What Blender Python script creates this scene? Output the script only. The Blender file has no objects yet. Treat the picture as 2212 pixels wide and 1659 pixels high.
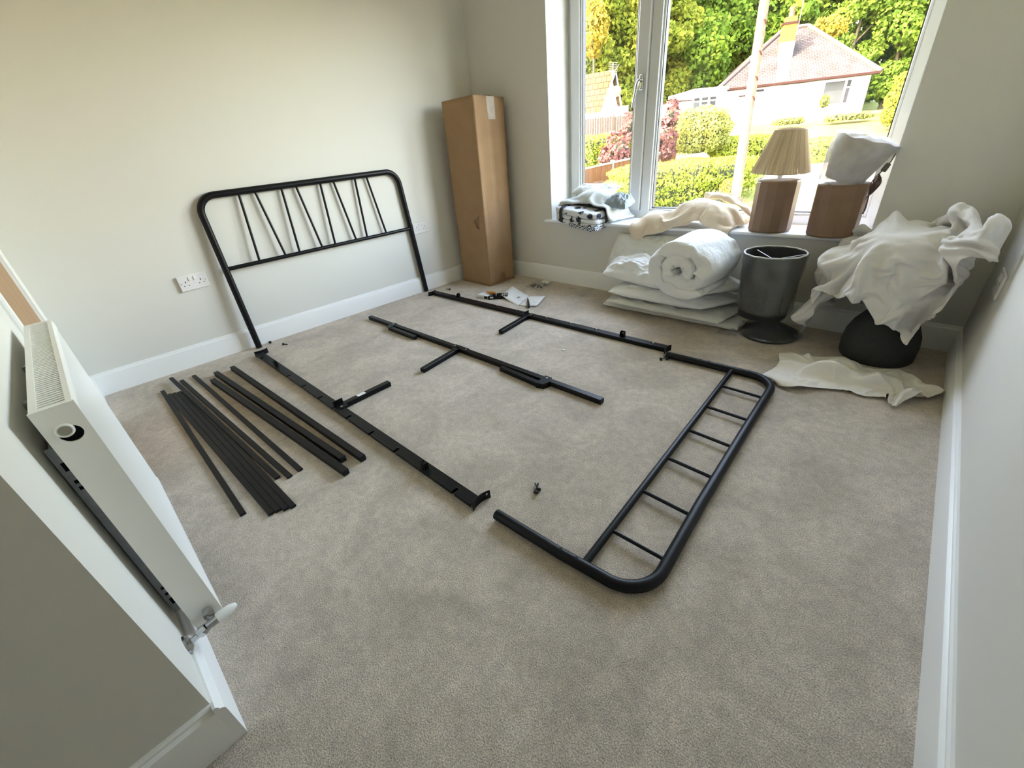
import bpy, bmesh, math, random
import numpy as np
from mathutils import Vector, Matrix, noise, Euler
random.seed(7); rng = np.random.default_rng(7)
PI = math.pi
scn = bpy.context.scene
COL = scn.collection
# ------------------------------------------------------------------ camera
FPX, YAW, PITCH, ROLL = 895.4, -.7879, .5180, -.0939
_sa, _ca, _sb, _cb, _sc, _cc = math.sin(YAW), math.cos(YAW), math.sin(PITCH), math.cos(PITCH), math.sin(ROLL), math.cos(ROLL)
_fw = Vector((_sa*_cb, _ca*_cb, -_sb)); _up0 = Vector((_sa*_sb, _ca*_sb, _cb)); _r0 = Vector((_ca, -_sa, 0))
_rt = _cc*_r0 + _sc*_up0; _up = _cc*_up0 - _sc*_r0
cam_d = bpy.data.cameras.new('camera'); cam = bpy.data.objects.new('camera', cam_d); COL.objects.link(cam)
cam.matrix_world = Matrix(((_rt.x, _up.x, -_fw.x, 0), (_rt.y, _up.y, -_fw.y, 0), (_rt.z, _up.z, -_fw.z, 1.0), (0, 0, 0, 1)))
cam_d.sensor_width = 36; cam_d.lens = FPX*36/2212; cam_d.clip_start = .02; cam_d.clip_end = 300
scn.camera = cam
# ------------------------------------------------------------------ light
w = bpy.data.worlds.new('World'); scn.world = w; w.use_nodes = True
nt = w.node_tree; bg = nt.nodes['Background']
sky = nt.nodes.new('ShaderNodeTexSky'); sky.sky_type = 'NISHITA'; sky.sun_disc = False
SUN_EL, SUN_AZ = math.radians(40), math.radians(215)      # azimuth measured clockwise from +y
sky.sun_elevation = SUN_EL; sky.sun_rotation = SUN_AZ; sky.air_density = 1.0; sky.dust_density = 2.5; sky.ozone_density = 1.0
wb = nt.nodes.new('ShaderNodeMix'); wb.data_type = 'RGBA'; wb.blend_type = 'MULTIPLY'; wb.inputs[0].default_value = 1; wb.inputs[7].default_value = (1.28, 1.0, .80, 1)   # camera white balance for daylight shade
nt.links.new(sky.outputs[0], wb.inputs[6]); nt.links.new(wb.outputs[2], bg.inputs[0]); bg.inputs[1].default_value = .95
sun_d = bpy.data.lights.new('sun', 'SUN'); sun_d.energy = 6.5; sun_d.angle = .009; sun_d.color = (1, .91, .74)
sun = bpy.data.objects.new('sun', sun_d); COL.objects.link(sun)
sd = Vector((math.sin(SUN_AZ)*math.cos(SUN_EL), math.cos(SUN_AZ)*math.cos(SUN_EL), math.sin(SUN_EL)))
sun.rotation_euler = sd.to_track_quat('Z', 'Y').to_euler()
por_d = bpy.data.lights.new('window_portal', 'AREA'); por_d.shape = 'RECTANGLE'; por_d.size = 2.0; por_d.size_y = 1.7
por_d.cycles.is_portal = True
por = bpy.data.objects.new('window_portal', por_d); COL.objects.link(por)
por.location = (-1.14, 3.03, 1.32); por.rotation_euler = (-PI/2, 0, 0)
scn.view_settings.view_transform = 'Standard'; scn.view_settings.look = 'None'
scn.view_settings.exposure = 3.0; scn.view_settings.gamma = 1.0; scn.view_settings.use_curve_mapping = False
scn.cycles.max_bounces = 10; scn.cycles.diffuse_bounces = 6; scn.cycles.transparent_max_bounces = 16
scn.cycles.sample_clamp_indirect = 6; scn.cycles.use_denoising = True; scn.cycles.caustics_reflective = False; scn.cycles.caustics_refractive = False

# ------------------------------------------------------------------ helpers
def yB(x): return 2.655 - .0345*x          # inner face of the window wall
def xA(y): return -3.04 + .0429*(y + .155)  # inner face of the headboard wall
XC, YD, XR = .277, -.157, -.742             # right wall, radiator wall, alcove wall
class MB:
    def __init__(s, T=None): s.v = []; s.f = []; s.T = T
    def add(s, vs, fs):
        n = len(s.v)
        s.v += [tuple(s.T(p)) if s.T else tuple(p) for p in vs]; s.f += [tuple(i + n for i in f) for f in fs]; return s
    def box(s, c, d, R=None, bev=0):
        hx, hy, hz = d[0]/2, d[1]/2, d[2]/2; c = Vector(c)
        if bev and min(hx, hy, hz) > bev:
            pts = []; b = bev
            for sx in (-1, 1):
                for sy in (-1, 1):
                    for sz in (-1, 1):
                        pts += [(sx*hx, sy*(hy-b), sz*(hz-b)), (sx*(hx-b), sy*hy, sz*(hz-b)), (sx*(hx-b), sy*(hy-b), sz*hz)]
            bm = bmesh.new(); [bm.verts.new(p) for p in pts]; r = bmesh.ops.convex_hull(bm, input=bm.verts)
            bmesh.ops.dissolve_limit(bm, angle_limit=.01, verts=bm.verts, edges=bm.edges)
            bm.verts.index_update(); vs = [v.co.copy() for v in bm.verts]; fs = [[v.index for v in f.verts] for f in bm.faces]; bm.free()
        else:
            vs = [Vector((sx*hx, sy*hy, sz*hz)) for sx in (-1, 1) for sy in (-1, 1) for sz in (-1, 1)]
            fs = [(0, 1, 3, 2), (4, 6, 7, 5), (0, 4, 5, 1), (2, 3, 7, 6), (0, 2, 6, 4), (1, 5, 7, 3)]
        if R is not None: vs = [R @ v for v in vs]
        return s.add([c + v for v in vs], fs)
    def bb(s, x0, x1, y0, y1, z0, z1, bev=0):
        return s.box(((x0+x1)/2, (y0+y1)/2, (z0+z1)/2), (abs(x1-x0), abs(y1-y0), abs(z1-z0)), None, bev)
    def beam(s, a, b, wd, h, bev=0, up=(0, 0, 1)):       # box from a to b, wd across, h along up
        a, b = Vector(a), Vector(b); t = (b-a).normalized(); u = Vector(up); sdir = t.cross(u).normalized(); u = sdir.cross(t)
        R = Matrix((t, sdir, u)).transposed(); return s.box((a+b)/2, ((b-a).length, wd, h), R, bev)
    def tube(s, path, r, n=12, caps=True, closed=False, rs=None, ang0=0):
        P = [Vector(p) for p in path]; m = len(P); vs = []; fs = []
        t0 = (P[1]-P[0]).normalized(); ref = Vector((0, 0, 1)) if abs(t0.z) < .9 else Vector((1, 0, 0))
        nn = (ref - t0*ref.dot(t0)).normalized()
        for i, p in enumerate(P):
            if closed: t = (P[(i+1) % m]-P[i-1]).normalized()
            else: t = (P[min(i+1, m-1)]-P[max(i-1, 0)]).normalized()
            nn = (nn - t*nn.dot(t)).normalized(); bn = t.cross(nn); rr = rs[i] if rs else r
            vs += [p + rr*(math.cos(2*PI*k/n+ang0)*nn + math.sin(2*PI*k/n+ang0)*bn) for k in range(n)]
        q = m if closed else m-1
        for i in range(q):
            for k in range(n):
                a, b = i*n, ((i+1) % m)*n; fs.append((a+k, b+k, b+(k+1) % n, a+(k+1) % n))
        if caps and not closed: fs += [tuple(range(n)), tuple(reversed(range((m-1)*n, m*n)))]
        return s.add(vs, fs)
    def lathe(s, c, prof, n=32, R=None, wob=0, caps=True):   # prof: (r,z)
        c = Vector(c); vs = []; fs = []; m = len(prof)
        for j, (r, z) in enumerate(prof):
            for k in range(n):
                a = 2*PI*k/n; rr = r*(1 + (wob*noise.noise(Vector((math.cos(a)*2.1, math.sin(a)*2.1, z*9))) if wob else 0))
                p = Vector((rr*math.cos(a), rr*math.sin(a), z)); vs.append(c + (R @ p if R is not None else p))
        for j in range(m-1):
            for k in range(n): fs.append((j*n+k, j*n+(k+1) % n, (j+1)*n+(k+1) % n, (j+1)*n+k))
        if caps:
            if prof[0][0] > 1e-5: fs.append(tuple(reversed(range(n))))
            if prof[-1][0] > 1e-5: fs.append(tuple(range((m-1)*n, m*n)))
        return s.add(vs, fs)
    def prism(s, poly, z0, z1):
        n = len(poly); return s.add([(x, y, z0) for x, y in poly] + [(x, y, z1) for x, y in poly],
            [tuple(reversed(range(n))), tuple(range(n, 2*n))] + [(i, (i+1) % n, n+(i+1) % n, n+i) for i in range(n)])
    def ext(s, poly, a, b):                               # polygon of 3-D points swept by vector
        n = len(poly); P = [Vector(p) for p in poly]; d = Vector(b) - Vector(a)
        return s.add(P + [p + d for p in P], [tuple(reversed(range(n))), tuple(range(n, 2*n))] + [(i, (i+1) % n, n+(i+1) % n, n+i) for i in range(n)])
    def grid(s, fn, nu, nv, wrap=False):
        vs = [fn(i/(nu if wrap else nu-1), j/(nv-1)) for j in range(nv) for i in range(nu)]; fs = []
        for j in range(nv-1):
            for i in range(nu if wrap else nu-1):
                k = (i+1) % nu; fs.append((j*nu+i, j*nu+k, (j+1)*nu+k, (j+1)*nu+i))
        return s.add(vs, fs)
    def build(s, name, mat, parent=None, smooth=35, solid=0, sub=0):
        o0 = Vector((0, 0, 0))
        if parent is not None: o0 = wloc(parent)
        me = bpy.data.meshes.new(name); me.from_pydata([tuple(Vector(v)-o0) for v in s.v], [], s.f); me.validate()
        bm = bmesh.new(); bm.from_mesh(me); bmesh.ops.recalc_face_normals(bm, faces=bm.faces); bm.to_mesh(me); bm.free()
        if smooth:
            me.shade_smooth()
            if smooth < 180: me.set_sharp_from_angle(angle=math.radians(smooth))
        me.materials.append(mat)
        o = bpy.data.objects.new(name, me); COL.objects.link(o)
        if parent is not None: o.parent = parent
        if solid:
            m = o.modifiers.new('s', 'SOLIDIFY'); m.thickness = solid; m.offset = 0
        if sub:
            m = o.modifiers.new('u', 'SUBSURF'); m.levels = sub; m.render_levels = sub
        return o
def wloc(o):
    p = Vector(o.location)
    while o.parent: o = o.parent; p += Vector(o.location)
    return p
def tag(o, label=None, cat=None, group=None, kind=None):
    if label: o['label'] = label
    if cat: o['category'] = cat
    if group: o['group'] = group
    if kind: o['kind'] = kind
    return o
def thing(name, loc, label=None, cat=None, group=None, kind=None):
    o = bpy.data.objects.new(name, None); COL.objects.link(o); o.location = loc; o.empty_display_size = .05
    return tag(o, label, cat, group, kind)
def one(name, mb, mat, loc, label, cat, group=None, **k):      # a thing that is a single mesh with its origin at loc
    h = thing('tmp', loc); o = mb.build(name, mat, h, **k); o.parent = None; o.location = loc; bpy.data.objects.remove(h)
    return tag(o, label, cat, group)
def struct(name, mb, mat, **k): return tag(mb.build(name, mat, None, **k), kind='structure')
def fl(px, py, z=0.0):                                    # measured point of the photograph carried onto the plane at height z
    d = _fw*FPX + _rt*(px-1106) - _up*(py-829.5); t = (z-1)/d.z; return Vector((d.x*t, d.y*t, z))
# ------------------------------------------------------------------ materials
def mat(name, col, rough=.5, metal=0, noise_s=0, noise_a=.1, bump=0, bump_s=200, spec=.5, col2=None, sheen=0, trans=0, coat=0, detail=3, dist=.002):
    m = bpy.data.materials.new(name); m.use_nodes = True; n = m.node_tree; b = n.nodes['Principled BSDF']; L = n.links
    b.inputs['Base Color'].default_value = (*col, 1); b.inputs['Roughness'].default_value = rough; b.inputs['Metallic'].default_value = metal
    b.inputs['Specular IOR Level'].default_value = spec; b.inputs['Sheen Weight'].default_value = sheen; b.inputs['Coat Weight'].default_value = coat
    tc = n.nodes.new('ShaderNodeTexCoord')
    if noise_s:
        t = n.nodes.new('ShaderNodeTexNoise'); t.inputs['Scale'].default_value = noise_s; t.inputs['Detail'].default_value = detail; L.new(tc.outputs['Object'], t.inputs['Vector'])
        mx = n.nodes.new('ShaderNodeMix'); mx.data_type = 'RGBA'; mr = n.nodes.new('ShaderNodeMapRange'); mr.inputs[1].default_value = .3; mr.inputs[2].default_value = .7
        L.new(t.outputs[0], mr.inputs[0]); L.new(mr.outputs[0], mx.inputs[0])
        c2 = col2 if col2 else tuple(c*(1-noise_a) for c in col)
        mx.inputs[6].default_value = (*col, 1); mx.inputs[7].default_value = (*c2, 1); L.new(mx.outputs[2], b.inputs['Base Color'])
    if bump:
        t = n.nodes.new('ShaderNodeTexNoise'); t.inputs['Scale'].default_value = bump_s; t.inputs['Detail'].default_value = 3; L.new(tc.outputs['Object'], t.inputs['Vector'])
        bp = n.nodes.new('ShaderNodeBump'); bp.inputs['Strength'].default_value = bump; bp.inputs['Distance'].default_value = dist
        L.new(t.outputs[0], bp.inputs['Height']); L.new(bp.outputs[0], b.inputs['Normal'])
    return m
M_wall = mat('wall_paint', (.70, .685, .64), .85, noise_s=3, noise_a=.015, bump=.15, bump_s=350, spec=.25, dist=.0006)
M_trim = mat('trim_gloss', (.84, .84, .83), .38, noise_s=4, noise_a=.01, bump=.03, bump_s=60)
M_sill = mat('sill_paint', (.84, .85, .87), .3, noise_s=4, noise_a=.01)
M_upvc = mat('window_plastic', (.66, .67, .68), .35, noise_s=5, noise_a=.01)
M_gask = mat('window_gasket', (.03, .03, .035), .6, noise_s=30, noise_a=.2)
M_ceil = mat('ceiling_paint', (.72, .72, .71), .9, noise_s=3, noise_a=.01)
M_black = mat('black_powder_coat', (.0032, .0032, .004), .42, noise_s=60, noise_a=.25, bump=.2, bump_s=900, spec=.26, dist=.0004)
M_slat = mat('matt_black_slat', (.007, .006, .0058), .55, noise_s=40, noise_a=.3, bump=.2, bump_s=700, spec=.28, dist=.0004)
M_hole = mat('dark_hole', (.004, .004, .004), .9, noise_s=50, noise_a=.2)
M_bolt = mat('zinc_rivet', (.55, .55, .54), .35, .9, noise_s=80, noise_a=.15)
M_chrome = mat('chrome', (.55, .56, .58), .12, 1, noise_s=40, noise_a=.05)
M_rad = mat('radiator_enamel', (.80, .79, .74), .3, noise_s=6, noise_a=.01)
M_radw = mat('radiator_front_enamel', (.82, .82, .80), .3, noise_s=6, noise_a=.01)
M_brk = mat('galvanised_bracket', (.42, .45, .48), .45, .6, noise_s=60, noise_a=.15)
M_sock = mat('socket_plastic', (.74, .71, .70), .35, noise_s=20, noise_a=.01)
M_white = mat('white_plastic', (.80, .80, .78), .4, noise_s=20, noise_a=.02)
M_card = mat('cardboard', (.37, .235, .13), .8, noise_s=9, noise_a=.12, bump=.25, bump_s=120, spec=.2, dist=.001)
M_cardd = mat('cardboard_worn', (.27, .16, .085), .85, noise_s=30, noise_a=.25)
M_tape = mat('clear_tape', (.62, .55, .50), .15, noise_s=25, noise_a=.2, bump=.3, bump_s=60)
M_terra = mat('brown_lamp_base', (.25, .150, .088), .55, noise_s=12, noise_a=.15, bump=.15, bump_s=300, dist=.0006)
M_paper = mat('paper', (.80, .80, .79), .6, noise_s=10, noise_a=.03)
M_ink = mat('grey_print', (.35, .35, .36), .7, noise_s=50, noise_a=.3)
M_orange = mat('amber_handle', (.55, .22, .03), .25, noise_s=40, noise_a=.2)
M_bolt_b = mat('black_bolt', (.012, .011, .012), .4, noise_s=80, noise_a=.3)
M_tealm = mat('teal_plastic', (.02, .30, .38), .4, noise_s=10, noise_a=.1)

# carpet: pile with clipped tufts, brushed patches
M_carpet = bpy.data.materials.new('carpet_pile'); M_carpet.use_nodes = True
n = M_carpet.node_tree; L = n.links; b = n.nodes['Principled BSDF']; b.inputs['Roughness'].default_value = .95; b.inputs['Specular IOR Level'].default_value = .1; b.inputs['Sheen Weight'].default_value = .25
tc = n.nodes.new('ShaderNodeTexCoord')
def nz(scale, det=2, rough=.5, dist=0):
    t = n.nodes.new('ShaderNodeTexNoise'); t.inputs['Scale'].default_value = scale; t.inputs['Detail'].default_value = det; t.inputs['Roughness'].default_value = rough; t.inputs['Distortion'].default_value = dist
    L.new(tc.outputs['Object'], t.inputs['Vector']); return t.outputs[0]
def mapr(x, a, b_, c=0, d=1):
    r = n.nodes.new('ShaderNodeMapRange'); r.inputs[1].default_value = a; r.inputs[2].default_value = b_; r.inputs[3].default_value = c; r.inputs[4].default_value = d; L.new(x, r.inputs[0]); return r.outputs[0]
def mixc(f, c1, c2):
    m_ = n.nodes.new('ShaderNodeMix'); m_.data_type = 'RGBA'; L.new(f, m_.inputs[0])
    for i, c in ((6, c1), (7, c2)):
        if isinstance(c, tuple): m_.inputs[i].default_value = (*c, 1)
        else: L.new(c, m_.inputs[i])
    return m_.outputs[2]
tuft = nz(310, 3, .7); patch = nz(4.2, 4, .62, .8); mid = nz(38, 3, .6, .5)
c_a = mixc(mapr(tuft, .33, .67), (.36, .29, .215), (.96, .85, .72))
c_b = mixc(mapr(patch, .36, .64), (.80, .80, .80), (1.06, 1.06, 1.07))
c_m = mixc(mapr(mid, .3, .7), (.86, .86, .86), (1.10, 1.10, 1.10))
def mulc(a_, b_):
    m_ = n.nodes.new('ShaderNodeMix'); m_.data_type = 'RGBA'; m_.blend_type = 'MULTIPLY'; m_.inputs[0].default_value = 1; L.new(a_, m_.inputs[6]); L.new(b_, m_.inputs[7]); return m_.outputs[2]
L.new(mulc(mulc(c_a, c_b), c_m), b.inputs['Base Color'])
bp = n.nodes.new('ShaderNodeBump'); bp.inputs['Strength'].default_value = .9; bp.inputs['Distance'].default_value = .006; L.new(tuft, bp.inputs['Height']); L.new(bp.outputs[0], b.inputs['Normal'])

# oak
M_oak = bpy.data.materials.new('oak_veneer'); M_oak.use_nodes = True; n = M_oak.node_tree; L = n.links; b = n.nodes['Principled BSDF']; b.inputs['Roughness'].default_value = .5
tc = n.nodes.new('ShaderNodeTexCoord'); mp = n.nodes.new('ShaderNodeMapping'); mp.inputs['Scale'].default_value = (12, 12, .8); L.new(tc.outputs['Object'], mp.inputs[0])
t = n.nodes.new('ShaderNodeTexNoise'); t.inputs['Scale'].default_value = 5; t.inputs['Detail'].default_value = 5; L.new(mp.outputs[0], t.inputs['Vector'])
L.new(mixc(mapr(t.outputs[0], .3, .7), (.40, .24, .12), (.30, .17, .08)), b.inputs['Base Color'])
# glass pane: clear with a surface reflection
def thin(name, tcol, gl, grough=.02, diff=None, dfac=0, nscale=0):
    m = bpy.data.materials.new(name); m.use_nodes = True; n = m.node_tree; L = n.links; n.nodes.remove(n.nodes['Principled BSDF']); out = n.nodes['Material Output']
    tr = n.nodes.new('ShaderNodeBsdfTransparent'); tr.inputs[0].default_value = (*tcol, 1); g = n.nodes.new('ShaderNodeBsdfGlossy'); g.inputs['Roughness'].default_value = grough
    mx = n.nodes.new('ShaderNodeMixShader'); mx.inputs[0].default_value = gl; L.new(tr.outputs[0], mx.inputs[1]); L.new(g.outputs[0], mx.inputs[2]); last = mx.outputs[0]
    if diff:
        d = n.nodes.new('ShaderNodeBsdfDiffuse'); d.inputs[0].default_value = (*diff, 1); m2 = n.nodes.new('ShaderNodeMixShader'); m2.inputs[0].default_value = dfac
        L.new(last, m2.inputs[1]); L.new(d.outputs[0], m2.inputs[2]); last = m2.outputs[0]
        if nscale:
            tc = n.nodes.new('ShaderNodeTexCoord'); t = n.nodes.new('ShaderNodeTexNoise'); t.inputs['Scale'].default_value = nscale; t.inputs['Detail'].default_value = 3; t.inputs['Distortion'].default_value = .3
            L.new(tc.outputs['Object'], t.inputs['Vector']); r = n.nodes.new('ShaderNodeMapRange'); r.inputs[1].default_value = .35; r.inputs[2].default_value = .75; r.inputs[3].default_value = dfac*.45; r.inputs[4].default_value = min(1, dfac*1.7)
            L.new(t.outputs[0], r.inputs[0]); L.new(r.outputs[0], m2.inputs[0])
            bp = n.nodes.new('ShaderNodeBump'); bp.inputs['Strength'].default_value = .6; bp.inputs['Distance'].default_value = .01; L.new(t.outputs[0], bp.inputs['Height']); L.new(bp.outputs[0], g.inputs['Normal']); L.new(bp.outputs[0], d.inputs['Normal'])
    L.new(last, out.inputs[0]); return m
M_glass = thin('window_glass', (.96, .98, .97), .04)
M_film = thin('plastic_film', (.92, .92, .92), .10, .18, (.22, .23, .21), .30, 11)
M_bag = thin('clear_bag', (.95, .95, .95), .12, .15, (.75, .75, .75), .12, 18)
M_milky = thin('milky_packing_sheet', (.95, .95, .95), .05, .3, (.66, .66, .67), .72, 6)
# ------------------------------------------------------------------ room shell
struct('floor', MB().prism([(-3.25, -1.8), (.5, -1.8), (.5, 2.9), (-3.25, 3.0)], -.15, 0), M_carpet)
struct('ceiling', MB().prism([(-3.25, -1.8), (.5, -1.8), (.5, 3.1), (-3.25, 3.1)], 2.4, 2.6), M_ceil)
def wallslab(poly, z0=-.12, z1=2.5): return MB().prism(poly, z0, z1)
struct('wall_left', wallslab([(xA(-.5), -.5), (xA(3.1), 3.1), (xA(3.1)-.2, 3.1), (xA(-.5)-.2, -.5)]), M_wall)
WX0, WX1, WZ0, WZ1 = -2.13, -.165, .462, 2.12
mb = MB()
def wseg(x0, x1, z0, z1): mb.prism([(x0, yB(x0)), (x1, yB(x1)), (x1, yB(x1)+.34), (x0, yB(x0)+.34)], z0, z1)
wseg(-3.1, WX0, -.12, 2.5); wseg(WX1, .45, -.12, 2.5); wseg(WX0, WX1, -.12, WZ0); wseg(WX0, WX1, WZ1, 2.5)
struct('wall_back', mb, M_wall)
struct('wall_right', MB().bb(XC, XC+.2, -1.8, 3.0, -.12, 2.5), M_wall)
mb = MB().bb(-3.2, -2.60, YD-.12, YD, -.12, 2.5).bb(-1.85, XR, YD-.12, YD, -.12, 2.5).bb(-2.60, -1.85, YD-.12, YD, 2.0, 2.5)
mb.bb(XR-.12, XR, -1.8, YD-.12, -.12, 2.5)
struct('wall_front', mb, M_wall)
struct('wall_rear', MB().bb(-1.0, .45, -1.8, -1.6, -.12, 2.5), M_wall)
struct('wall_closet', MB().bb(-3.2, -.9, -.9, -.8, -.12, 2.5), M_wall)
def skirt(name, a, b, nrm, ext0=0, ext1=0, hs=1):       # profiled skirting along a-b, nrm points into the room
    a, b = Vector((*a, 0)), Vector((*b, 0)); t = (b-a).normalized(); a = a - t*ext0; b = b + t*ext1; nv = Vector((*nrm, 0)).normalized()
    prof = [(0, -.01), (.017, -.01), (.017, .104), (.0155, .109), (.012, .1125), (.009, .1145), (.0085, .1195), (.005, .1235), (0, .1235)]
    m_ = MB(); m_.ext([a + nv*p + Vector((0, 0, z*hs)) for p, z in prof], a, b); return struct(name, m_, M_trim, smooth=20)
skirt('baseboard_left', (xA(YD), YD), (xA(yB(-2.91)), yB(-2.91)), (1, 0))
skirt('baseboard_back', (-2.93, yB(-2.93)), (XC, yB(XC)), (0, -1))
skirt('baseboard_right', (XC, yB(XC)), (XC, -1.6), (-1, 0), 0, 0, .91)
skirt('baseboard_front', (-1.78, YD), (XR, YD), (0, 1), 0, .017)
skirt('trim_1', (XR, YD), (XR, -1.6), (1, 0), 0, 0)
skirt('trim_2', (-3.04, YD), (-2.67, YD), (0, 1))
skirt('trim_3', (XR, -1.6), (XC, -1.6), (0, 1))
# oak door in the radiator wall
d1 = thing('door_1', (-2.225, YD, 0), kind='structure')
MB().bb(-2.585, -1.865, YD-.040, YD+.003, .005, 1.985).build('door_leaf', M_oak, d1)
m = MB().bb(-2.60, -2.585, YD-.12, YD-.002, 0, 2.0).bb(-1.865, -1.85, YD-.12, YD-.002, 0, 2.0).bb(-2.6, -1.85, YD-.12, YD-.002, 1.985, 2.0); m.build('door_lining', M_trim, d1)
m = MB()
for x0, x1 in ((-2.67, -2.597), (-1.853, -1.78)):
    e_ = .007 if x0 > -2 else .014; m.bb(x0, x1, YD, YD+e_, 0, 2.07).bb(x0+.012, x1-.012, YD+e_, YD+e_+.003, 0, 2.07)
m.bb(-2.67, -1.78, YD, YD+.016, 1.997, 2.07); m.build('architrave', M_trim, d1)
m = MB().tube([(-1.92, YD-.012, 1.0), (-1.92, YD+.03, 1.0), (-1.93, YD+.04, 1.0), (-2.03, YD+.04, 1.0)], .009, 10); m.build('door_handle', M_chrome, d1)
# ------------------------------------------------------------------ window
win = thing('window_1', (-1.14, yB(-1.14)+.25, WZ0), kind='structure')
TW = lambda p: (p[0], yB(p[0]) + p[1], p[2])      # (x, depth from inner wall face, z)
FD = .245
m = MB(TW)
m.bb(WX0-.002, WX0+.028, FD, FD+.07, .478, WZ1).bb(WX1-.055, WX1+.002, FD, FD+.07, .478, WZ1).bb(WX0, WX1, FD+.001, FD+.07, .478, .532).bb(WX0, WX1, FD+.001, FD+.07, WZ1-.05, WZ1)
m.bb(-1.508, -1.442, FD, FD+.07, .50, WZ1-.02, .004); m.build('window_frame', M_upvc, win, smooth=25)
sash = MB(TW)                                       # opening sash stands proud of the frame
sx0, sx1, sz0, sz1 = WX0+.024, -1.512, .530, WZ1-.05
sash.bb(sx0, sx0+.078, FD-.014, FD+.05, sz0, sz1, .005).bb(sx1-.078, sx1, FD-.014, FD+.05, sz0, sz1, .005).bb(sx0+.07, sx1-.07, FD-.0135, FD+.05, sz0, sz0+.078, .005).bb(sx0+.07, sx1-.07, FD-.0135, FD+.05, sz1-.078, sz1, .005)
sash_o = sash.build('sash', M_upvc, win, smooth=25)
def beads(x0, x1, z0, z1, d0, parent):
    b_ = MB(TW); t_ = .014
    for q in ((x0, x0+t_, z0, z1), (x1-t_, x1, z0, z1), (x0+t_, x1-t_, z0, z0+t_), (x0+t_, x1-t_, z1-t_, z1)): b_.bb(q[0], q[1], d0-.010, d0+.014, q[2], q[3], .003)
    b_.build('glazing_bead', M_upvc, parent)
    g_ = MB(TW); k = t_; s_ = .005
    for q in ((x0+k, x0+k+s_, z0+k, z1-k), (x1-k-s_, x1-k, z0+k, z1-k), (x0+k, x1-k, z0+k, z0+k+s_), (x0+k, x1-k, z1-k-s_, z1-k)): g_.bb(q[0], q[1], d0-.004, d0+.03, q[2], q[3])
    g_.build('gasket', M_gask, parent)
    p_ = MB(TW).bb(x0+k, x1-k, d0+.012, d0+.016, z0+k, z1-k); p_.build('pane', M_glass, parent)
beads(sx0+.078, sx1-.078, sz0+.078, sz1-.078, FD+.005, sash_o)
beads(-1.442, WX1-.055, .532, WZ1-.05, FD+.02, win)
h = MB(TW); h.lathe((0, 0, 0), [(0, -.0), (.0, 0)], 3) if 0 else None
h.box((-1.548, FD-.021, 1.285), (.026, .014, .085), None, .005); hb = h.build('handle', M_chrome, win)
h = MB(TW).tube([(-1.548, FD-.02, 1.292), (-1.550, FD-.048, 1.292), (-1.553, FD-.058, 1.28), (-1.562, FD-.058, 1.24), (-1.575, FD-.055, 1.19), (-1.582, FD-.055, 1.155)], .009, 10, rs=[.010, .011, .011, .010, .008, .007]); h.build('lever', M_chrome, win)
m = MB()                                            # sill board with bull-nosed edge
prof = [(.25, .462), (-.018, .462)] + [(-.024-.011*math.sin(a), .473-.011*math.cos(a)) for a in [i*PI/8 for i in range(9)]] + [(.25, .484)]
def sillseg(x0, x1, pr): m.ext([(x0, yB(x0)+p, z) for p, z in pr], (x0, yB(x0), 0), (x1, yB(x1), 0))
sillseg(WX0-.05, WX1+.05, [(min(p, 0), z) for p, z in prof]); sillseg(WX0+.001, WX1-.001, [(.25, .462), (-.001, .462), (-.001, .484), (.25, .484)])
m.build('window_sill', M_sill, win, smooth=25)
# ------------------------------------------------------------------ sockets
def socket(loc, R, label):
    t = thing('power_socket', loc, label, 'socket')
    T = lambda p: Vector(loc) + R @ Vector(p)       # local: x along wall, y out of the wall, z up
    MB(T).box((0, .0045, 0), (.146, .009, .086), None, .003).build('faceplate', M_sock, t)
    for s in (-1, 1):
        MB(T).box((s*.013, .0105, .022), (.013, .005, .021), Matrix.Rotation(.12, 3, 'X'), .001).build('rocker_switch', M_sock, t)
        h = MB(T); cx = s*.038
        h.bb(cx-.002, cx+.002, .0085, .0095, .002, .011).bb(cx-.0145, cx-.0085, .0085, .0095, -.014, -.0105).bb(cx+.0085, cx+.0145, .0085, .0095, -.014, -.0105); h.build('pin_slots', M_hole, t)
        MB(T).tube([T0 for T0 in ((s*.060, .0085, 0), (s*.060, .0098, 0))], .0028, 10).build('screw', M_bolt, t)
    return t
RA = Matrix(((0.0429, .999, 0), (-.999, .0429, 0), (0, 0, 1)))
socket((xA(.475), .475, .473), RA, 'white double wall socket low on the left wall, left of the leaning headboard')
socket((xA(2.06), 2.06, .500), RA, 'white double wall socket behind the right leg of the headboard, near the tall box')
RC = Matrix(((0, -1, 0), (1, 0, 0), (0, 0, 1)))
socket((XC, 2.27, .425), RC, 'white wall socket on the right-hand wall, seen almost edge-on')
# ------------------------------------------------------------------ radiator
rx0, rx1, ry0, ry1, rz0, rz1 = -1.64, -.938, -.131, -.079, .118, .698
rad = thing('radiator', ((rx0+rx1)/2, ry0, rz0), 'white panel radiator with top grille on the near left wall', 'radiator')
MB().bb(rx0, rx1, ry0, ry0+.008, rz0+.01, rz1-.006, .003).build('rear_panel', M_rad, rad)
m = MB()
prof = [(ry1-.008, rz0), (ry1-.003, rz0), (ry1+.001, rz0+.006), (ry1+.001, rz0+.022), (ry1-.001, rz0+.026), (ry1-.001, rz1-.026), (ry1+.001, rz1-.022), (ry1+.001, rz1-.006), (ry1-.003, rz1-.001), (ry1-.008, rz1-.001)]
m.ext([(rx0, y, z) for y, z in prof], (rx0, 0, 0), (rx1, 0, 0)); m.build('front_panel', M_radw, rad, smooth=50)
EP = MB()                                            # end panels: with a round hole
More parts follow.
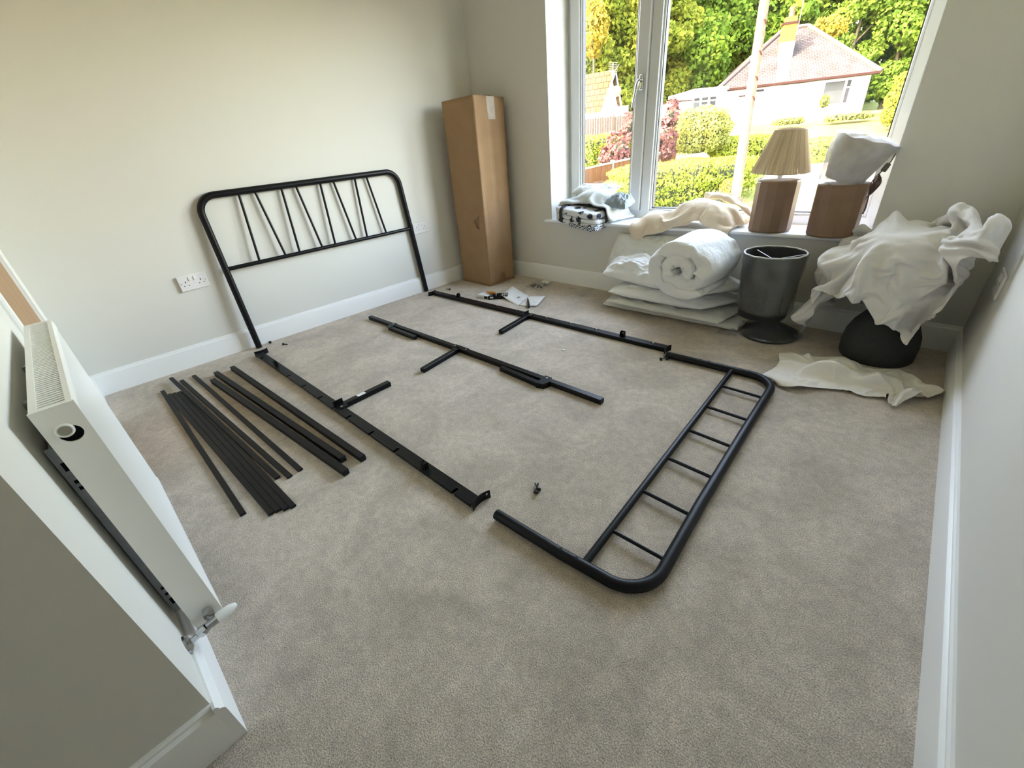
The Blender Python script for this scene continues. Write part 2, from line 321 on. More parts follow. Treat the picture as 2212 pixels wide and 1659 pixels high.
for x, hole in ((rx1, True), (rx0, False)):
    e = MB(); x0, x1 = (x-.001, x+.0035) if hole else (x-.0035, x+.001)
    if not hole: e.bb(x0, x1, ry0-.002, ry1-.001, rz0+.004, rz1+.002, .001)
    else:
        cy, cz, r, N = (ry0+ry1)/2+.001, rz1-.049, .0150, 32
        Y0, Y1, Z0, Z1 = ry0-.002, ry1+.001, rz0+.004, rz1+.003
        ring = [(cy+r*math.cos(2*PI*k/N), cz+r*math.sin(2*PI*k/N)) for k in range(N)]
        def sq(k):
            a = 2*PI*k/N; c_, s_ = math.cos(a), math.sin(a); q = .0235/max(abs(c_), abs(s_)); return (cy+c_*q, cz+s_*q)
        for xx in (x0, x1):
            e.add([(xx, *p) for p in ring] + [(xx, *sq(k)) for k in range(N)], [(k, (k+1) % N, N+(k+1) % N, N+k) for k in range(N)])
        e.add([(x0, *p) for p in ring] + [(x1, *p) for p in ring], [(k, (k+1) % N, N+(k+1) % N, N+k) for k in range(N)])
        s2 = .0235
        e.bb(x0, x1, Y0, cy-s2, Z0, Z1).bb(x0, x1, cy+s2, Y1, Z0, Z1).bb(x0, x1, cy-s2, cy+s2, Z0, cz-s2).bb(x0, x1, cy-s2, cy+s2, cz+s2, Z1)
    e.build('end_panel', M_rad, rad)
MB().bb(rx1-.012, rx1-.010, ry0+.004, ry1-.004, rz1-.09, rz1-.01).build('hole_shade', M_hole, rad)  # black sheet that paints the shade inside the round hole
cyp, czp = (ry0+ry1)/2-.0035, rz1-.040
MB().tube([(rx1-.012, cyp, czp), (rx1+.004, cyp, czp)], .0120, 20).tube([(rx1+.004, cyp, czp), (rx1+.006, cyp, czp)], .0125, 20, rs=[.0125, .0100]).build('blanking_plug', M_rad, rad)
MB().tube([(rx1+.0058, cyp, czp), (rx1+.0068, cyp, czp)], .0085, 16).build('plug_face', mat('tarnished_brass', (.33, .30, .25), .5, .3, noise_s=60, noise_a=.2), rad)
m = MB().bb(rx0+.0015, rx1-.0015, ry0-.001, ry0+.009, rz1-.0055, rz1+.002).bb(rx0+.0015, rx1-.0015, ry1-.009, ry1-.0012, rz1-.0055, rz1+.002).bb(rx1-.012, rx1-.0015, ry0+.009, ry1-.009, rz1-.004, rz1+.002).bb(rx0+.0015, rx0+.012, ry0+.009, ry1-.009, rz1-.004, rz1+.002)
gr = m.build('grille', M_rad, rad)
N = 58
fin = None
for i in range(N):
    x = rx0+.016+(rx1-rx0-.030)*i/(N-1)
    if fin is None:
        o = MB().bb(x-.0032, x+.0032, ry0+.008, ry1-.008, rz1-.006, rz1+.001).build('fin', M_rad, gr); fin = o; fx = x
    else:
        o = fin.copy(); COL.objects.link(o); o.parent = gr; o.location = (x-fx, 0, 0)
m = MB()
for i in range(30):
    x = rx0+.02+(rx1-rx0-.04)*i/29; m.bb(x-.001, x+.001, ry0+.009, ry1-.009, rz0+.03, rz1-.04)
o = m.build('convector_fins', M_brk, rad); o['kind'] = 'stuff'
m = MB().bb(-1.42, -1.40, YD, ry0+.001, rz0+.05, rz1-.04).bb(-1.16, -1.138, YD, ry0+.001, rz0+.05, rz1-.04).bb(-1.13, -1.02, YD+.004, YD+.010, rz0+.03, rz1-.10)
o = m.build('wall_bracket', M_brk, rad)
m = MB().bb(-1.012, -1.006, YD+.002, ry0-.002, rz0+.02, rz1-.09); o = m.build('wall_bracket', M_brk, rad)
for z in (rz1-.13, rz1-.165, rz1-.18, rz0+.08, rz0+.10, rz0+.055): MB().box((-1.0055, (YD+ry0)/2, z), (.0015, .009, .018 if z in (rz1-.13, rz0+.055) else .007)).build('bracket_slot', M_hole, rad)
# valve
vz, vx = .147, -.898
m = MB().tube([(vx, YD, vz-.012), (vx, YD+.004, vz-.012), (vx, YD+.011, vz-.012)], .02, 24, rs=[.022, .021, .009]); fl_o = m.build('pipe_flange', M_chrome, rad)
m = MB().tube([(vx, YD, vz-.012), (vx, YD+.028, vz-.006)], .0065, 14).tube([(vx, YD+.026, vz-.006), (vx, YD+.030, vz-.004), (vx, YD+.040, vz-.002), (vx, YD+.044, vz)], .01, 6, rs=[.0095, .0115, .0115, .0095]).tube([(vx, YD+.044, vz), (vx, YD+.068, vz+.002)], .0095, 16)
m.tube([(vx, YD+.056, vz), (vx-.016, YD+.056, vz+.003)], .008, 14).tube([(vx-.014, YD+.056, vz+.003), (vx-.028, YD+.056, vz+.006)], .012, 6).tube([(vx-.026, YD+.056, vz+.006), (rx1, YD+.056, vz+.010)], .009, 14)
m.build('lockshield_valve', M_chrome, rad)
m = MB().tube([(vx, YD+.066, vz+.002), (vx, YD+.074, vz+.003), (vx, YD+.094, vz+.005), (vx, YD+.104, vz+.006), (vx, YD+.106, vz+.006)], .012, 14, rs=[.0115, .0125, .0105, .006, .004]); m.build('valve_cap', M_white, rad)
# ------------------------------------------------------------------ headboard leaning on the left wall
def hx(y, z):
    xf = -2.937 + .022*(y-.645)/1.35; xt = xA(y) + .0185; return xf + (xt-xf)*z/.93
hb = thing('headboard', (hx(1.3, 0), 1.3, 0), 'black tubular metal headboard leaning against the white left wall', 'headboard')
def H(y, z): return Vector((hx(y, z), y, z))
def arc(c, r, a0, a1, n=9): return [(c[0]+r*math.cos(a0+(a1-a0)*i/(n-1)), c[1]+r*math.sin(a0+(a1-a0)*i/(n-1))) for i in range(n)]
TL, TR, R_ = .902, .916, .095
yl = lambda z: .645 + .004*z; yr = lambda z: 1.988 - .058*z
pts = [(yl(0), .006), (yl(.5), .4)] + [(y, z) for y, z in arc((yl(.8)+R_, TL-R_), R_, PI, PI/2)] + [(y, z) for y, z in arc((yr(.85)-R_, TR-R_), R_, PI/2, .05)] + [(yr(.5), .5), (yr(0), .006)]
o = MB().tube([H(*p) for p in pts], .0185, 16).build('outer_tube', M_black, hb)
MB().tube([H(yl(.5), .506), H(yr(.5), .512)], .0122, 12).build('cross_rail', M_black, hb)
SP = (((.869, .91), (.84, .516)), ((.956, .91), (1.0, .519)), ((1.111, .914), (1.09, .52)), ((1.199, .916), (1.245, .52)), ((1.357, .917), (1.337, .522)), ((1.445, .919), (1.496, .524)), ((1.601, .919), (1.582, .522)), ((1.687, .917), (1.742, .524)))
for (y0, z0), (y1, z1) in SP:
    f = (y0-.65)/1.28; MB().tube([H(y0, TL+(TR-TL)*f), H(y1, .509)], .0072, 10).build('spindle', M_black, hb)
for z in (.255, .31):
    MB().tube([H(yl(z), z)+Vector((.0172, .002, 0)), H(yl(z), z)+Vector((.0182, .002, 0))], .0055, 10).build('bolt_hole', M_hole, hb)
# ------------------------------------------------------------------ footboard flat on the carpet
fb = thing('footboard', (-.35, 1.24, 0), 'black tubular ladder-shaped footboard lying flat on the carpet', 'footboard')
zf = .019
def arc2(cx, cy, r, a0, a1, n=10): return [(cx+r*math.cos(a0+(a1-a0)*i/(n-1)), cy+r*math.sin(a0+(a1-a0)*i/(n-1)), zf) for i in range(n)]
ry = .105
path = [(-.712, .588, zf), (-.474, .597, zf)] + arc2(-.236-ry, .608+ry, ry, -PI/2, -.03) + [(-.250, 1.0, zf), (-.264, 1.5, zf)] + arc2(-.270-ry, 1.899-ry, ry, .03, PI/2) + [(-.561, 1.893, zf), (-.765, 1.889, zf)]
MB().tube(path, .0165, 18).build('outer_tube', M_black, fb)
MB().tube([(-.404, .612, zf), (-.451, 1.884, zf)], .0115, 14).build('inner_rail', M_black, fb)
for a, b in (((-.400, .752), (-.238, .754)), ((-.409, .947), (-.246, .941)), ((-.418, 1.142), (-.252, 1.134)), ((-.424, 1.338), (-.258, 1.328)), ((-.431, 1.532), (-.264, 1.525)), ((-.438, 1.727), (-.268, 1.722))):
    MB().tube([(*a, zf), (*b, zf)], .0058, 10).build('rung', M_black, fb)
for x, y in ((-.474, .5985), (-.424, .601), (-.56, 1.894), (-.50, 1.896)):
    MB().tube([(x, y, zf+.0158), (x, y, zf+.0169)], .005, 12).build('bolt_hole', M_hole, fb)
for p, q in (((-.712, .588, zf), (-.7128, .588, zf)), ((-.765, 1.889, zf), (-.7658, 1.889, zf))):
    MB().tube([p, q], .0140, 14).build('open_end', M_hole, fb)
# ------------------------------------------------------------------ side rails
def side_rail(name, label, A0, B0, inner, leg_end, lab):
    """A0,B0: outer top edge at head / foot end; inner = +1/-1 direction of the bed's middle along y"""
    A0, B0 = Vector(A0), Vector(B0); mid = (A0+B0)/2
    t = thing(name, (mid.x, mid.y, 0), label, 'bed rail', 'side rails of the bed')
    W, Ht, ln = .042, .024, (B0-A0).length; ux = (B0-A0)/ln
    T = lambda p: Vector((A0.x + ux.x*p[0], A0.y + ux.y*p[0] + inner*p[1], p[2]))
    half = (-A0.x - 1.757)/1 if False else (-1.757 - A0.x)
    for s0, s1, notch in ((0, half-.004, (.105, .505, .70, .89)), (half+.004, ln, (half+.135, half+.33, half+.515, ln-.088))):
        m = MB(T); poly = [(s0, 0)]
        for q in sorted(notch):
            if s0 < q < s1-.02: poly += [(q-.006, 0), (q-.006, .022), (q+.006, .022), (q+.006, 0)]
        poly += [(s1, 0), (s1, W), (s0, W)]
        m.prism(poly, Ht-.003, Ht); m.bb(s0, s1, W-.003, W, 0.001, Ht-.003); pr = s0
        for q in sorted(notch) + [s1+.006]:
            m.bb(pr, q-.006, 0, .0025, Ht-.013, Ht-.003); pr = q+.006
        m.build('rail_section', M_black, t)
        if inner > 0: MB(T).bb(s0+.004, s1-.004, .003, .03, Ht-.010, Ht-.008).build('slot_shade', M_black, t)  # black strip under the slots, painting the dark inside of the rail
    for x, sg in ((0, -1), (ln, 1)):                      # saddle plate
        m = MB(T); cc = [(x + sg*(.002 + .010*abs((k-6)/6)**2.2), .0 + .078*k/12) for k in range(13)]
        poly = cc + [(a - sg*.003, b) for a, b in reversed(cc)]
        m.prism(poly, .0, .032); m.build('end_bracket', M_black, t)
        MB(T).tube([(x + sg*.0075, .066, .022), (x + sg*.0085, .066, .022)], .004, 8).build('bracket_hole', M_bolt, t)
    for x in (.30, ln-.265):                              # upright slat clips
        m = MB(T); m.bb(x-.014, x+.014, .010, .0125, Ht, Ht+.030, 0).bb(x-.014, x-.0115, .010, .026, Ht, Ht+.026).bb(x+.0115, x+.014, .010, .026, Ht, Ht+.026)
        c_ = m.build('clip', M_black, t); MB(T).tube([(x, .0135, Ht+.018), (x, .0125, Ht+.018)], .004, 8).build('clip_hole', M_bolt, c_)
    m = MB(T); m.bb(half-.045, half+.045, .018, .058, Ht, Ht+.003); m.bb(half-.008, half-.005, .012, .058, Ht, Ht+.024, 0).build('hinge_bracket', M_black, t)
    for dx in (-.030, .030): MB(T).tube([(half+dx, .032, Ht+.002), (half+dx, .032, Ht+.0052)], .0055, 12).build('rivet', M_bolt, t)
    base = T((half+.004, W, Ht/2)); e = Vector((*leg_end, Ht/2+.002)); base.z += .002
    lg = MB().beam(base, e, .030, .025, .002).build('leg', M_black, t)
    if lab:
        d = (e-base).normalized(); p = base + d*.105; p.z = Ht/2+.002+.0129
        MB().beam(p - d*.021, p + d*.021, .022, .0006).build('sticker', M_paper, lg)
    return t
side_rail('side_rail', 'black metal side rail nearest the loose slats, its leg bearing a white sticker', (-2.795, .577), (-.803, .561), 1, (-1.753, .872), True)
side_rail('side_rail', 'black metal side rail on the far side, between headboard and footboard near the box', (-2.775, 1.990), (-.795, 1.984), -1, (-1.722, 1.655), False)
# ------------------------------------------------------------------ centre beam
cb = thing('centre_beam', (-1.76, 1.345, 0), 'long black centre support beam with folding legs lying mid-carpet', 'bed beam')
zc = .0135
for a, b in (((-2.742, 1.350), (-1.775, 1.347)), ((-1.755, 1.347), (-.798, 1.334))):
    MB().beam((*a, zc), (*b, zc), .030, .025, .002).build('beam_section', M_black, cb)
MB().beam((-1.80, 1.345, .0265), (-1.685, 1.345, .0265), .034, .003).bb(-1.775, -1.735, 1.30, 1.34, .025, .028).build('hinge_bracket', M_black, cb)
for x, y in ((-1.79, 1.345), (-1.695, 1.346), (-2.432, 1.348), (-1.107, 1.340)):
    MB().tube([(x, y, .025), (x, y, .0298)], .0055, 12).build('rivet', M_bolt, cb)
MB().beam((-1.757, 1.33, zc), (-1.722, 1.055, zc), .030, .025, .002).build('leg', M_black, cb)
MB().beam((-2.425, 1.309, zc), (-2.125, 1.304, zc), .026, .024, .002).build('leg', M_black, cb)
MB().beam((-1.385, 1.310, zc), (-1.118, 1.292, zc), .026, .024, .002).build('leg', M_black, cb)
m = MB().prism([(-2.45, 1.330), (-2.45, 1.366), (-2.415, 1.366), (-2.39, 1.29), (-2.435, 1.29)], .0255, .028); m.build('pivot_plate', M_black, cb)
m = MB().prism([(-1.125, 1.275), (-1.085, 1.285), (-1.075, 1.325), (-1.09, 1.358), (-1.13, 1.358)], .0255, .028).prism([(-1.125, 1.275), (-1.085, 1.285), (-1.075, 1.322), (-1.105, 1.322)], .001, .0255); m.build('pivot_plate', M_black, cb)
# ------------------------------------------------------------------ loose slats and square tubes
SL = [((-2.771, .086), (-1.397, .064), .0055, .0055, 'narrow black slat lying alone, leftmost of the loose slats by the radiator'),
      ((-2.692, .100), (-1.319, .128), .0055, .0055, 'black slat forming the radiator side edge of the row of four touching slats'),
      ((-2.680, .1205), (-1.314, .1485), .0055, .0055, 'black slat second from the radiator side in the row of four touching slats'),
      ((-2.672, .141), (-1.300, .169), .0055, .0055, 'black slat third from the radiator side in the row of four touching slats'),
      ((-2.660, .1615), (-1.291, .1895), .0055, .0055, 'black slat on the bed-rail side of the row of four touching slats'),
      ((-2.880, .153), (-1.491, .214), .0215, .0055, 'black slat propped across the far ends of the four touching slats'),
      ((-2.830, .188), (-1.458, .246), .0055, .0055, 'black slat lying alone beside the propped one, sixth from the radiator'),
      ((-2.838, .250), (-1.463, .288), .0055, .0055, 'black slat lying alone next to the thicker square tubes')]
for a, b, za, zb, lab in SL:
    A, B = Vector((*a, za)), Vector((*b, zb)); mb = MB().beam(A, B, .0195, .009, .001)
    one('metal_strip', mb, M_slat, ((a[0]+b[0])/2, (a[1]+b[1])/2, 0), lab, 'slat', 'loose flat slats beside the side rail')
for a, b, lab in (((-2.637, .300), (-1.294, .389), 'square black tube nearest the flat slats, left of the touching pair'),
             ((-2.728, .341), (-1.375, .420), 'square black tube in the middle of the three loose tubes'),
             ((-2.721, .425), (-1.316, .471), 'square black tube lying nearest the bed side rail')):
    A, B = Vector((*a, .0135)), Vector((*b, .0135)); d = (B-A).normalized()
    t = thing('square_tube', ((a[0]+b[0])/2, (a[1]+b[1])/2, 0), lab, 'tube', 'loose square tubes beside the side rail')
    MB().beam(A, B, .025, .025, .002).build('tube_body', M_slat, t)
    MB().beam(B - d*.001, B + d*.0006, .019, .019).build('open_end', M_hole, t)
# ------------------------------------------------------------------ bolts
def bolt(p, ang, tilt=0, L_=.032, label='', group=None, r=.0033, hr=.0075, mat_=None, name='bolt'):
    d = Vector((math.cos(ang)*math.cos(tilt), math.sin(ang)*math.cos(tilt), math.sin(tilt))); p = Vector(p); p.z += hr*.9
    m = MB().tube([p, p + d*L_], r, 8).tube([p - d*.002, p - d*.001, p + d*.004, p + d*.006], hr, 12, rs=[hr*.6, hr, hr, r])
    return one(name, m, mat_ or M_bolt_b, (p.x, p.y, 0), label, 'bolt', group)
def pt(px, py, z=0): v = fl(px, py, z); return (v.x, v.y, z)
bolt(pt(584, 742), 2.6, -.1, .026, 'short black bolt on the carpet nearest the headboard foot', r=.0035, hr=.009)
bolt(pt(612, 745), .55, -.1, .032, 'black bolt right of the one nearest the headboard foot')
bolt(pt(1163, 1062), 2.55, -.05, .034, 'black bolt lying crosswise under its twin beside the footboard leg', hr=.009)
bolt(pt(1158, 1068), 2.05, .25, .036, 'black bolt crossed on top of its twin beside the footboard leg', hr=.009)
bolt(pt(1427, 779), 1.2, .1, .026, 'left black bolt of the pair where footboard meets far rail', hr=.009)
bolt(pt(1441, 778), 2.6, .1, .030, 'right black bolt of the pair where footboard meets far rail', hr=.009)
bolt(pt(972, 627), 3.3, -.05, .040, 'black bolt on the carpet behind the head end of the far rail', hr=.009)
one('paper_scrap', MB().bb(-1.266, -1.248, 1.672, 1.684, .001, .005, .001), M_paper, (-1.257, 1.678, 0), 'tiny white scrap of paper on the carpet inside the bed outline', 'scrap')
# ------------------------------------------------------------------ tools by the box
t = thing('bit_set', (-2.235, 2.16, 0), 'small black open case of screwdriver bits before the tall box', 'tool case')
Rz = Matrix.Rotation(math.radians(38), 3, 'Z'); TT = lambda p: Vector((-2.235, 2.165, 0)) + Rz @ Vector(p)
MB(TT).bb(-.075, .075, -.035, .035, .001, .006).bb(-.075, .075, -.035, -.031, .006, .026).bb(-.075, .075, .031, .035, .006, .026).bb(-.075, -.071, -.035, .035, .006, .026).bb(.071, .075, -.035, .035, .006, .026).build('case', M_black, t)
for i in range(9):
    x = -.06+.015*i; MB(TT).tube([(x, -.024, .022), (x, .010, .026), (x, .024, .026)], .0042, 8, rs=[.004, .0045, .003]).build('bit', M_bolt if i % 3 == 0 else M_bolt_b, t)
MB(TT).bb(-.060, -.035, -.0362, -.035, .010, .021).build('print', M_paper, t)
t = thing('small_carton', (-2.335, 2.105, 0), 'little white and dark printed carton left of the bit case', 'box')
TT2 = lambda p: Vector((-2.335, 2.125, 0)) + Matrix.Rotation(math.radians(8), 3, 'Z') @ Vector(p)
MB(TT2).box((0, 0, .014), (.10, .07, .026), None, .001).build('carton', M_paper, t); MB(TT2).bb(.012, .046, -.0358, -.035, .004, .022).build('print', M_black, t)
MB(TT2).bb(-.040, -.005, -.0356, -.035, .008, .013).build('print', M_ink, t)
t = thing('screwdriver', (-2.36, 2.13, .03), 'amber-handled screwdriver lying on the little carton', 'screwdriver')
MB().tube([(-2.33, 2.135, .0395), (-2.33+.02, 2.138, .0395), (-2.26, 2.145, .041), (-2.245, 2.147, .041)], .009, 10, rs=[.006, .0095, .0105, .007]).build('handle', M_orange, t)
MB().tube([(-2.33, 2.135, .0395), (-2.445, 2.118, .036)], .0028, 8).build('shaft', M_bolt, t)
m = MB(); P1, P2, P3, P4, P5, P6 = (-2.288, 2.386), (-2.2, 2.165), (-1.973, 2.104), (-2.047, 2.306), (-1.836, 2.146), (-1.911, 2.341)
ins = thing('instruction_sheet', (-2.05, 2.24, 0), 'unfolded white instruction leaflet on the carpet by the box', 'paper')
m = MB(); 
def page(a, b, c, d, za, zd):
    def f(u, v):
        p = (Vector(a)*(1-u) + Vector(d)*u)*(1-v) + (Vector(b)*(1-u) + Vector(c)*u)*v
        z = .003 + (za*(1-u)**2 if za else 0) + (zd*u**2 if zd else 0) + .003*math.sin(3*u+2*v); return (p.x, p.y, z)
    m.grid(f, 8, 6)
page(P1, P2, P3, P4, .022, .0); page(P4, P3, P5, P6, .0, .012); m.build('sheet', M_paper, ins, smooth=25, solid=.0006)
m = MB()
for cx, cy, w_, h_ in ((-2.08, 2.23, .022, .016), (-2.19, 2.30, .010, .010), (-1.93, 2.25, .020, .012), (-1.90, 2.20, .010, .006), (-2.02, 2.19, .03, .003), (-2.14, 2.22, .02, .003)):
    m.box((cx, cy, .0125 if cx < -2.05 else .0085), (w_, h_, .0004))
m.build('print', M_ink, ins)
MBp = MB().tube([(-1.985, 2.222, .022), (-1.975, 2.212, .022), (-1.955, 2.19, .020), (-1.953, 2.188, .019), (-1.87, 2.10, .014), (-1.862, 2.092, .014)], .008, 12, rs=[.002, .0035, .0055, .008, .0095, .007])
one('marker_pen', MBp, M_bolt_b, (-1.92, 2.15, .008), 'black marker pen lying on the instruction leaflet', 'pen')
# bag of screws
bp_ = thing('screw_bag', (-2.12, 2.57, 0), 'small clear bag of dark bolts on the carpet right of the box', 'bag')
c4 = [Vector(p) for p in ((-2.232, 2.470), (-2.030, 2.425), (-2.085, 2.680), (-2.245, 2.640))]
def fbag(u, v):
    p = (c4[0]*(1-u)+c4[1]*u)*(1-v) + (c4[3]*(1-u)+c4[2]*u)*v
    e = 4*u*(1-u)*4*v*(1-v); z = .004 + .020*e**.6 + .008*noise.noise(Vector((u*6, v*6, 2))) + (.03*(v-.7) if v > .7 else 0); return (p.x, p.y, max(z, .002))
MB().grid(fbag, 18, 16).build('film', M_bag, bp_, smooth=30)
MB().grid(lambda u, v: (lambda q: (q[0], q[1], q[2]+.0008))(fbag(.45+.4*u, .62+.30*v)), 6, 5).build('paper_label', M_paper, bp_)
for i, (u, v, a) in enumerate(((.2, .25, .4), (.4, .2, 2.0), (.6, .25, 1.0), (.8, .3, 2.8), (.3, .5, 3.6), (.55, .45, 5.0), (.75, .55, .2), (.35, .38, 1.5))):
    p = (c4[0]*(1-u)+c4[1]*u)*(1-v) + (c4[3]*(1-u)+c4[2]*u)*v
    bolt((p.x, p.y, .001), a, 0, .032, 'dark bolt inside the small clear bag right of the box', 'bolts in the clear bag', hr=.0085)
def fpl(u, v):
    q = [Vector(p) for p in ((-1.90, 2.546), (-1.685, 2.470), (-1.64, 2.66), (-1.89, 2.645))]
    p = (q[0]*(1-u)+q[1]*u)*(1-v) + (q[3]*(1-u)+q[2]*u)*v
    return (p.x + .02*noise.noise(Vector((v*3, 1, 0))), p.y, max(.002, .007 + .012*noise.noise(Vector((u*5, v*5, 7)))))
one('empty_plastic_bag', MB().grid(fpl, 20, 16), M_bag, (-1.78, 2.57, 0), 'empty clear plastic bag flat on the carpet below the sill', 'bag', smooth=20)
# ------------------------------------------------------------------ tall cardboard box
bx = thing('cardboard_box', (-2.68, 2.5, 0), 'tall narrow brown cardboard box standing upright in the far corner', 'box')
bot = [Vector(p) for p in ((-2.858, 2.367, .002), (-2.504, 2.349, .002), (-2.503, 2.637, .002), (-2.857, 2.655, .002))]
top = [Vector(p) for p in ((-2.800, 2.340, 1.322), (-2.520, 2.388, 1.332), (-2.515, 2.690, 1.322), (-2.800, 2.680, 1.322))]
def face(i, j, nu, bulge, crease=None):
    A, B, C, D = bot[i], bot[j], top[j], top[i]; nrm = (B-A).cross(D-A).normalized()
    def f(u, v):
        p = (A*(1-u)+B*u)*(1-v) + (D*(1-u)+C*u)*v
        d = bulge*math.sin(PI*u)*math.sin(PI*v) + .003*noise.noise(Vector((u*3+i, v*7, 3)))*min(1, 6*u, 6*(1-u))
        if crease: d += crease*max(0, 1-abs(u-.30-.06*v)/.20)*min(1, 3*v)*min(1, 5*(1-v)+.25)
        return p + nrm*d
    return f
for i, j, bu, cr in ((0, 1, .0, None), (1, 2, .004, .016), (2, 3, 0, None), (3, 0, 0, None)):
    MB().grid(face(i, j, 20, bu, cr), 25, 41).build('side_panel', M_card, bx, smooth=12, solid=.003)
MB().add([top[0]-Vector((0, 0, .008)), top[1]-Vector((0, 0, .008)), top[2]-Vector((0, 0, .006)), top[3]-Vector((0, 0, .006))], [(0, 1, 2, 3)]).build('top_flap', M_card, bx, smooth=0, solid=.004)
MB().add(bot, [(0, 1, 2, 3)]).build('bottom_flap', M_card, bx, smooth=0, solid=.003)
ff = face(1, 2, 20, .004, .016); off = Vector((.0024, 0, 0))
MB().grid(lambda u, v: ff(.40+.27*u, .895+.105*v) + off + Vector((0, 0, -.002)), 10, 8).build('packing_tape', M_tape, bx, smooth=20)
MB().grid(lambda u, v: Vector((-2.52-.05*v, 2.388+.12+.08*u, 1.3325-.002*v)) + Vector((0, 0, 0)), 4, 4).build('packing_tape', M_tape, bx, smooth=20)
MB().grid(lambda u, v: ff(.42+.22*u, .004+.06*v) + off, 6, 6).build('packing_tape', M_cardd, bx, smooth=20)
f0 = face(0, 1, 20, 0, None); offy = Vector((0, -.0026, 0))
MB().add([f0(.62, .385)+offy, f0(.86, .42)+offy, f0(.80, .335)+offy, f0(.70, .345)+offy], [(0, 1, 2, 3)]).build('worn_patch', M_cardd, bx, smooth=0)
m = MB()
for a, b in (((.66, .375), (.71, .373)), ((.70, .370), (.735, .352)), ((.735, .352), (.77, .350)), ((.765, .350), (.80, .338))): m.tube([f0(*a)+offy, f0(*b)+offy], .0022, 5)
m.build('scuff', M_hole, bx)
m = MB(); m.beam(bot[1]+Vector((-.004, .01, .006)), bot[2]+Vector((.022, .0, .006)), .022, .003); m.build('bottom_edge_flap', M_card, bx)
# ------------------------------------------------------------------ lamps on the sill
SZ = .484
M_raffia = bpy.data.materials.new('raffia'); M_raffia.use_nodes = True; n = M_raffia.node_tree; L = n.links; b = n.nodes['Principled BSDF']; b.inputs['Roughness'].default_value = .75
oi = n.nodes.new('ShaderNodeNewGeometry'); tc = n.nodes.new('ShaderNodeTexCoord')
L.new(mixc(mapr(oi.outputs['Random Per Island'], 0, 1), (.74, .61, .43), (.52, .40, .26)), b.inputs['Base Color'])
b.inputs['Transmission Weight'].default_value = 0
def prof_col(c, r, h, nf=14, name='base', par=None, matl=M_terra):
    m = MB(); vs = []
    m.lathe((c[0], c[1], SZ), [(r*.93, .0005), (r*.955, .006), (r, .009), (r, h-.008), (r*.97, h-.001), (r*.6, h), (.02, h)], nf)
    return m.build(name, matl, par, smooth=20)
c1 = (-.612, 2.720)
L1 = thing('table_lamp', (*c1, SZ), 'brown faceted table lamp with pleated raffia shade on the sill', 'lamp')
prof_col(c1, .104, .252, 14, 'lamp_base', L1)
def fw1(u, v):
    a = 2*PI*u; r = .055+.045*v+.008*noise.noise(Vector((math.cos(a)*2, math.sin(a)*2, v*3)))*2; return (c1[0]+r*math.cos(a), c1[1]+r*math.sin(a), SZ+.278-.022*v+.004*noise.noise(Vector((math.cos(a)*4, math.sin(a)*4, 5))))
MB().grid(fw1, 40, 7, wrap=True).build('packing_wrap', M_milky, L1, smooth=30)
MB().tube([(c1[0], c1[1], SZ+.25), (c1[0], c1[1], SZ+.34)], .012, 12).build('lamp_neck', M_chrome, L1)
def shade_cone(c, r0, r1, z0, z1, tilt, par, nstrip, matl):
    Rt = Matrix.Rotation(tilt[0], 3, 'Y') @ Matrix.Rotation(tilt[1], 3, 'X'); cc = Vector((c[0], c[1], (z0+z1)/2)); hh = (z1-z0)/2
    m = MB()
    for k in range(nstrip):                              # folded raffia strips, each a shallow V
        a0, a1 = 2*PI*k/nstrip, 2*PI*(k+1)/nstrip; am = (a0+a1)/2; vs = []
        jag = .0025*random.random()
        for z, r, rr in ((-hh+jag, r0, 1), (-hh*.3, r0+(r1-r0)*.35, 1), (hh, r1, 1)):
            for a, d in ((a0, 0), (am, .0028*r/r0), (a1, 0)):
                p = Vector(((r+d)*math.cos(a), (r+d)*math.sin(a), z)); vs.append(cc + Rt @ p)
        m.add(vs, [(0, 1, 4, 3), (1, 2, 5, 4), (3, 4, 7, 6), (4, 5, 8, 7)])
    o = m.build('lamp_shade', matl, par, smooth=0); return Rt, cc, hh
Rt, cc, hh = shade_cone(c1, .134, .069, SZ+.290, SZ+.478, (.05, .02), L1, 110, M_raffia)
m = MB()
for r_, z_ in ((.069, hh), (.1335, -hh)): m.tube([cc + Rt @ Vector((r_*math.cos(a), r_*math.sin(a), z_)) for a in [2*PI*k/40 for k in range(40)]], .0018, 6, closed=True)
m.build('shade_ring', mat('shade_trim', (.45, .33, .21), .7, noise_s=50, noise_a=.1), L1)
c2 = (-.325, 2.680)
L2 = thing('table_lamp', (*c2, SZ), 'brown faceted table lamp with plastic-wrapped tilted shade, nearest the right reveal', 'lamp')
prof_col(c2, .106, .238, 14, 'lamp_base', L2)
R2 = Matrix.Rotation(.30, 3, 'Y'); cc2 = Vector((c2[0]+.018, c2[1], SZ+.333))
MB().lathe(cc2, [(.128, .088), (.078, -.088)], 40, R2, caps=False).build('lamp_shade', M_raffia, L2, solid=.002)
def fwrap(u, v):
    a = 2*PI*u; nn_ = noise.noise(Vector((math.cos(a)*2.2, math.sin(a)*2.2, v*2.5+4))); n2 = noise.noise(Vector((math.cos(a)*6, math.sin(a)*6, v*7)))
    if v < .12: r, z = .02+.075*v/.12, .098
    elif v < .9: k = (v-.12)/.78; r, z = .137-.040*k**1.3, .096-.200*k
    else: r, z = .097-.04*(v-.9)/.1, -.106
    r = r*(1+.07*nn_)+.004*n2
    if v >= .12 and v < .2: r = max(r, .13)
    return cc2 + R2 @ Vector((r*math.cos(a), r*math.sin(a), z + .012*nn_))
MB().grid(fwrap, 72, 44, wrap=True).build('plastic_wrap', M_milky, L2, smooth=30)
M_cord = mat('brown_cord', (.10, .05, .035), .45, noise_s=60, noise_a=.2)
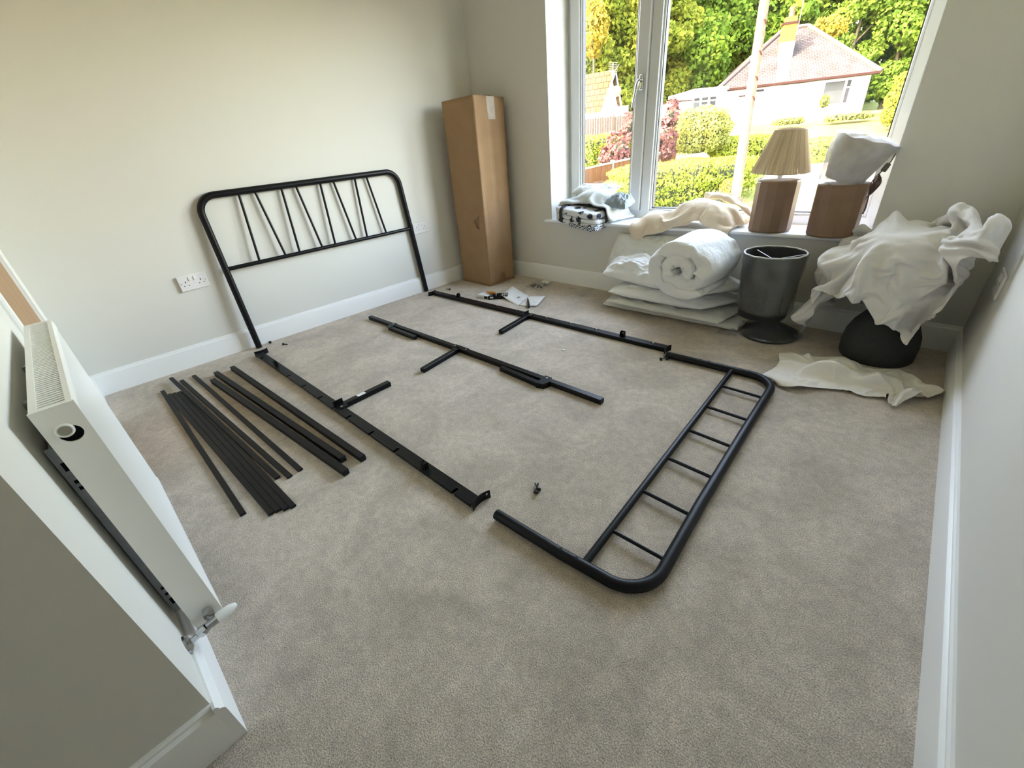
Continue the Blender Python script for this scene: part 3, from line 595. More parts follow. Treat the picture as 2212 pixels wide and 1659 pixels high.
xc, yc = -.185, 2.66
cp = [(c2[0]+.10, yc-.03, SZ+.395), (xc+.012, yc-.02, SZ+.375), (xc+.012, yc-.01, SZ+.33), (xc-.006, yc, SZ+.295), (xc-.02, yc, SZ+.27)]
def spl(P, k=8):
    P = [Vector(p) for p in P]; out = []
    for i in range(len(P)-1):
        p0, p1, p2, p3 = P[max(i-1, 0)], P[i], P[i+1], P[min(i+2, len(P)-1)]
        for j in range(k):
            t_ = j/k; out.append(.5*((2*p1)+(p2-p0)*t_+(2*p0-5*p1+4*p2-p3)*t_*t_+(3*p1-p0-3*p2+p3)*t_**3))
    return out + [P[-1]]
m = MB().tube(spl(cp), .0022, 6)
for k in range(5):
    o_ = .004*k; m.tube(spl([(xc-.022+o_, yc+.003*k, SZ+.275-o_), (xc-.036+o_, yc+.003*k, SZ+.235), (xc-.030, yc, SZ+.185), (xc-.018+o_, yc+.002*k, SZ+.235), (xc-.018, yc, SZ+.275)]), .0020, 6)
m.tube(spl([(xc-.03, yc, SZ+.19), (xc-.052, yc+.004, SZ+.13), (xc-.042, yc+.006, SZ+.105), (xc-.028, yc+.004, SZ+.12), (xc-.030, yc, SZ+.185)]), .0020, 6)
m.tube(spl([(xc-.045, yc+.004, SZ+.112), (xc-.075, yc+.01, SZ+.09), (c2[0]+.09, yc+.03, SZ+.085)]), .0020, 6)
MB().tube(spl([(c2[0]+.098, yc+.01, SZ+.04), (c2[0]+.112, yc+.0, SZ+.015), (c2[0]+.118, yc-.005, SZ+.004)]), .0020, 6).build('power_cord', M_cord, L2)
m.build('power_cord', M_cord, L2)
MB().box((xc-.002, yc, SZ+.300), (.022, .018, .034), Matrix.Rotation(.35, 3, 'Y'), .003).build('plug', mat('grey_plug', (.16, .13, .10), .4, noise_s=30, noise_a=.1), L2)
# ------------------------------------------------------------------ outside (u to the right, w away from the house, z up)
def X(p): return Vector((p[0]*_ca + p[1]*_sa, -p[0]*_sa + p[1]*_ca, p[2]))
def Ew(px, py, w_):                                   # point of the photograph at distance w_ from the room
    d = _fw*FPX + _rt*(px-1106) - _up*(py-829.5); t = w_/(d.x*_sa + d.y*_ca); q = d*t
    return (q.x*_ca - q.y*_sa, w_, 1+q.z)
def leafmat(name, c1, c2, tr=.35, rough=.5):
    m = bpy.data.materials.new(name); m.use_nodes = True; n = m.node_tree; L = n.links; n.nodes.remove(n.nodes['Principled BSDF']); out = n.nodes['Material Output']
    g = n.nodes.new('ShaderNodeNewGeometry'); tc = n.nodes.new('ShaderNodeTexCoord'); t = n.nodes.new('ShaderNodeTexNoise'); t.inputs['Scale'].default_value = .55; t.inputs['Detail'].default_value = 3; L.new(tc.outputs['Object'], t.inputs['Vector'])
    mx = n.nodes.new('ShaderNodeMix'); mx.data_type = 'RGBA'; mx.inputs[6].default_value = (*c1, 1); mx.inputs[7].default_value = (*c2, 1)
    ma = n.nodes.new('ShaderNodeMath'); ma.operation = 'MULTIPLY_ADD'; ma.inputs[1].default_value = .5; L.new(g.outputs['Random Per Island'], ma.inputs[0])
    mr = n.nodes.new('ShaderNodeMapRange'); mr.inputs[1].default_value = .35; mr.inputs[2].default_value = .65; mr.inputs[4].default_value = .5; L.new(t.outputs[0], mr.inputs[0]); L.new(mr.outputs[0], ma.inputs[2]); L.new(ma.outputs[0], mx.inputs[0])
    d = n.nodes.new('ShaderNodeBsdfDiffuse'); l = n.nodes.new('ShaderNodeBsdfTranslucent'); s = n.nodes.new('ShaderNodeMixShader'); s.inputs[0].default_value = tr
    L.new(mx.outputs[2], d.inputs[0]); L.new(mx.outputs[2], l.inputs[0]); L.new(d.outputs[0], s.inputs[1]); L.new(l.outputs[0], s.inputs[2]); L.new(s.outputs[0], out.inputs[0]); return m
K = .80                                                # leaves and grass are dark things; this is their common albedo level
def kc(*c): return tuple(K*x for x in c)
M_leafY = leafmat('leaf_yellow_green', kc(.22, .23, .035), kc(.10, .15, .02))
M_leafG = leafmat('leaf_green', kc(.13, .20, .025), kc(.06, .12, .02))
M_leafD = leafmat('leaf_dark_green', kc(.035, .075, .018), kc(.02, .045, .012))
M_leafO = leafmat('leaf_orange', kc(.27, .17, .03), kc(.20, .20, .03))
M_leafP = leafmat('leaf_purple', kc(.15, .065, .07), kc(.09, .05, .04))
M_leafH = leafmat('leaf_hedge', kc(.24, .28, .04), kc(.11, .17, .03))
M_leafL = leafmat('leaf_lawn_bush', kc(.30, .30, .08), kc(.14, .18, .05))
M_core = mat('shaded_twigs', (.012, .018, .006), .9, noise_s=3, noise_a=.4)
M_bark = mat('bark', (.06, .052, .034), .9, noise_s=6, noise_a=.4, bump=.5, bump_s=20, dist=.02, spec=.05)
M_ground = mat('rough_grass', kc(.22, .24, .06), .95, noise_s=1.2, noise_a=.35, bump=.5, bump_s=30, dist=.03, spec=.05)
M_lawn = mat('lawn', (.085, .085, .024), .95, noise_s=.8, noise_a=.2, bump=.4, bump_s=40, dist=.02, spec=.05)
M_drive = mat('pale_paving', (.30, .28, .25), .9, noise_s=1.5, noise_a=.12, bump=.3, bump_s=40, dist=.01, spec=.05)
M_render = mat('white_render', (.82, .82, .80), .85, noise_s=2, noise_a=.03, spec=.05)
M_winf = mat('far_window_frame', (.85, .85, .85), .5, noise_s=5, noise_a=.02, spec=.05)
M_pane = mat('far_window_glass', (.02, .022, .026), .4, noise_s=2, noise_a=.4, spec=.05)
M_paneb = mat('far_window_blind', (.035, .04, .043), .6, noise_s=2, noise_a=.2, spec=.05)
M_gut = mat('brown_gutter', (.022, .010, .009), .6, noise_s=5, noise_a=.2, spec=.05)
M_pole = mat('pole_timber', (.10, .08, .058), .85, noise_s=8, noise_a=.3, spec=.05)
M_fence = mat('orange_fence_board', (.095, .042, .016), .8, noise_s=9, noise_a=.25, spec=.05)
M_fencew = mat('weathered_fence_board', (.07, .055, .043), .85, noise_s=9, noise_a=.25, spec=.05)
M_conc = mat('concrete_post', (.13, .115, .10), .85, noise_s=9, noise_a=.15, spec=.05)
def tilemat(name, c1, c2, mort, sx, sy):
    m = bpy.data.materials.new(name); m.use_nodes = True; n = m.node_tree; L = n.links; b = n.nodes['Principled BSDF']; b.inputs['Roughness'].default_value = .9; b.inputs['Specular IOR Level'].default_value = .04
    tc = n.nodes.new('ShaderNodeTexCoord'); br = n.nodes.new('ShaderNodeTexBrick'); br.inputs['Scale'].default_value = 1; br.inputs['Brick Width'].default_value = sx; br.inputs['Row Height'].default_value = sy; br.inputs['Mortar Size'].default_value = .015
    br.inputs['Color1'].default_value = (*c1, 1); br.inputs['Color2'].default_value = (*c2, 1); br.inputs['Mortar'].default_value = (*mort, 1)
    L.new(tc.outputs['UV'], br.inputs['Vector']); t = n.nodes.new('ShaderNodeTexNoise'); t.inputs['Scale'].default_value = 1.1; t.inputs['Detail'].default_value = 5; L.new(tc.outputs['Object'], t.inputs['Vector'])
    mr = n.nodes.new('ShaderNodeMapRange'); mr.inputs[1].default_value = .3; mr.inputs[2].default_value = .7; mr.inputs[3].default_value = .72; mr.inputs[4].default_value = 1.2; L.new(t.outputs[0], mr.inputs[0])
    mu = n.nodes.new('ShaderNodeMix'); mu.data_type = 'RGBA'; mu.blend_type = 'MULTIPLY'; mu.inputs[0].default_value = 1; L.new(br.outputs[0], mu.inputs[6]); L.new(mr.outputs[0], mu.inputs[7]); L.new(mu.outputs[2], b.inputs['Base Color']); return m
M_tile = tilemat('grey_brown_roof_tile', (.040, .036, .036), (.029, .026, .027), (.012, .010, .010), .3, .17)
M_tile2 = tilemat('buff_roof_tile', (.055, .038, .022), (.042, .029, .016), (.012, .008, .006), .33, .30)
M_streak = mat('pale_roof_tone', (.062, .054, .046), .9, noise_s=3, noise_a=.25, spec=.05)
M_chimb = mat('yellow_stock_brick', (.12, .075, .018), .85, noise_s=6, noise_a=.25, spec=.05)
M_pot = mat('terracotta_pot', (.15, .055, .035), .8, noise_s=8, noise_a=.2, spec=.05)

# terrain: profile of height over w, slightly varied over u
TP = [(3.2, -1.9), (10, -1.75), (14, -1.45), (17, -1.12), (21, -.86), (24, -.66), (27, -.1), (30, .45), (33, .92), (45, 1.3), (60, 4.0), (80, 9)]
def tz(w_):
    for (a, b), (c, d) in zip(TP, TP[1:]):
        if w_ <= c: return b + (d-b)*max(0, (w_-a))/(c-a)
    return TP[-1][1]
m = MB(X).grid(lambda u, v: (-40+110*u, 4.4+70*v, tz(4.4+70*v)), 30, 90); m.build('ground', M_ground, smooth=60)['kind'] = 'structure'
uL = lambda w_: .545*w_
def strip(u0f, u1f, w0, w1, dz, nm, mt):
    m = MB(X).grid(lambda a, b: (lambda w_: (u0f(w_) + (u1f(w_)-u0f(w_))*a, w_, tz(w_)+dz + .02*noise.noise(Vector((a*9, b*9, 0)))))(w0+(w1-w0)*b), 20, 24); o = m.build(nm, mt, smooth=60); o['kind'] = 'structure'; return o
strip(lambda w_: .53*w_, lambda w_: 34, 24.6, 32.8, .03, 'lawn', M_lawn)
strip(lambda w_: .588*w_, lambda w_: 30, 8, 22.3, .04, 'driveway', M_drive)
# leaves
def leaf_mesh(name, pts, nrm, size, matl, jit=.8, asp=.62):
    n_ = len(pts); r = rng.normal(size=(n_, 3)); nn_ = nrm*(1-jit*.5) + r*jit*.6; nn_ /= np.linalg.norm(nn_, axis=1)[:, None]+1e-9
    a = np.cross(nn_, rng.normal(size=(n_, 3))); a /= np.linalg.norm(a, axis=1)[:, None]+1e-9; b = np.cross(nn_, a)
    s = size*(.6+.8*rng.random((n_, 1))); v = np.empty((n_, 4, 3)); v[:, 0] = pts-a*s*.5; v[:, 1] = pts+b*s*.5*asp+nn_*s*.06; v[:, 2] = pts+a*s*.5; v[:, 3] = pts-b*s*.5*asp+nn_*s*.06
    me = bpy.data.meshes.new(name); me.vertices.add(n_*4); me.loops.add(n_*4); me.polygons.add(n_)
    me.vertices.foreach_set('co', v.reshape(-1)); me.loops.foreach_set('vertex_index', np.arange(n_*4, dtype=np.int32)); me.polygons.foreach_set('loop_start', np.arange(0, n_*4, 4, dtype=np.int32)); me.polygons.foreach_set('loop_total', np.full(n_, 4, dtype=np.int32))
    me.update(); me.validate(); me.materials.append(matl); return me
def blob_pts(n_, c, r, shell=.25, cut=-1.0, boxy=2.0):
    d = rng.normal(size=(n_*2, 3)); d /= np.linalg.norm(d, axis=1)[:, None]; d = d[d[:, 2] > cut][:n_]
    if boxy != 2: d = d / (np.abs(d)**boxy).sum(axis=1)[:, None]**(1/boxy)
    k = 1 - shell*rng.random((len(d), 1))**1.6; k += .05*np.sin(d[:, :1]*9+c[0]) + .05*np.sin(d[:, 2:]*11+c[1])
    return np.array(c) + d*np.array(r)*k, d
def to_obj(me, name, parent, loc=(0, 0, 0), kind='stuff'):
    o = bpy.data.objects.new(name, me); COL.objects.link(o); o.parent = parent; o.location = loc
    if kind: o['kind'] = kind
    return o
Rz_out = Matrix(((_ca, _sa, 0), (-_sa, _ca, 0), (0, 0, 1)))
def place(o, u, w_, z): o.location = X((u, w_, z)); o.rotation_euler = Rz_out.to_euler()
def bush(name, u, w_, z, rad_, n_, size, matl, label, cat='bush', group=None, boxy=2.0, z0=None, lobes=None):
    t = thing(name, (0, 0, 0), label, cat, group); place(t, u, w_, z)
    P, N_ = [], []
    for lc, lr, f in (lobes or [((0, 0, rad_[2]), rad_, 1)]):
        p, d = blob_pts(int(n_*f), lc, lr, .22, -.75, boxy); P.append(p); N_.append(d)
        bm = bmesh.new(); 
    to_obj(leaf_mesh('leaves', np.vstack(P), np.vstack(N_), size, matl), 'foliage', t)
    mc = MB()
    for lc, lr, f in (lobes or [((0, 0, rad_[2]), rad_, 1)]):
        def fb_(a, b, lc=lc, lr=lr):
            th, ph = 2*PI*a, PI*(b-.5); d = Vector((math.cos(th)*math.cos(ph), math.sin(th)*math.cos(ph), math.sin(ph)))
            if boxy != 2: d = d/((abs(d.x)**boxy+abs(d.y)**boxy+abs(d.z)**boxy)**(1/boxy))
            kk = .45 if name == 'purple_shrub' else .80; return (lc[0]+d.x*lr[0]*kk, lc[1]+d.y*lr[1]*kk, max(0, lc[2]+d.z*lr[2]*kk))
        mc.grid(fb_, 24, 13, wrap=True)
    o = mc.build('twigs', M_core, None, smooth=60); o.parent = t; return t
def crown(n_, lobes, size, matl):
    P, N_ = [], []
    for c, r, f in lobes:
        p, d = blob_pts(int(n_*f), c, r, .35, -.9); P.append(p); N_.append(d)
    return leaf_mesh('tree_crown', np.vstack(P), np.vstack(N_), size, matl, .9)
def mk_lobes(seed, h0, H_, R_w, k):
    rr = random.Random(seed); out = []
    for i in range(k):
        z = h0 + (H_-h0)*(i+.5)/k + rr.uniform(-.4, .4); fr = (z-h0)/(H_-h0); R1 = R_w*(1-.55*abs(fr-.4)*1.6); a = rr.uniform(0, 2*PI); q = R1*rr.uniform(.25, .75)
        s = rr.uniform(.8, 1.35); out.append(((q*math.cos(a), q*math.sin(a), z), (s*1.35, s*1.35, s*.95), 1/k))
    return out
CR = {}
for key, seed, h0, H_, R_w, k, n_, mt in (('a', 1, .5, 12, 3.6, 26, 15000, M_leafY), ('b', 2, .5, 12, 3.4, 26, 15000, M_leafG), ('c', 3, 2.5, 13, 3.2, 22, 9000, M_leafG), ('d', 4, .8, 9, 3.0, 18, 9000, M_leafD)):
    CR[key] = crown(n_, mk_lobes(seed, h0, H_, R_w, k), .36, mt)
def trunk_mesh(seed, H_, r0):
    rr = random.Random(seed); m = MB(); lean = rr.uniform(-.8, .8); P = [(lean*(i/7)**1.3 + rr.uniform(-.15, .15), rr.uniform(-.15, .15), H_*i/7) for i in range(8)]
    m.tube(P, r0, 8, rs=[r0*(1.15-.9*i/7) for i in range(8)])
    for k in range(6):
        i = rr.randint(2, 5); p = Vector(P[i]); a = rr.uniform(0, 2*PI); e = p + Vector((math.cos(a)*1.8, math.sin(a)*1.2, rr.uniform(1.2, 2.6))); m.tube([p, p.lerp(e, .5)+Vector((0, 0, -.1)), e], .06, 6, rs=[r0*.5, r0*.32, r0*.12])
    o = m.build('trunk', M_bark, None, smooth=60); me = o.data; bpy.data.objects.remove(o); return me
TK = [trunk_mesh(s, 12, .17) for s in (11, 12, 13)]
def tree(u, w_, key, tk, label, sc=1.0, rot=0, zoff=0, group='woodland trees on the bank behind the bungalow'):
    t = thing('woodland_tree', X((u, w_, tz(w_)+zoff)), label, 'tree', group); t.rotation_euler = (0, 0, rot)
    for me, nm in ((TK[tk], 'trunk'), (CR[key], 'crown')):
        o = bpy.data.objects.new(nm, me); COL.objects.link(o); o.parent = t; o.scale = (sc, sc, sc)
        if nm == 'crown': o['kind'] = 'stuff'
TREES = ((8.5, 38.5, 'a', 0, .8, 0, 'yellow-green tree directly behind the gabled house, left pane'), (11.6, 40, 'a', 1, .95, 1.3, 'yellow-green tree seen just left of the window mullion'), (5.5, 40, 'a', 2, .9, 2.2, 'yellow-green tree at the left edge of the left pane'),
 (14.8, 41.5, 'a', 1, .9, 4, 'yellow-green tree just right of the mullion, above the flat roof'), (17.3, 42.5, 'b', 0, 1.0, .7, 'green tree between the mullion and the utility pole'), (20.5, 45.5, 'b', 2, 1.0, 2.9, 'green tree right behind the utility pole and left roof hip'),
 (11, 47, 'b', 1, 1.15, 3.3, 'taller green tree in the second row behind the gabled house'), (15, 49, 'b', 2, 1.2, 1.9, 'tall green tree in the second row, right of the mullion'), (6, 47, 'b', 0, 1.2, 5, 'tall green tree in the second row at the far left of the view'),
 (24, 46, 'c', 0, .95, .5, 'thin-crowned tree with bare trunk right behind the chimney'), (27.5, 44.5, 'c', 1, .95, 2, 'thin-crowned tree with bare trunk above the bungalow ridge'), (31, 43, 'c', 2, .95, 3.6, 'thin-crowned tree with bare trunk above the right roof hip'),
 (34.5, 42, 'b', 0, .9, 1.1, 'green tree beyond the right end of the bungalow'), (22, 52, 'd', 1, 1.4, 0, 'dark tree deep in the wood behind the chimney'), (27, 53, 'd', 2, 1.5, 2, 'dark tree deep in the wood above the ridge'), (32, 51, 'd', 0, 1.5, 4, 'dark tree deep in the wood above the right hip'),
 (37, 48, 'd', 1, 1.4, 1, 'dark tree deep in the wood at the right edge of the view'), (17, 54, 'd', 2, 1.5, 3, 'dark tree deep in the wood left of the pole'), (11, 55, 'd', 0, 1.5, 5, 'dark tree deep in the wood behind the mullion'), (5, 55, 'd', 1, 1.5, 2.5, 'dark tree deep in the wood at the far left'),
 (37.5, 40, 'b', 2, .9, 2.5, 'green tree at the right edge, nearest the window reveal'), (29, 48, 'd', 0, 1.1, .8, 'smaller dark tree just behind the bungalow ridge'), (0.5, 44, 'a', 1, 1.0, .8, 'yellow-green tree hidden mostly beyond the left window jamb'))
for u, w_, key, tk, sc, rot, lab in TREES: tree(u, w_, key, tk, lab, sc, rot)
def small_tree(px, py, w_, r, mt, label, n_=1800, size=.3):
    u, w_, z = Ew(px, py, w_); t = thing('small_tree', X((u, w_, tz(w_))), label, 'tree'); h = z-tz(w_)
    m = MB().tube([(0, 0, 0), (.1, 0, h*.5), (0, 0, h)], .1, 7, rs=[.12, .09, .04]); o = m.build('trunk', M_bark, None, smooth=60); o.parent = t
    p, d = blob_pts(n_, (0, 0, h), r, .5); to_obj(leaf_mesh('crown_leaves', p, d, size, mt), 'crown', t)
small_tree(1282, 60, 35.5, (1.0, .9, 1.5), M_leafO, 'orange-tinted tree at the left edge of the window view', 1300)
small_tree(1790, 62, 40, (1.3, .8, .8), M_leafO, 'golden-leaved young tree above the bungalow ridge', 800)
# ---- bungalow
U0, W0 = Vector((15.85, 34, 0)), None
dB = Vector((.948, -.318, 0)); nB = Vector((.318, .948, 0)); LB, DB, GZ, EZ, RZ = 9.4, 9.0, .35, 3.25, 6.55
bung = thing('bungalow', X((20.3, 32.5, GZ)), 'white rendered bungalow with brown hipped roof across the lawn', 'house')
Bt = lambda p: X(U0 + dB*p[0] + nB*p[1] + Vector((0, 0, p[2])))
MB(Bt).bb(0.35, LB-.35, .35, DB, GZ-.6, EZ).build('wall', M_render, bung)
# roof faces with UVs for the tile courses
A_, B_, C_, D_ = Vector((0, 0, EZ-.06)), Vector((LB, 0, EZ-.06)), Vector((LB, DB, EZ-.06)), Vector((0, DB, EZ-.06)); R1, R2_ = Vector((LB/2-.35, 4.3, RZ)), Vector((LB/2+1.15, 4.3, RZ))
def roofmesh(name, faces, T, matl, parent, off=0):
    me = bpy.data.meshes.new(name); vs = []; fs = []; uvs = []
    for f in faces:
        i0 = len(vs); vs += [T(p)-wloc(parent) for p in f]; fs.append(tuple(range(i0, i0+len(f)))); e = (f[1]-f[0]).normalized(); nn_ = (f[1]-f[0]).cross(f[2]-f[0]).normalized(); g = nn_.cross(e)
        uvs += [((p-f[0]).dot(e), (p-f[0]).dot(g)) for p in f]
    me.from_pydata([tuple(v) for v in vs], [], fs); uvl = me.uv_layers.new(name='UVMap')
    for i, uv in enumerate(uvs): uvl.data[i].uv = uv
    me.materials.append(matl); o = bpy.data.objects.new(name, me); COL.objects.link(o); o.parent = parent; return o
roofmesh('roof', [(A_, B_, R2_, R1), (B_, C_, R2_), (C_, D_, R1, R2_), (D_, A_, R1)], Bt, M_tile, bung)
m = MB(Bt)
for a, b in ((A_, R1), (B_, R2_), (R1, R2_), (C_, R2_), (D_, R1)): m.tube([a+Vector((0, 0, .03)), b+Vector((0, 0, .03))], .13, 8)
m.build('ridge_tiles', mat('ridge_tile', (.06, .048, .044), .85, noise_s=4, noise_a=.2, spec=.05), bung)
MB(Bt).bb(0, LB, -.08, .06, EZ-.14, EZ-.02).bb(.0, LB, .06, .36, EZ-.16, EZ-.10).build('gutter', M_gut, bung)
def win2(par, T, x0, x1, z0, z1, yf, split, pane=None):
    f = MB(T); t_ = .07; f.bb(x0, x1, yf-.04, yf+.03, z0, z0+t_).bb(x0, x1, yf-.04, yf+.03, z1-t_, z1).bb(x0, x0+t_, yf-.04, yf+.03, z0, z1).bb(x1-t_, x1, yf-.04, yf+.03, z0, z1)
    for s_ in split: f.bb(s_-.06, s_+.06, yf-.04, yf+.03, z0, z1)
    fo = f.build('window', M_winf, par); xs = [x0] + list(split) + [x1]
    return fo, xs
def onfront(px, py):                                   # px -> distance along bungalow front
    d = _fw*FPX + _rt*(px-1106) - _up*(py-829.5); o0 = Bt((0, .35, 0)); n_ = (Rz_out @ nB); t = (o0.dot(n_))/d.dot(n_); q = d*t - (Rz_out @ U0); q.z = 0
    return q.dot(Rz_out @ dB), 1+(d*t).z
xw0, zt = onfront(1781, 176); xw1, _ = onfront(1843, 172); xw2, zb = onfront(1810, 226)
fo, _x = win2(bung, Bt, xw0, xw1, zb, zt, .33, [onfront(1822, 200)[0]])
MB(Bt).bb(xw0+.06, onfront(1822, 200)[0]-.06, .30, .33, zb+.06, zt-.06).build('pane', M_paneb, fo)
MB(Bt).bb(onfront(1822, 200)[0]+.06, xw1-.06, .30, .33, zb+.06, zt-.50).bb(onfront(1822, 200)[0]+.06, xw1-.06, .30, .33, zt-.42, zt-.06).build('pane', M_pane, fo)
xa, za = onfront(1627, 193); xb, zb2 = onfront(1652, 200)
fo, _x = win2(bung, Bt, xa, xb, zb2, za+.02, .33, []); MB(Bt).bb(xa+.05, xb-.05, .30, .33, zb2+.04, za-.02).build('pane', M_pane, fo)
xa, za = onfront(1693, 181); xb, zb2 = onfront(1745, 186); MB(Bt).bb(xa, xb, .25, .36, za-.08, za+.12).build('blind_box', M_gut, bung)
xa, za = onfront(1596, 210); xb, zb2 = onfront(1609, 250); MB(Bt).bb(xa, xb, .30, .36, zb2, za).build('door', M_winf, bung); MB(Bt).bb(xa-.02, xb+.02, .28, .37, za, za+.08).build('door_hood', M_gut, bung)
ch = MB(Bt); cx = onfront(1700, 90)[0]
xc_, yc_ = 4.25, 2.3; ch.bb(xc_-.40, xc_+.40, yc_-.3, yc_+.3, EZ+.9, 6.55); ch.build('chimney_stack', M_chimb, bung)
MB(Bt).bb(xc_-.45, xc_+.45, yc_-.35, yc_+.35, 6.50, 6.62).build('chimney_band', M_gut, bung); MB(Bt).bb(xc_-.33, xc_+.33, yc_-.25, yc_+.25, 6.62, 6.9).build('chimney_cap', M_chimb, bung)
MB(Bt).lathe((xc_, yc_, 6.9), [(.17, 0), (.15, .35), (.19, .45), (.19, .5)], 12).build('chimney_pot', M_pot, bung)
MB(Bt).bb(xc_-.45, xc_+.42, yc_-.42, yc_-.30, EZ+1.0, EZ+2.3).build('white_chimney_front', M_render, bung)  # white slab against the lower front of the stack
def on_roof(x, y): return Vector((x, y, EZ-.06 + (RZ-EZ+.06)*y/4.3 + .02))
MB(Bt).add([on_roof(xc_-.6, .1), on_roof(xc_+.1, .1), on_roof(xc_+.40, yc_-.35), on_roof(xc_-.42, yc_-.35)], [(0, 1, 2, 3)]).build('pale_streak', M_streak, bung, smooth=0)  # paler streak down the roof from chimney to eaves
m = MB(Bt).tube([(xc_+.7, yc_+.8, 6.0), (xc_+.75, yc_+.8, 10.2)], .03, 6)
for k in range(7): m.tube([(xc_+.75+.1*k, yc_+.8-.2, 9.2+.15*k), (xc_+.75+.1*k, yc_+.8+.2, 9.2+.15*k)], .012, 4)
m.tube([(xc_+.5, yc_+.8, 9.0), (xc_+1.6, yc_+.8, 10.3)], .015, 4).build('aerial', M_conc, bung)
# flat-roofed extension and side wall
ex = thing('extension', X((14.5, 33.5, GZ)), 'low white flat-roofed extension on the left of the bungalow', 'building')
e0, e1 = Ew(1496, 262, 33.4), Ew(1552, 262, 33.4)
MB(X).bb(e0[0], e1[0]+.3, 33.4, 38, GZ-.6, Ew(1496, 201, 33.4)[2]).build('wall', M_render, ex)
MB(X).bb(e0[0]-.15, e1[0]+.3, 33.2, 38, Ew(1496, 201, 33.4)[2], Ew(1496, 197, 33.4)[2]+.1).build('flat_roof', M_winf, ex)
f0_, f1_ = Ew(1446, 262, 33.6), Ew(1496, 262, 33.6); MB(X).bb(f0_[0], f1_[0], 33.6, 37, GZ-1.4, Ew(1450, 222, 33.6)[2]).build('side_wall', M_render, ex)
MB(X).bb(f0_[0]-.05, f1_[0], 33.5, 37, Ew(1450, 222, 33.6)[2], Ew(1450, 222, 33.6)[2]+.08).build('parapet', M_gut, ex)
wz1, wz0 = Ew(1520, 207, 33.3)[2], Ew(1520, 240, 33.3)[2]; wx0, wx1 = Ew(1496, 225, 33.3)[0], Ew(1548, 225, 33.3)[0]
fo, xs = win2(ex, X, wx0, wx1, wz0, wz1, 33.36, [wx0+(wx1-wx0)*k/3 for k in (1, 2)])
for k in range(3):
    a = wx0+(wx1-wx0)*k/3+.09; b = wx0+(wx1-wx0)*(k+1)/3-.09; MB(X).bb(a, b, 33.30, 33.36, wz0+.10, wz0+.62*(wz1-wz0)).build('pane', M_paneb if k == 0 else M_pane, fo); MB(X).bb(a, b, 33.30, 33.36, wz0+.72*(wz1-wz0), wz1-.10).build('pane', M_pane, fo)
# ---- left house
lh = thing('neighbour_house', X((7, 30, -.2)), 'gabled white house with buff tiled roof at the left of the view', 'house')
WH = 29.5; ap = Ew(1318, 157, WH); rb = Ew(1334, 226, WH); lb = Ew(1291, 240, WH); g0 = Ew(1290, 262, WH)
ap, rb, lb = Vector(ap), Vector(rb), Vector(lb); lb.z = rb.z = (lb.z+rb.z)/2; ap.x = (lb.x+rb.x)/2 + .15
back = Vector((-4.5, 3.2, 0))                          # the ridge runs left and away
gable = [lb, rb, ap]
m = MB(X).ext([tuple(lb), tuple(rb), tuple(ap)], (0, 0, 0), tuple(back)); m.ext([(lb.x, lb.y, -1), (rb.x, rb.y, -1), tuple(rb), tuple(lb)], (0, 0, 0), tuple(back)); m.build('wall', M_render, lh)
o1, o2 = (lb-ap)*.10, (rb-ap)*.08; fwd = -back.normalized()*.25
roofmesh('roof', [((lb+o1+fwd+back*1.4), (lb+o1+fwd), (ap+fwd+Vector((0, 0, .12))), (ap+back*1.4+Vector((0, 0, .12)))), ((rb+o2+fwd), (rb+o2+fwd+back*1.4), (ap+back*1.4+Vector((0, 0, .12))), (ap+fwd+Vector((0, 0, .12))))], X, M_tile2, lh)
m = MB(X).beam(tuple(lb+o1+fwd-Vector((0, .03, .12))), tuple(ap+fwd-Vector((0, .03, .0))), .08, .2, 0, (0, -1, 0)).beam(tuple(ap+fwd-Vector((0, .03, 0))), tuple(rb+o2+fwd-Vector((0, .03, .12))), .08, .2, 0, (0, -1, 0)); m.build('bargeboard', mat('dark_bargeboard', (.06, .06, .07), .6, noise_s=5, noise_a=.2), lh)
x0_, x1_ = Ew(1334, 240, 29.4)[0], Ew(1357, 240, 29.4)[0]; MB(X).bb(x0_, x1_, 29.4, 33, -1, Ew(1345, 229, 29.4)[2]).build('garage', M_render, lh)
m = MB(X); aw = Vector(Ew(1324, 150, 29.2)); m.tube([(aw.x, 29.2, aw.z-1.6), (aw.x, 29.2, aw.z+.3)], .03, 6)
for k in range(6): m.tube([(aw.x-.25, 29.2, aw.z-.10+.08*k), (aw.x+.25, 29.2, aw.z-.10+.08*k)], .012, 4)
m.tube([(aw.x-.1, 29.2, aw.z-.3), (aw.x+.35, 29.2, aw.z+.2)], .015, 4).build('aerial', M_conc, lh)
dsh = Ew(1332, 197, 29.0); MB(X).lathe(dsh, [(.0, .06), (.18, .03), (.28, -.03)], 16, Matrix.Rotation(PI/2, 3, 'X'), caps=False).build('satellite_dish', M_conc, lh)
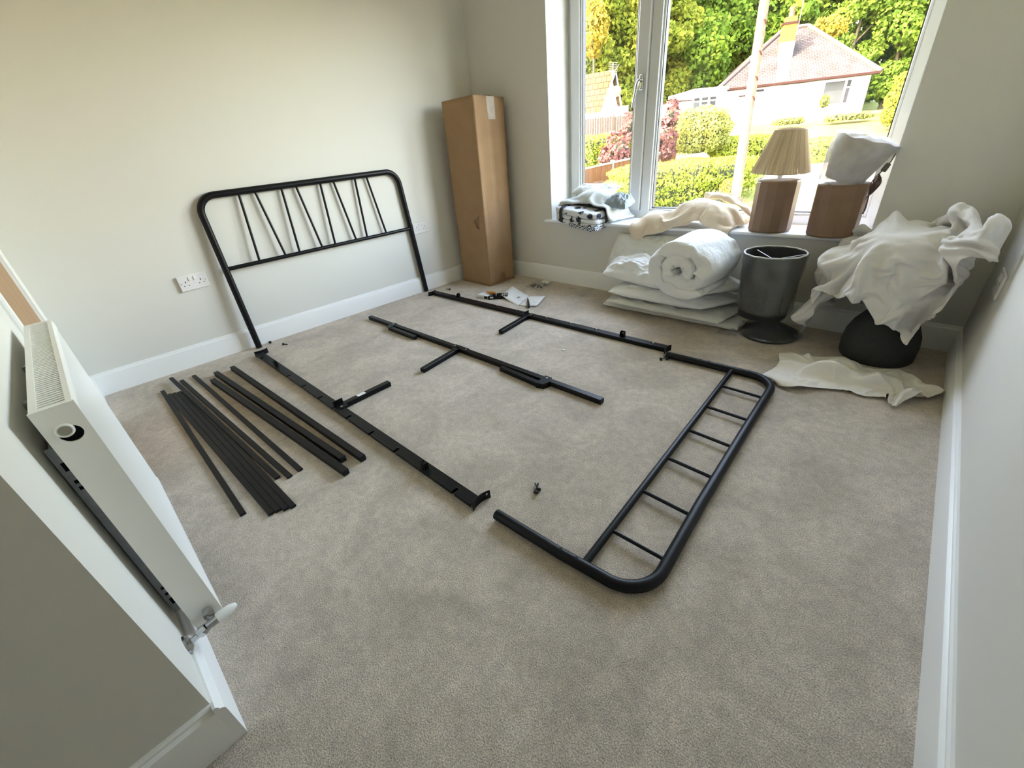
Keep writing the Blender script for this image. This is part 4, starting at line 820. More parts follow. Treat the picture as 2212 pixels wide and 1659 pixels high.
# ---- fences
def fence(name, a, b, z0, z1, post_step, bw, mb_, mp_, label, postz=.12, postw=.10, board=True):
    a, b = Vector((*a, 0)), Vector((*b, 0)); d = b-a; ln = d.length; d.normalize(); n_ = Vector((-d.y, d.x, 0))
    t = thing(name, X(((a.x+b.x)/2, (a.y+b.y)/2, z0)), label, 'fence'); zf_ = (lambda s_: z0 + (z1[1]-z1[0])*s_/ln) if isinstance(z1, tuple) else (lambda s_: z0)
    H0 = z1[0]-z0 if isinstance(z1, tuple) else z1-z0
    T = lambda p: X(a + d*p[0] + n_*p[1] + Vector((0, 0, p[2]+zf_(p[0]))))
    s_ = 0; k = 0
    while s_ < ln - .2:
        e = min(ln, s_+post_step)
        MB(T).bb(s_-postw/2, s_+postw/2, -.06, .06, -.3, H0+postz).build('post', mp_, t)
        m = MB(T); x = s_+postw/2; i = 0
        while x < e-postw/2-.01:
            m.bb(x, min(x+bw*.9, e-postw/2), -.035-.008*(i % 2), -.015-.008*(i % 2), 0, H0 + (.02*((i*7) % 3) if not board else 0)); x += bw; i += 1
        pn = m.build('board_panel', mb_, t)
        if board: MB(T).bb(s_+postw/2, e-postw/2, -.06, .01, H0, H0+.06).build('capping_rail', mp_, pn)
        s_ = e; k += 1
    return t
p0, p1 = Ew(1255, 368, 17.5), Ew(1372, 342, 19.5)
fence('garden_fence', p0[:2], p1[:2], p0[2]-1.3, (p0[2], p1[2]), 1.83, .125, M_fence, M_conc, 'new orange closeboard fence with pale posts, left of the mullion')
p2, p3 = Ew(1372, 346, 19.5), Ew(1461, 326, 21.5)
fence('garden_fence', p2[:2], p3[:2], p2[2]-1.5, (p2[2], p3[2]), 1.83, .125, M_fence, M_conc, 'orange closeboard fence run right of the mullion, beside the round bush')
p4, p5 = Ew(1255, 259, 26), Ew(1388, 247, 26.5)
fence('back_fence', p4[:2], p5[:2], p4[2]-1.7, (p4[2], p5[2]), 1.83, .14, M_fencew, M_fencew, 'weathered upright-board fence below the gabled house', .1, .1, False)
# ---- hedges and bushes
def hedge(px0, px1, pyt, pyb, w_, dep, label, mt, n_, size, nm='hedge', boxy=5):
    a, b = Ew(px0, (pyt+pyb)/2, w_), Ew(px1, (pyt+pyb)/2, w_); top_, bot_ = Ew((px0+px1)/2, pyt, w_)[2], Ew((px0+px1)/2, pyb, w_)[2]
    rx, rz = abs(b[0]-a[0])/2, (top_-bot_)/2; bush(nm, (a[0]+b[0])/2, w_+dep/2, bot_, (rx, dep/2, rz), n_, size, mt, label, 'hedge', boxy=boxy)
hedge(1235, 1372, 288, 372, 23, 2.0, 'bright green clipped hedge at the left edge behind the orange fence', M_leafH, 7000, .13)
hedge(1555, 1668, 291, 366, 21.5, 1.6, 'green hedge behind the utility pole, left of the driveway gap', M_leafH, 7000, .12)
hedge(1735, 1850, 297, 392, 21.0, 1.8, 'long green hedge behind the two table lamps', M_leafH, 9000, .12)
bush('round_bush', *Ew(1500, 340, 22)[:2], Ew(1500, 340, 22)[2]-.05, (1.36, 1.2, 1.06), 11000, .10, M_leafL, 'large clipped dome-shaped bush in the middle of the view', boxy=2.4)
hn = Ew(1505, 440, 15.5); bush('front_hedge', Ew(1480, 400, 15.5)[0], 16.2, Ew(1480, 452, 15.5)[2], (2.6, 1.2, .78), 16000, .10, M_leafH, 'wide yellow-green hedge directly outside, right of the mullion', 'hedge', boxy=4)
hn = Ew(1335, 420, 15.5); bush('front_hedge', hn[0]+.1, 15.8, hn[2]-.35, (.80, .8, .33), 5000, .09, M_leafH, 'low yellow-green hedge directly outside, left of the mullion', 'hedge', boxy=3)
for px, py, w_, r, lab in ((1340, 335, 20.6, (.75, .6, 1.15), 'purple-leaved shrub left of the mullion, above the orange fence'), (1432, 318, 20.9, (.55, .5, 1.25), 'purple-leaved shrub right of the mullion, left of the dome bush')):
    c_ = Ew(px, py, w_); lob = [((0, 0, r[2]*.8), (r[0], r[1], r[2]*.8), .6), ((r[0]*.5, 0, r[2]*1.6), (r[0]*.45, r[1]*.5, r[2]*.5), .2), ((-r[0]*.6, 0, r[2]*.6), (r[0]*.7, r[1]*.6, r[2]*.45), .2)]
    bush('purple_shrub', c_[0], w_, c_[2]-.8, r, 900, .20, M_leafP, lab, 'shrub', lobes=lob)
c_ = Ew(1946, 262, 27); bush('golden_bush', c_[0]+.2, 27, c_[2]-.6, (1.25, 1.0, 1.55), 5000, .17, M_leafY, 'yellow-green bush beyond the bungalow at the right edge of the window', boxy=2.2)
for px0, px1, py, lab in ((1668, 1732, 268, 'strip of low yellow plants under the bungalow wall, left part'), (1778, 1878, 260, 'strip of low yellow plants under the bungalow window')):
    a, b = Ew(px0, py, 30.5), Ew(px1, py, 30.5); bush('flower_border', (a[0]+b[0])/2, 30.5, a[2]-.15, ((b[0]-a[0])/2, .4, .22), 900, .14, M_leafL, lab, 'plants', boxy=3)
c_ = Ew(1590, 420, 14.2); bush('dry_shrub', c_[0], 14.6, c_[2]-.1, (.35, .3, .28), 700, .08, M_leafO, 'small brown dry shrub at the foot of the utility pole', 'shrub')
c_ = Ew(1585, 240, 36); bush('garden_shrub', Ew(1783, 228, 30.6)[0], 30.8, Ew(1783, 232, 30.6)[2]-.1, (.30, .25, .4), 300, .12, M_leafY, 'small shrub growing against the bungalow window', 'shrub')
# ---- utility pole
pb, ptp = Vector(Ew(1591, 420, 13.6)), Vector(Ew(1652, 0, 13.6)); top2 = pb + (ptp-pb)*1.9; pb.z = tz(13.6)-.2
pl_ = thing('utility_pole', X((pb.x, 13.6, pb.z)), 'pale wooden utility pole standing beyond the front hedge', 'pole')
o = MB(X).tube([tuple(pb), tuple(ptp), tuple(top2)], .14, 14, rs=[.15, .115, .095]).build('pole_shaft', M_pole, pl_)
m = MB(X)
for f in (.30, .40, .52, .66): 
    q = Vector(Ew(1591, 420, 13.6)).lerp(ptp, f+.25); m.tube([(q.x-.02, q.y-.14, q.z), (q.x-.02, q.y-.19, q.z-.02), (q.x+.03, q.y-.19, q.z-.10)], .02, 5)
m.build('step_iron', M_gut, pl_)
# ---- kerb-side bits seen low through the window
q = Ew(1876, 456, 10); t = thing('recycling_bin', X((q[0], 10, q[2]-.9)), 'bin with teal lid glimpsed low behind the wrapped lamp', 'bin')
MB(X).bb(q[0]-.3, q[0]+.3, 9.7, 10.3, q[2]-.9, q[2]-.02).build('bin_body', M_conc, t); MB(X).bb(q[0]-.33, q[0]+.33, 9.65, 10.35, q[2]-.02, q[2]+.07).build('bin_lid', M_tealm, t)
# ------------------------------------------------------------------ bedding and cloths
M_sheet = mat('white_cotton_sheet', (.74, .72, .69), .85, noise_s=14, noise_a=.02, bump=.35, bump_s=17, spec=.2, dist=.010)
M_pillowc = mat('cream_pillowcase', (.78, .745, .69), .85, noise_s=14, noise_a=.02, bump=.35, bump_s=17, spec=.2, dist=.010)
M_duvet = mat('white_microfibre', (.80, .81, .81), .8, noise_s=10, noise_a=.02, bump=.75, bump_s=13, spec=.2, dist=.022)
M_dust = mat('non_woven_bag', (.66, .66, .62), .7, noise_s=18, noise_a=.06, bump=.8, bump_s=19, spec=.3, dist=.016)
M_throw = mat('cream_wool_throw', (.74, .62, .46), .95, noise_s=120, noise_a=.06, bump=.5, bump_s=420, spec=.1, sheen=.3, dist=.002)
M_fleece = mat('grey_green_fleece', (.56, .585, .56), .95, noise_s=90, noise_a=.06, bump=.4, bump_s=300, spec=.1, sheen=.3, dist=.002)
M_fleeceg = mat('blue_grey_fleece', (.27, .31, .33), .95, noise_s=90, noise_a=.1, bump=.4, bump_s=300, spec=.1, dist=.002)
def grid_faces(nx, ny): return [(j*nx+i, j*nx+i+1, (j+1)*nx+i+1, (j+1)*nx+i) for j in range(ny-1) for i in range(nx-1)]
def cloth_obj(name, vs, fs, matl, thick, parent=None, lab=None, cat=None, group=None, sub=1, origin=None):
    m = MB(); m.v = [tuple(v) for v in vs]; m.f = fs
    if parent is None: o = one(name, m, matl, origin or tuple(Vector((sum(v[0] for v in vs)/len(vs), sum(v[1] for v in vs)/len(vs), min(v[2] for v in vs)))), lab, cat, group, smooth=180)
    else: o = m.build(name, matl, parent, smooth=180)
    md = o.modifiers.new('s', 'SOLIDIFY'); md.thickness = thick; md.offset = 0
    if sub: md = o.modifiers.new('u', 'SUBSURF'); md.levels = sub; md.render_levels = sub
    return o
# vertex grids of the draped cloths (0.7 mm steps, each number the change from its neighbour), from this builder's own cloth simulation
DRAPE = {}
DRAPE['sheet'] = (74, 58, [
-464,4,-20,0,13,24,2,1,5,5,-2,1,7,13,12,9,-3,-5,-12,-6,-5,13,-4,-14,-2,-6,-7,8,-15,23,22,34,28,12,14,6,14,16,8,4,21,3,-7,10,15,13,19,-4,14,14,9,-9,17,18,24,22,21,3,6,15,5,17,26,21,17,-6,3,18,14,-1,10,11,12,16,-17,12,23,0,-15,-14,27,4,-34,-6,-7,0,-1,0,0,8,18,13,5,-5,-1,-11,14,3,-7,11,-1,-15,12,-16,10,-1,5,-9,4,-1,-1,-3,1,2,-22,19,7,-6,2,-4,
-6,11,-14,-4,8,19,-7,2,-2,0,0,-1,-4,-4,8,-5,-4,2,4,11,-7,-8,1,13,-2,0,-3,-11,-9,-2,15,12,6,-20,-16,13,7,-28,-2,-1,0,0,3,3,0,3,24,13,-1,-11,-9,18,1,-14,11,2,-2,-1,-11,-2,1,8,1,6,-23,2,-10,12,0,-8,21,4,-20,-1,2,7,2,-2,-5,8,1,1,0,-1,1,7,-4,-7,3,3,-11,6,-19,17,16,-18,3,3,3,-1,-1,-4,-3,0,-5,10,-9,31,-4,-41,3,0,-3,-1,6,-2,11,-2,-7,5,
-1,17,19,1,-13,-11,15,5,-9,6,-1,0,-5,0,-19,16,2,4,4,-26,-1,-2,22,-15,-6,10,12,-11,-5,5,9,2,-10,-5,6,1,2,2,-3,8,4,-12,0,2,-2,3,-6,-14,10,10,-4,-1,0,7,-4,-2,12,-14,2,-9,25,-26,4,1,-11,1,7,-9,1,5,2,6,13,-5,8,-5,-3,19,4,-11,-16,10,9,-8,5,1,-9,0,-3,-3,1,2,11,-1,-14,-4,6,12,-18,-10,8,12,-9,-1,-10,8,15,-6,0,-6,0,3,2,3,-16,18,-4,3,4,-3,
-6,-2,-9,25,-1,-2,-1,-29,5,15,32,-14,-21,-1,4,18,-36,6,0,1,-4,6,-4,7,1,-2,9,9,8,4,0,-11,12,3,-8,-15,5,9,-3,-10,2,-2,0,-3,-1,1,4,3,-4,-2,1,5,8,-20,-13,7,7,0,1,-9,6,10,-2,-1,-2,-2,4,0,3,8,-9,0,10,-13,3,3,3,-7,9,-1,-2,-2,-8,5,30,-2,-8,-19,-9,8,-5,-7,3,2,1,9,0,-4,-1,10,-5,14,-15,10,7,5,-6,2,3,-7,-17,9,10,-4,-8,-6,5,-5,0,-8,
8,8,1,-4,1,-1,1,8,-18,-6,11,-3,1,1,-2,3,0,-2,-4,-2,0,7,10,-7,9,-4,-1,-7,4,9,-2,-4,-5,6,2,-2,-4,0,-4,25,0,-6,-22,-2,21,-9,0,3,2,9,3,-15,-6,3,8,-15,18,-10,1,9,-1,2,2,1,-9,-9,6,14,-8,-15,10,-1,-8,2,-1,8,0,1,-2,3,-17,3,5,-2,1,1,-1,2,3,2,3,-2,-2,-5,-4,-2,16,1,1,-3,-2,-10,20,-6,4,-5,0,-2,0,4,-6,-11,-23,10,28,0,-9,-21,20,7,
-1,0,-2,-6,7,12,-17,1,-11,19,-12,9,2,-10,-4,1,3,6,6,-16,-5,10,15,-15,-10,8,-5,5,-7,9,3,1,-2,-1,-7,-11,19,-5,0,-2,0,3,3,2,-5,4,-3,0,0,-2,7,3,-12,2,2,14,-10,7,-6,0,-3,-1,3,1,12,-23,-22,2,8,22,2,-14,-3,18,2,-1,-2,-2,-1,7,-6,-12,17,-10,9,-2,-10,-13,-5,0,0,3,13,9,-13,-2,9,17,-23,-2,10,-7,9,-3,5,0,-2,-6,8,-8,-12,14,0,-6,3,5,3,-4,3,-8,
2,5,-10,1,5,3,8,-9,-8,12,8,-6,-2,0,0,-14,7,17,-16,16,-15,4,2,13,11,4,-28,15,12,1,-4,-3,-3,2,17,-18,-4,5,-4,-6,-7,-6,1,-5,1,-2,-2,4,14,-5,-2,9,18,-26,4,1,-2,5,16,-7,-4,-9,6,8,-12,0,3,-3,3,6,3,0,-5,7,-4,-16,11,-4,-4,2,8,3,1,-13,4,8,0,-1,2,-8,-14,18,12,-25,-5,3,4,-9,19,8,2,-25,15,8,-2,-8,3,-5,-11,25,-15,-2,-1,-4,-8,0,11,-10,0,-7,
-6,14,-15,-2,2,3,13,21,-23,9,-4,-1,9,3,-6,-3,-11,10,6,-1,-2,-3,7,5,-13,5,8,4,-10,0,1,-1,2,0,-2,1,-6,7,-2,-4,5,3,-1,12,-13,-21,17,6,12,-7,-2,13,-2,2,8,0,-18,1,13,-8,-11,-9,21,-13,8,-5,-13,1,-8,19,-7,-2,5,-10,11,-23,11,-7,0,0,2,11,18,-17,6,0,1,8,-5,-10,3,-5,11,4,-6,1,8,2,0,-7,-1,2,-14,15,-4,5,0,-1,-1,0,-1,0,5,0,1,-10,-2,12,9,-5,
-21,24,12,9,-8,-10,7,6,-3,9,-2,-2,-11,13,-4,-15,-6,8,1,-1,0,-13,-2,-8,-3,19,-19,20,-22,12,-9,7,0,1,-1,0,9,11,-9,1,3,0,0,2,-2,3,4,0,-10,8,7,-1,4,-12,-1,-12,20,0,-5,6,-3,-2,4,1,3,-12,0,5,-10,12,-1,-2,-6,15,8,-36,17,7,4,-13,-14,4,17,-5,1,-1,2,-15,-6,16,-12,-1,-4,-3,-10,5,15,-18,11,-21,15,-16,6,-2,4,1,2,1,2,1,0,7,4,-5,0,4,0,-2,4,2,
4,-2,-1,13,-5,-9,2,9,-2,0,-1,-10,10,-7,0,7,1,0,0,1,-14,3,4,0,2,-2,-8,-15,10,22,26,-17,10,9,-1,-11,-2,-1,0,-1,1,2,-8,-18,13,-4,-3,-2,-10,-2,7,-3,0,-2,-8,18,-9,-4,13,-2,-1,3,1,4,-4,0,4,1,-4,2,3,1,3,3,3,-7,14,3,1,-13,-5,-4,-2,8,11,-6,7,4,-6,1,-2,0,-2,-8,-1,0,7,-1,-2,-2,9,-19,-13,20,14,15,-27,5,8,6,-13,-4,-2,3,0,9,-1,-8,-15,1,
-1,-4,2,-6,1,18,-28,9,20,-20,18,-9,-5,14,3,-3,2,-2,7,-4,-5,0,3,-8,6,9,-3,4,3,4,4,0,-13,5,1,3,-18,1,-3,24,-12,10,4,-4,-1,-8,4,-4,-4,1,2,0,1,-9,3,3,-8,-11,31,-22,20,-13,-3,-5,-14,-2,2,1,4,4,11,0,-21,-4,-2,0,16,-18,-7,7,4,21,-33,24,-4,0,4,-1,9,5,1,-10,0,5,-2,-9,-1,8,-13,12,2,4,0,8,-4,-10,9,-5,-10,3,-2,5,16,-12,15,-10,1,2,-2,-5,
1,-5,1,-5,4,3,-2,-1,-2,2,8,-3,11,14,-5,1,-10,-16,9,-7,8,-6,-3,-4,10,13,-2,-25,-1,-1,1,16,-20,-6,8,6,0,-12,6,13,7,5,-4,6,-8,14,-10,-10,1,10,-11,0,11,-11,12,3,1,-7,0,8,-14,8,2,-20,24,2,-9,18,-6,7,-8,-12,2,4,-3,-1,2,-2,-2,-6,7,3,-13,16,-2,1,20,-3,-18,-14,9,-5,-7,15,-13,10,17,-7,-14,14,10,-11,-16,0,0,6,9,-20,24,-17,5,4,0,14,-10,4,7,-3,11,-25,
-6,0,0,0,15,-7,3,9,2,-1,-2,1,4,-3,0,-7,-3,19,-3,-7,20,-8,-3,2,8,-23,-5,14,-8,-2,8,1,-1,-11,-2,8,-3,1,0,-1,8,-12,2,-3,-5,11,-14,-13,24,16,-7,9,-8,-21,22,7,-20,-9,0,-3,14,2,0,-11,12,2,4,-6,11,7,-2,5,0,2,-7,-16,4,-3,-8,11,-2,2,6,-1,0,4,-5,-4,8,-2,3,5,5,1,-3,8,-10,-18,4,8,-2,-2,-15,13,8,-1,-2,-9,-8,7,7,-17,3,7,-13,3,3,6,-21,5,
13,-9,-6,0,9,-3,28,-1,-27,25,3,-20,-12,1,7,7,0,-1,4,10,1,-3,11,-4,7,-3,-36,3,5,19,-3,2,1,-9,3,2,2,2,1,-1,0,0,-6,2,6,-5,13,10,-1,-3,0,-22,-4,11,2,0,-3,5,-15,11,2,-5,-7,1,-4,1,2,3,-8,-8,3,-10,12,-18,6,24,-19,-2,-3,11,-1,26,-9,-12,21,2,-15,-6,2,3,-2,7,8,-9,1,18,-2,4,-13,2,-24,-4,3,2,1,3,13,5,-3,1,-1,3,0,-1,0,-3,0,1,0,13,
-8,11,0,-20,8,-4,-5,10,-13,8,7,-1,3,-1,-9,0,-6,0,3,-3,2,-1,-10,5,-21,20,-27,0,5,3,23,-12,9,14,-11,6,11,-14,-6,18,1,-11,-15,24,-20,19,-10,4,15,-1,6,-8,11,-52,24,11,-12,-7,11,2,-2,5,0,0,1,0,2,1,0,-1,2,1,4,-3,11,1,-23,17,-17,5,-1,-3,10,-34,29,12,0,-4,-9,0,-5,-1,-5,3,2,-2,0,-24,18,-27,25,-8,-14,10,2,23,-13,2,18,-24,14,14,-10,-9,16,0,-11,-1,12,-15,
5,15,-3,10,-4,7,-42,8,21,-12,9,4,-7,9,-4,-3,-1,0,1,3,-2,0,-2,-1,0,7,1,7,-8,-16,20,-36,6,17,-2,-6,-22,34,-6,-7,21,-9,-3,8,-9,-6,-4,7,-8,1,-13,19,-29,22,-19,-3,5,-5,12,-2,13,5,9,3,-3,0,2,-3,-13,13,-3,-15,1,6,14,2,5,0,2,-28,-9,28,-6,4,2,-9,12,-7,3,-2,-1,-1,0,1,2,-3,-1,-1,4,3,5,-6,7,-10,-31,28,-5,2,-4,-19,31,-22,5,25,-3,-26,-6,19,4,-10,
-2,12,2,-17,-16,8,12,-18,-11,19,-8,4,0,7,15,-1,2,-6,-4,1,11,-1,2,-6,6,-6,-7,8,6,4,4,0,-18,-21,30,-3,-17,-3,4,17,-1,8,-6,-4,-1,-2,2,1,0,0,-1,2,2,3,0,3,-9,5,-7,-15,10,-1,-19,29,-25,20,15,-14,-2,7,-10,-18,22,-12,1,-9,14,15,-11,-6,9,-18,17,-12,15,-1,7,5,4,6,-5,6,4,-4,-5,5,-1,0,2,4,0,-3,1,4,-7,-2,-23,29,-4,-11,13,0,8,5,-4,-14,-1,-1,-6,4,
1,1,1,-1,0,0,2,4,3,-5,3,-14,-8,9,-3,-1,15,-29,41,-11,-11,8,-25,15,9,-16,-17,12,15,-11,-12,11,-5,-20,10,7,-12,26,-4,7,0,6,0,3,-21,22,-1,2,-3,-2,0,0,1,3,5,3,-4,-7,8,-29,25,-5,-2,5,5,0,1,-18,3,6,-5,-7,3,3,1,1,0,1,0,1,2,-5,-3,6,-10,-15,12,-1,-5,4,-16,45,-17,19,-10,-27,0,4,5,5,-12,-13,13,12,-16,-1,7,-2,-38,16,7,5,10,12,0,1,6,-16,17,-18,
12,-2,-4,-4,3,4,1,3,-1,4,1,-2,-16,12,-3,-1,0,3,-4,16,-27,17,1,-17,1,-2,7,-2,4,1,0,-2,0,1,3,0,-1,-2,-23,6,18,-1,0,-27,45,-14,11,-26,7,12,-18,-18,9,4,6,-8,-10,9,6,5,-6,-17,14,1,5,-9,19,3,13,4,-10,11,-19,5,-5,6,2,-1,-2,-2,4,2,5,-4,3,-4,1,-3,-11,6,4,-7,16,-32,27,5,-30,11,-9,12,-2,4,3,1,0,-1,-3,0,0,2,-1,-23,-3,18,-5,5,-14,40,-11,8,
-27,20,-6,-8,0,-14,-13,11,4,7,-10,-4,10,2,-12,-2,0,14,1,8,13,2,0,-2,6,-28,17,0,-12,2,8,1,0,-1,2,0,4,1,-8,4,1,-4,-3,-10,5,20,-39,28,8,-30,9,-7,13,-6,3,9,-1,2,-1,-2,0,-2,-2,-6,-4,-12,21,-1,5,-17,30,-7,8,-29,19,-3,-11,-7,11,-9,-12,-10,11,8,1,1,-2,3,-9,6,-5,-6,19,20,-7,7,5,-4,-20,19,-13,4,-1,-13,9,-3,-2,10,-2,5,-2,5,-2,-14,2,5,6,-3,9,-35,
42,-14,-24,19,-8,6,-1,2,2,0,6,-2,-2,-2,0,-4,0,1,-16,17,-2,0,-10,20,0,6,-31,24,-6,-11,-13,-7,5,14,-8,-10,-8,13,13,-4,-4,1,-6,4,18,-5,13,-7,7,-1,-2,-9,14,-18,2,0,7,-3,-5,-2,3,4,1,-1,2,-2,-1,2,-19,-3,11,22,-33,38,-16,13,-23,-7,15,-13,8,14,3,-1,-5,0,-2,-2,-1,-4,-2,1,-1,5,-6,4,14,2,-1,-20,3,-8,2,-6,3,-2,-22,7,10,0,-9,0,4,8,-2,1,-2,3,11,9,
-5,5,4,4,-1,0,-24,15,-4,-18,16,5,-8,0,1,2,3,0,0,-4,3,-4,5,-2,6,-24,32,-17,13,-33,20,1,-3,2,-11,1,14,7,2,-3,-3,-2,-3,-3,-1,-5,7,-6,5,3,-8,3,1,-1,-5,3,-8,-4,5,-8,1,-25,0,15,9,-13,3,7,6,0,2,12,-16,21,-7,15,5,-5,-26,2,13,-5,1,1,-2,5,-8,3,2,-5,6,2,-2,1,-10,10,2,4,-18,22,-14,14,-36,17,5,-1,-1,1,18,-2,1,-2,-2,-3,-3,-1,-1,-1,-8,1,
4,-11,7,-2,5,5,-7,-16,16,-7,-5,7,-19,-12,-4,19,-8,-4,5,13,-10,1,11,2,0,-5,25,-25,30,-1,-8,-17,17,-11,-2,3,-1,17,-21,13,0,-2,3,1,-4,3,1,-2,1,-8,10,-10,15,-13,14,-29,12,3,2,2,-10,23,-8,14,-7,-1,-1,-5,-1,-1,-1,-6,-11,8,-15,14,0,-1,2,-4,-13,23,-2,-13,8,-21,0,5,-3,-15,6,4,3,0,3,3,10,-2,-13,29,-25,28,2,-11,1,11,-7,0,-21,2,20,-12,20,-28,10,9,2,0,-5,0,
3,1,1,0,-1,-1,-8,14,-19,14,-7,3,-10,9,16,-11,15,-8,0,-7,-4,1,-5,8,-1,2,-4,-21,16,-6,0,0,-4,-8,20,-1,-6,6,-26,-8,-4,3,-1,1,24,-6,-11,3,8,12,7,-12,3,-15,32,0,-14,12,-7,1,0,-3,-5,6,-12,27,-13,2,6,-4,3,-1,-5,-4,5,-1,-1,6,-3,2,3,-17,12,-14,12,-2,8,-19,21,9,-9,2,5,-13,0,-2,-2,3,6,2,-13,-9,3,0,0,1,0,-4,-8,3,-3,-6,-10,-5,-2,3,3,12,-7,2,
26,-23,26,3,-14,0,14,-4,-5,1,14,-13,-1,-7,-2,4,7,-1,20,-43,9,29,-2,-1,0,-1,-6,-3,4,0,2,0,-7,10,-8,3,-4,0,1,-2,-13,26,-7,1,2,9,-21,11,-7,4,-3,0,1,5,-13,10,-7,-9,-2,0,0,2,-1,-16,2,-3,11,-3,-9,-4,4,21,16,-2,-26,20,1,5,-3,8,17,-5,4,0,-7,6,-7,-6,-4,-6,23,8,-31,35,-6,-18,13,4,0,-3,0,-7,-1,3,3,-4,6,-3,1,1,-12,10,-3,-12,20,0,-4,-1,8,-6,
7,-10,-14,-4,19,-1,-2,-29,12,10,-20,17,2,-11,3,1,-11,6,-9,1,1,-1,4,3,30,-28,5,19,-10,7,-2,2,5,-3,7,6,0,-1,-2,-5,8,-16,-1,12,7,-17,29,-11,8,-1,-16,15,-2,-17,18,-7,-1,-2,1,3,-1,1,0,-1,1,-1,-10,16,-2,-6,7,7,-4,-1,-5,-12,4,5,4,-8,-30,31,-14,-19,19,1,-11,14,-3,-8,7,-11,-6,1,10,1,2,13,-18,8,-15,14,29,2,-9,-2,7,-2,3,5,-1,-1,-2,0,-3,19,-19,6,-4,23,
-13,-13,17,8,-5,-5,1,-1,-28,11,11,8,-4,0,1,-2,2,0,1,0,6,2,1,-1,-1,-10,5,-7,0,7,0,-2,-8,-29,28,-13,1,0,0,-10,14,-3,-3,-7,1,-5,3,-1,0,6,16,-9,17,2,-16,-10,28,6,4,-5,3,-3,1,3,-2,1,0,-2,-6,-4,28,-11,12,-3,-20,12,-11,17,5,-2,-8,1,-1,-6,3,5,1,2,-1,1,-1,-1,2,-3,7,1,1,-3,-11,9,-4,-5,-12,4,11,1,-30,15,-19,8,11,-12,2,11,-1,-1,-7,11,-11,19,
-12,-5,-6,19,1,10,-2,1,6,1,2,7,-1,-9,1,5,4,0,-1,-1,-1,-1,5,-2,0,12,-9,4,14,-4,-14,-7,17,-4,-14,2,7,0,-4,4,8,-1,1,-1,0,0,1,2,-1,0,-1,1,0,-8,-1,4,2,3,-10,-24,1,-7,19,-21,4,21,-2,-1,-10,0,13,-5,11,-6,4,14,-2,4,-5,4,-2,2,3,-3,1,9,2,-8,-10,-8,-8,10,0,0,-1,0,1,3,2,-7,8,-12,22,1,-9,-1,-4,4,-1,0,5,-3,5,-5,3,1,0,1,0,0,
0,0,1,-3,-3,3,-4,-12,-4,-6,8,-8,-9,-4,0,28,-28,21,5,4,2,-1,3,-7,-14,6,3,6,4,-14,26,-3,-4,8,-14,9,1,5,3,2,-10,10,0,-16,6,-9,1,1,1,1,0,6,-4,-2,-2,6,0,-10,16,-1,-19,15,8,1,-1,0,-8,8,1,0,-1,0,0,1,0,0,-1,0,-1,-3,-3,6,-24,-9,-4,-2,-1,3,32,-34,32,-18,29,-7,-1,-10,4,9,-1,-13,-8,-2,26,5,-35,14,24,-18,11,1,4,-1,-1,-3,4,1,-9,-2,16,-4,
-14,0,2,1,0,-4,1,8,-3,1,-2,0,5,-1,10,-34,21,8,6,2,-1,-1,-3,1,0,-1,1,-1,1,1,-2,-6,-9,-12,16,5,-25,-2,-3,-2,-1,34,-35,37,-27,28,-4,8,-12,7,2,-10,6,11,-1,-6,-21,3,28,-27,10,17,2,-5,1,-3,-8,-2,5,-24,12,13,18,-10,-1,-8,0,2,2,2,-4,-2,1,-2,-2,11,3,-21,10,-3,-18,8,-7,41,-2,-1,1,-2,-1,-1,0,1,-2,3,1,0,-2,-8,-25,5,23,-8,-19,3,29,-39,38,-25,33,-9,
-2,1,1,1,-7,6,7,3,0,-4,6,-1,-17,20,-27,-2,13,8,-5,3,-1,-4,4,-7,-21,8,16,-1,1,-11,-3,1,2,0,1,-10,-3,-3,-1,20,-6,-3,-16,22,-19,-7,42,-14,11,-4,-11,4,5,2,-5,2,1,-4,7,3,0,0,-4,-28,-2,15,16,3,-34,31,-22,24,-4,-2,-2,2,2,3,0,1,-18,9,7,10,1,-1,3,-13,8,-13,-18,12,12,-17,-3,3,-5,17,0,-17,14,1,-1,0,-12,2,2,1,-4,0,-8,-2,-6,-2,4,20,-14,-16,39,-9,
-10,11,1,-11,10,0,1,-5,7,2,1,-3,-4,7,5,-1,-1,1,-1,-12,8,-20,21,-14,15,-14,-5,17,-4,-16,15,3,3,-2,-9,-16,2,7,11,7,10,0,-8,5,-12,-15,4,9,-11,-14,-2,9,-5,10,12,4,-1,0,-4,-5,3,2,-3,2,-8,-18,0,-6,0,6,20,-9,10,9,2,-1,-5,6,-3,-2,-4,7,1,0,1,-1,-4,0,6,4,0,-2,-1,-6,-13,14,-4,6,-6,4,-5,0,3,3,-3,0,5,-16,20,-13,-11,-13,4,-5,7,30,2,-12,7,-12,
-11,15,4,-18,-11,-7,17,10,9,6,0,-2,-1,-8,4,4,0,-4,-10,8,-26,6,-4,-4,12,29,-29,26,-5,-2,-2,5,-1,2,2,0,0,-6,7,1,-5,0,0,5,2,-3,-5,5,0,1,-1,-3,1,1,2,-17,7,9,-7,-12,12,11,-18,18,4,-20,-22,19,2,-22,22,12,-12,13,-2,-17,0,11,-5,0,-1,-1,7,7,1,1,2,-9,2,3,-1,1,10,-26,1,-19,5,5,-1,11,17,-15,7,-5,2,-20,9,6,9,-14,13,7,-1,3,-5,-3,-4,5,-10,14,
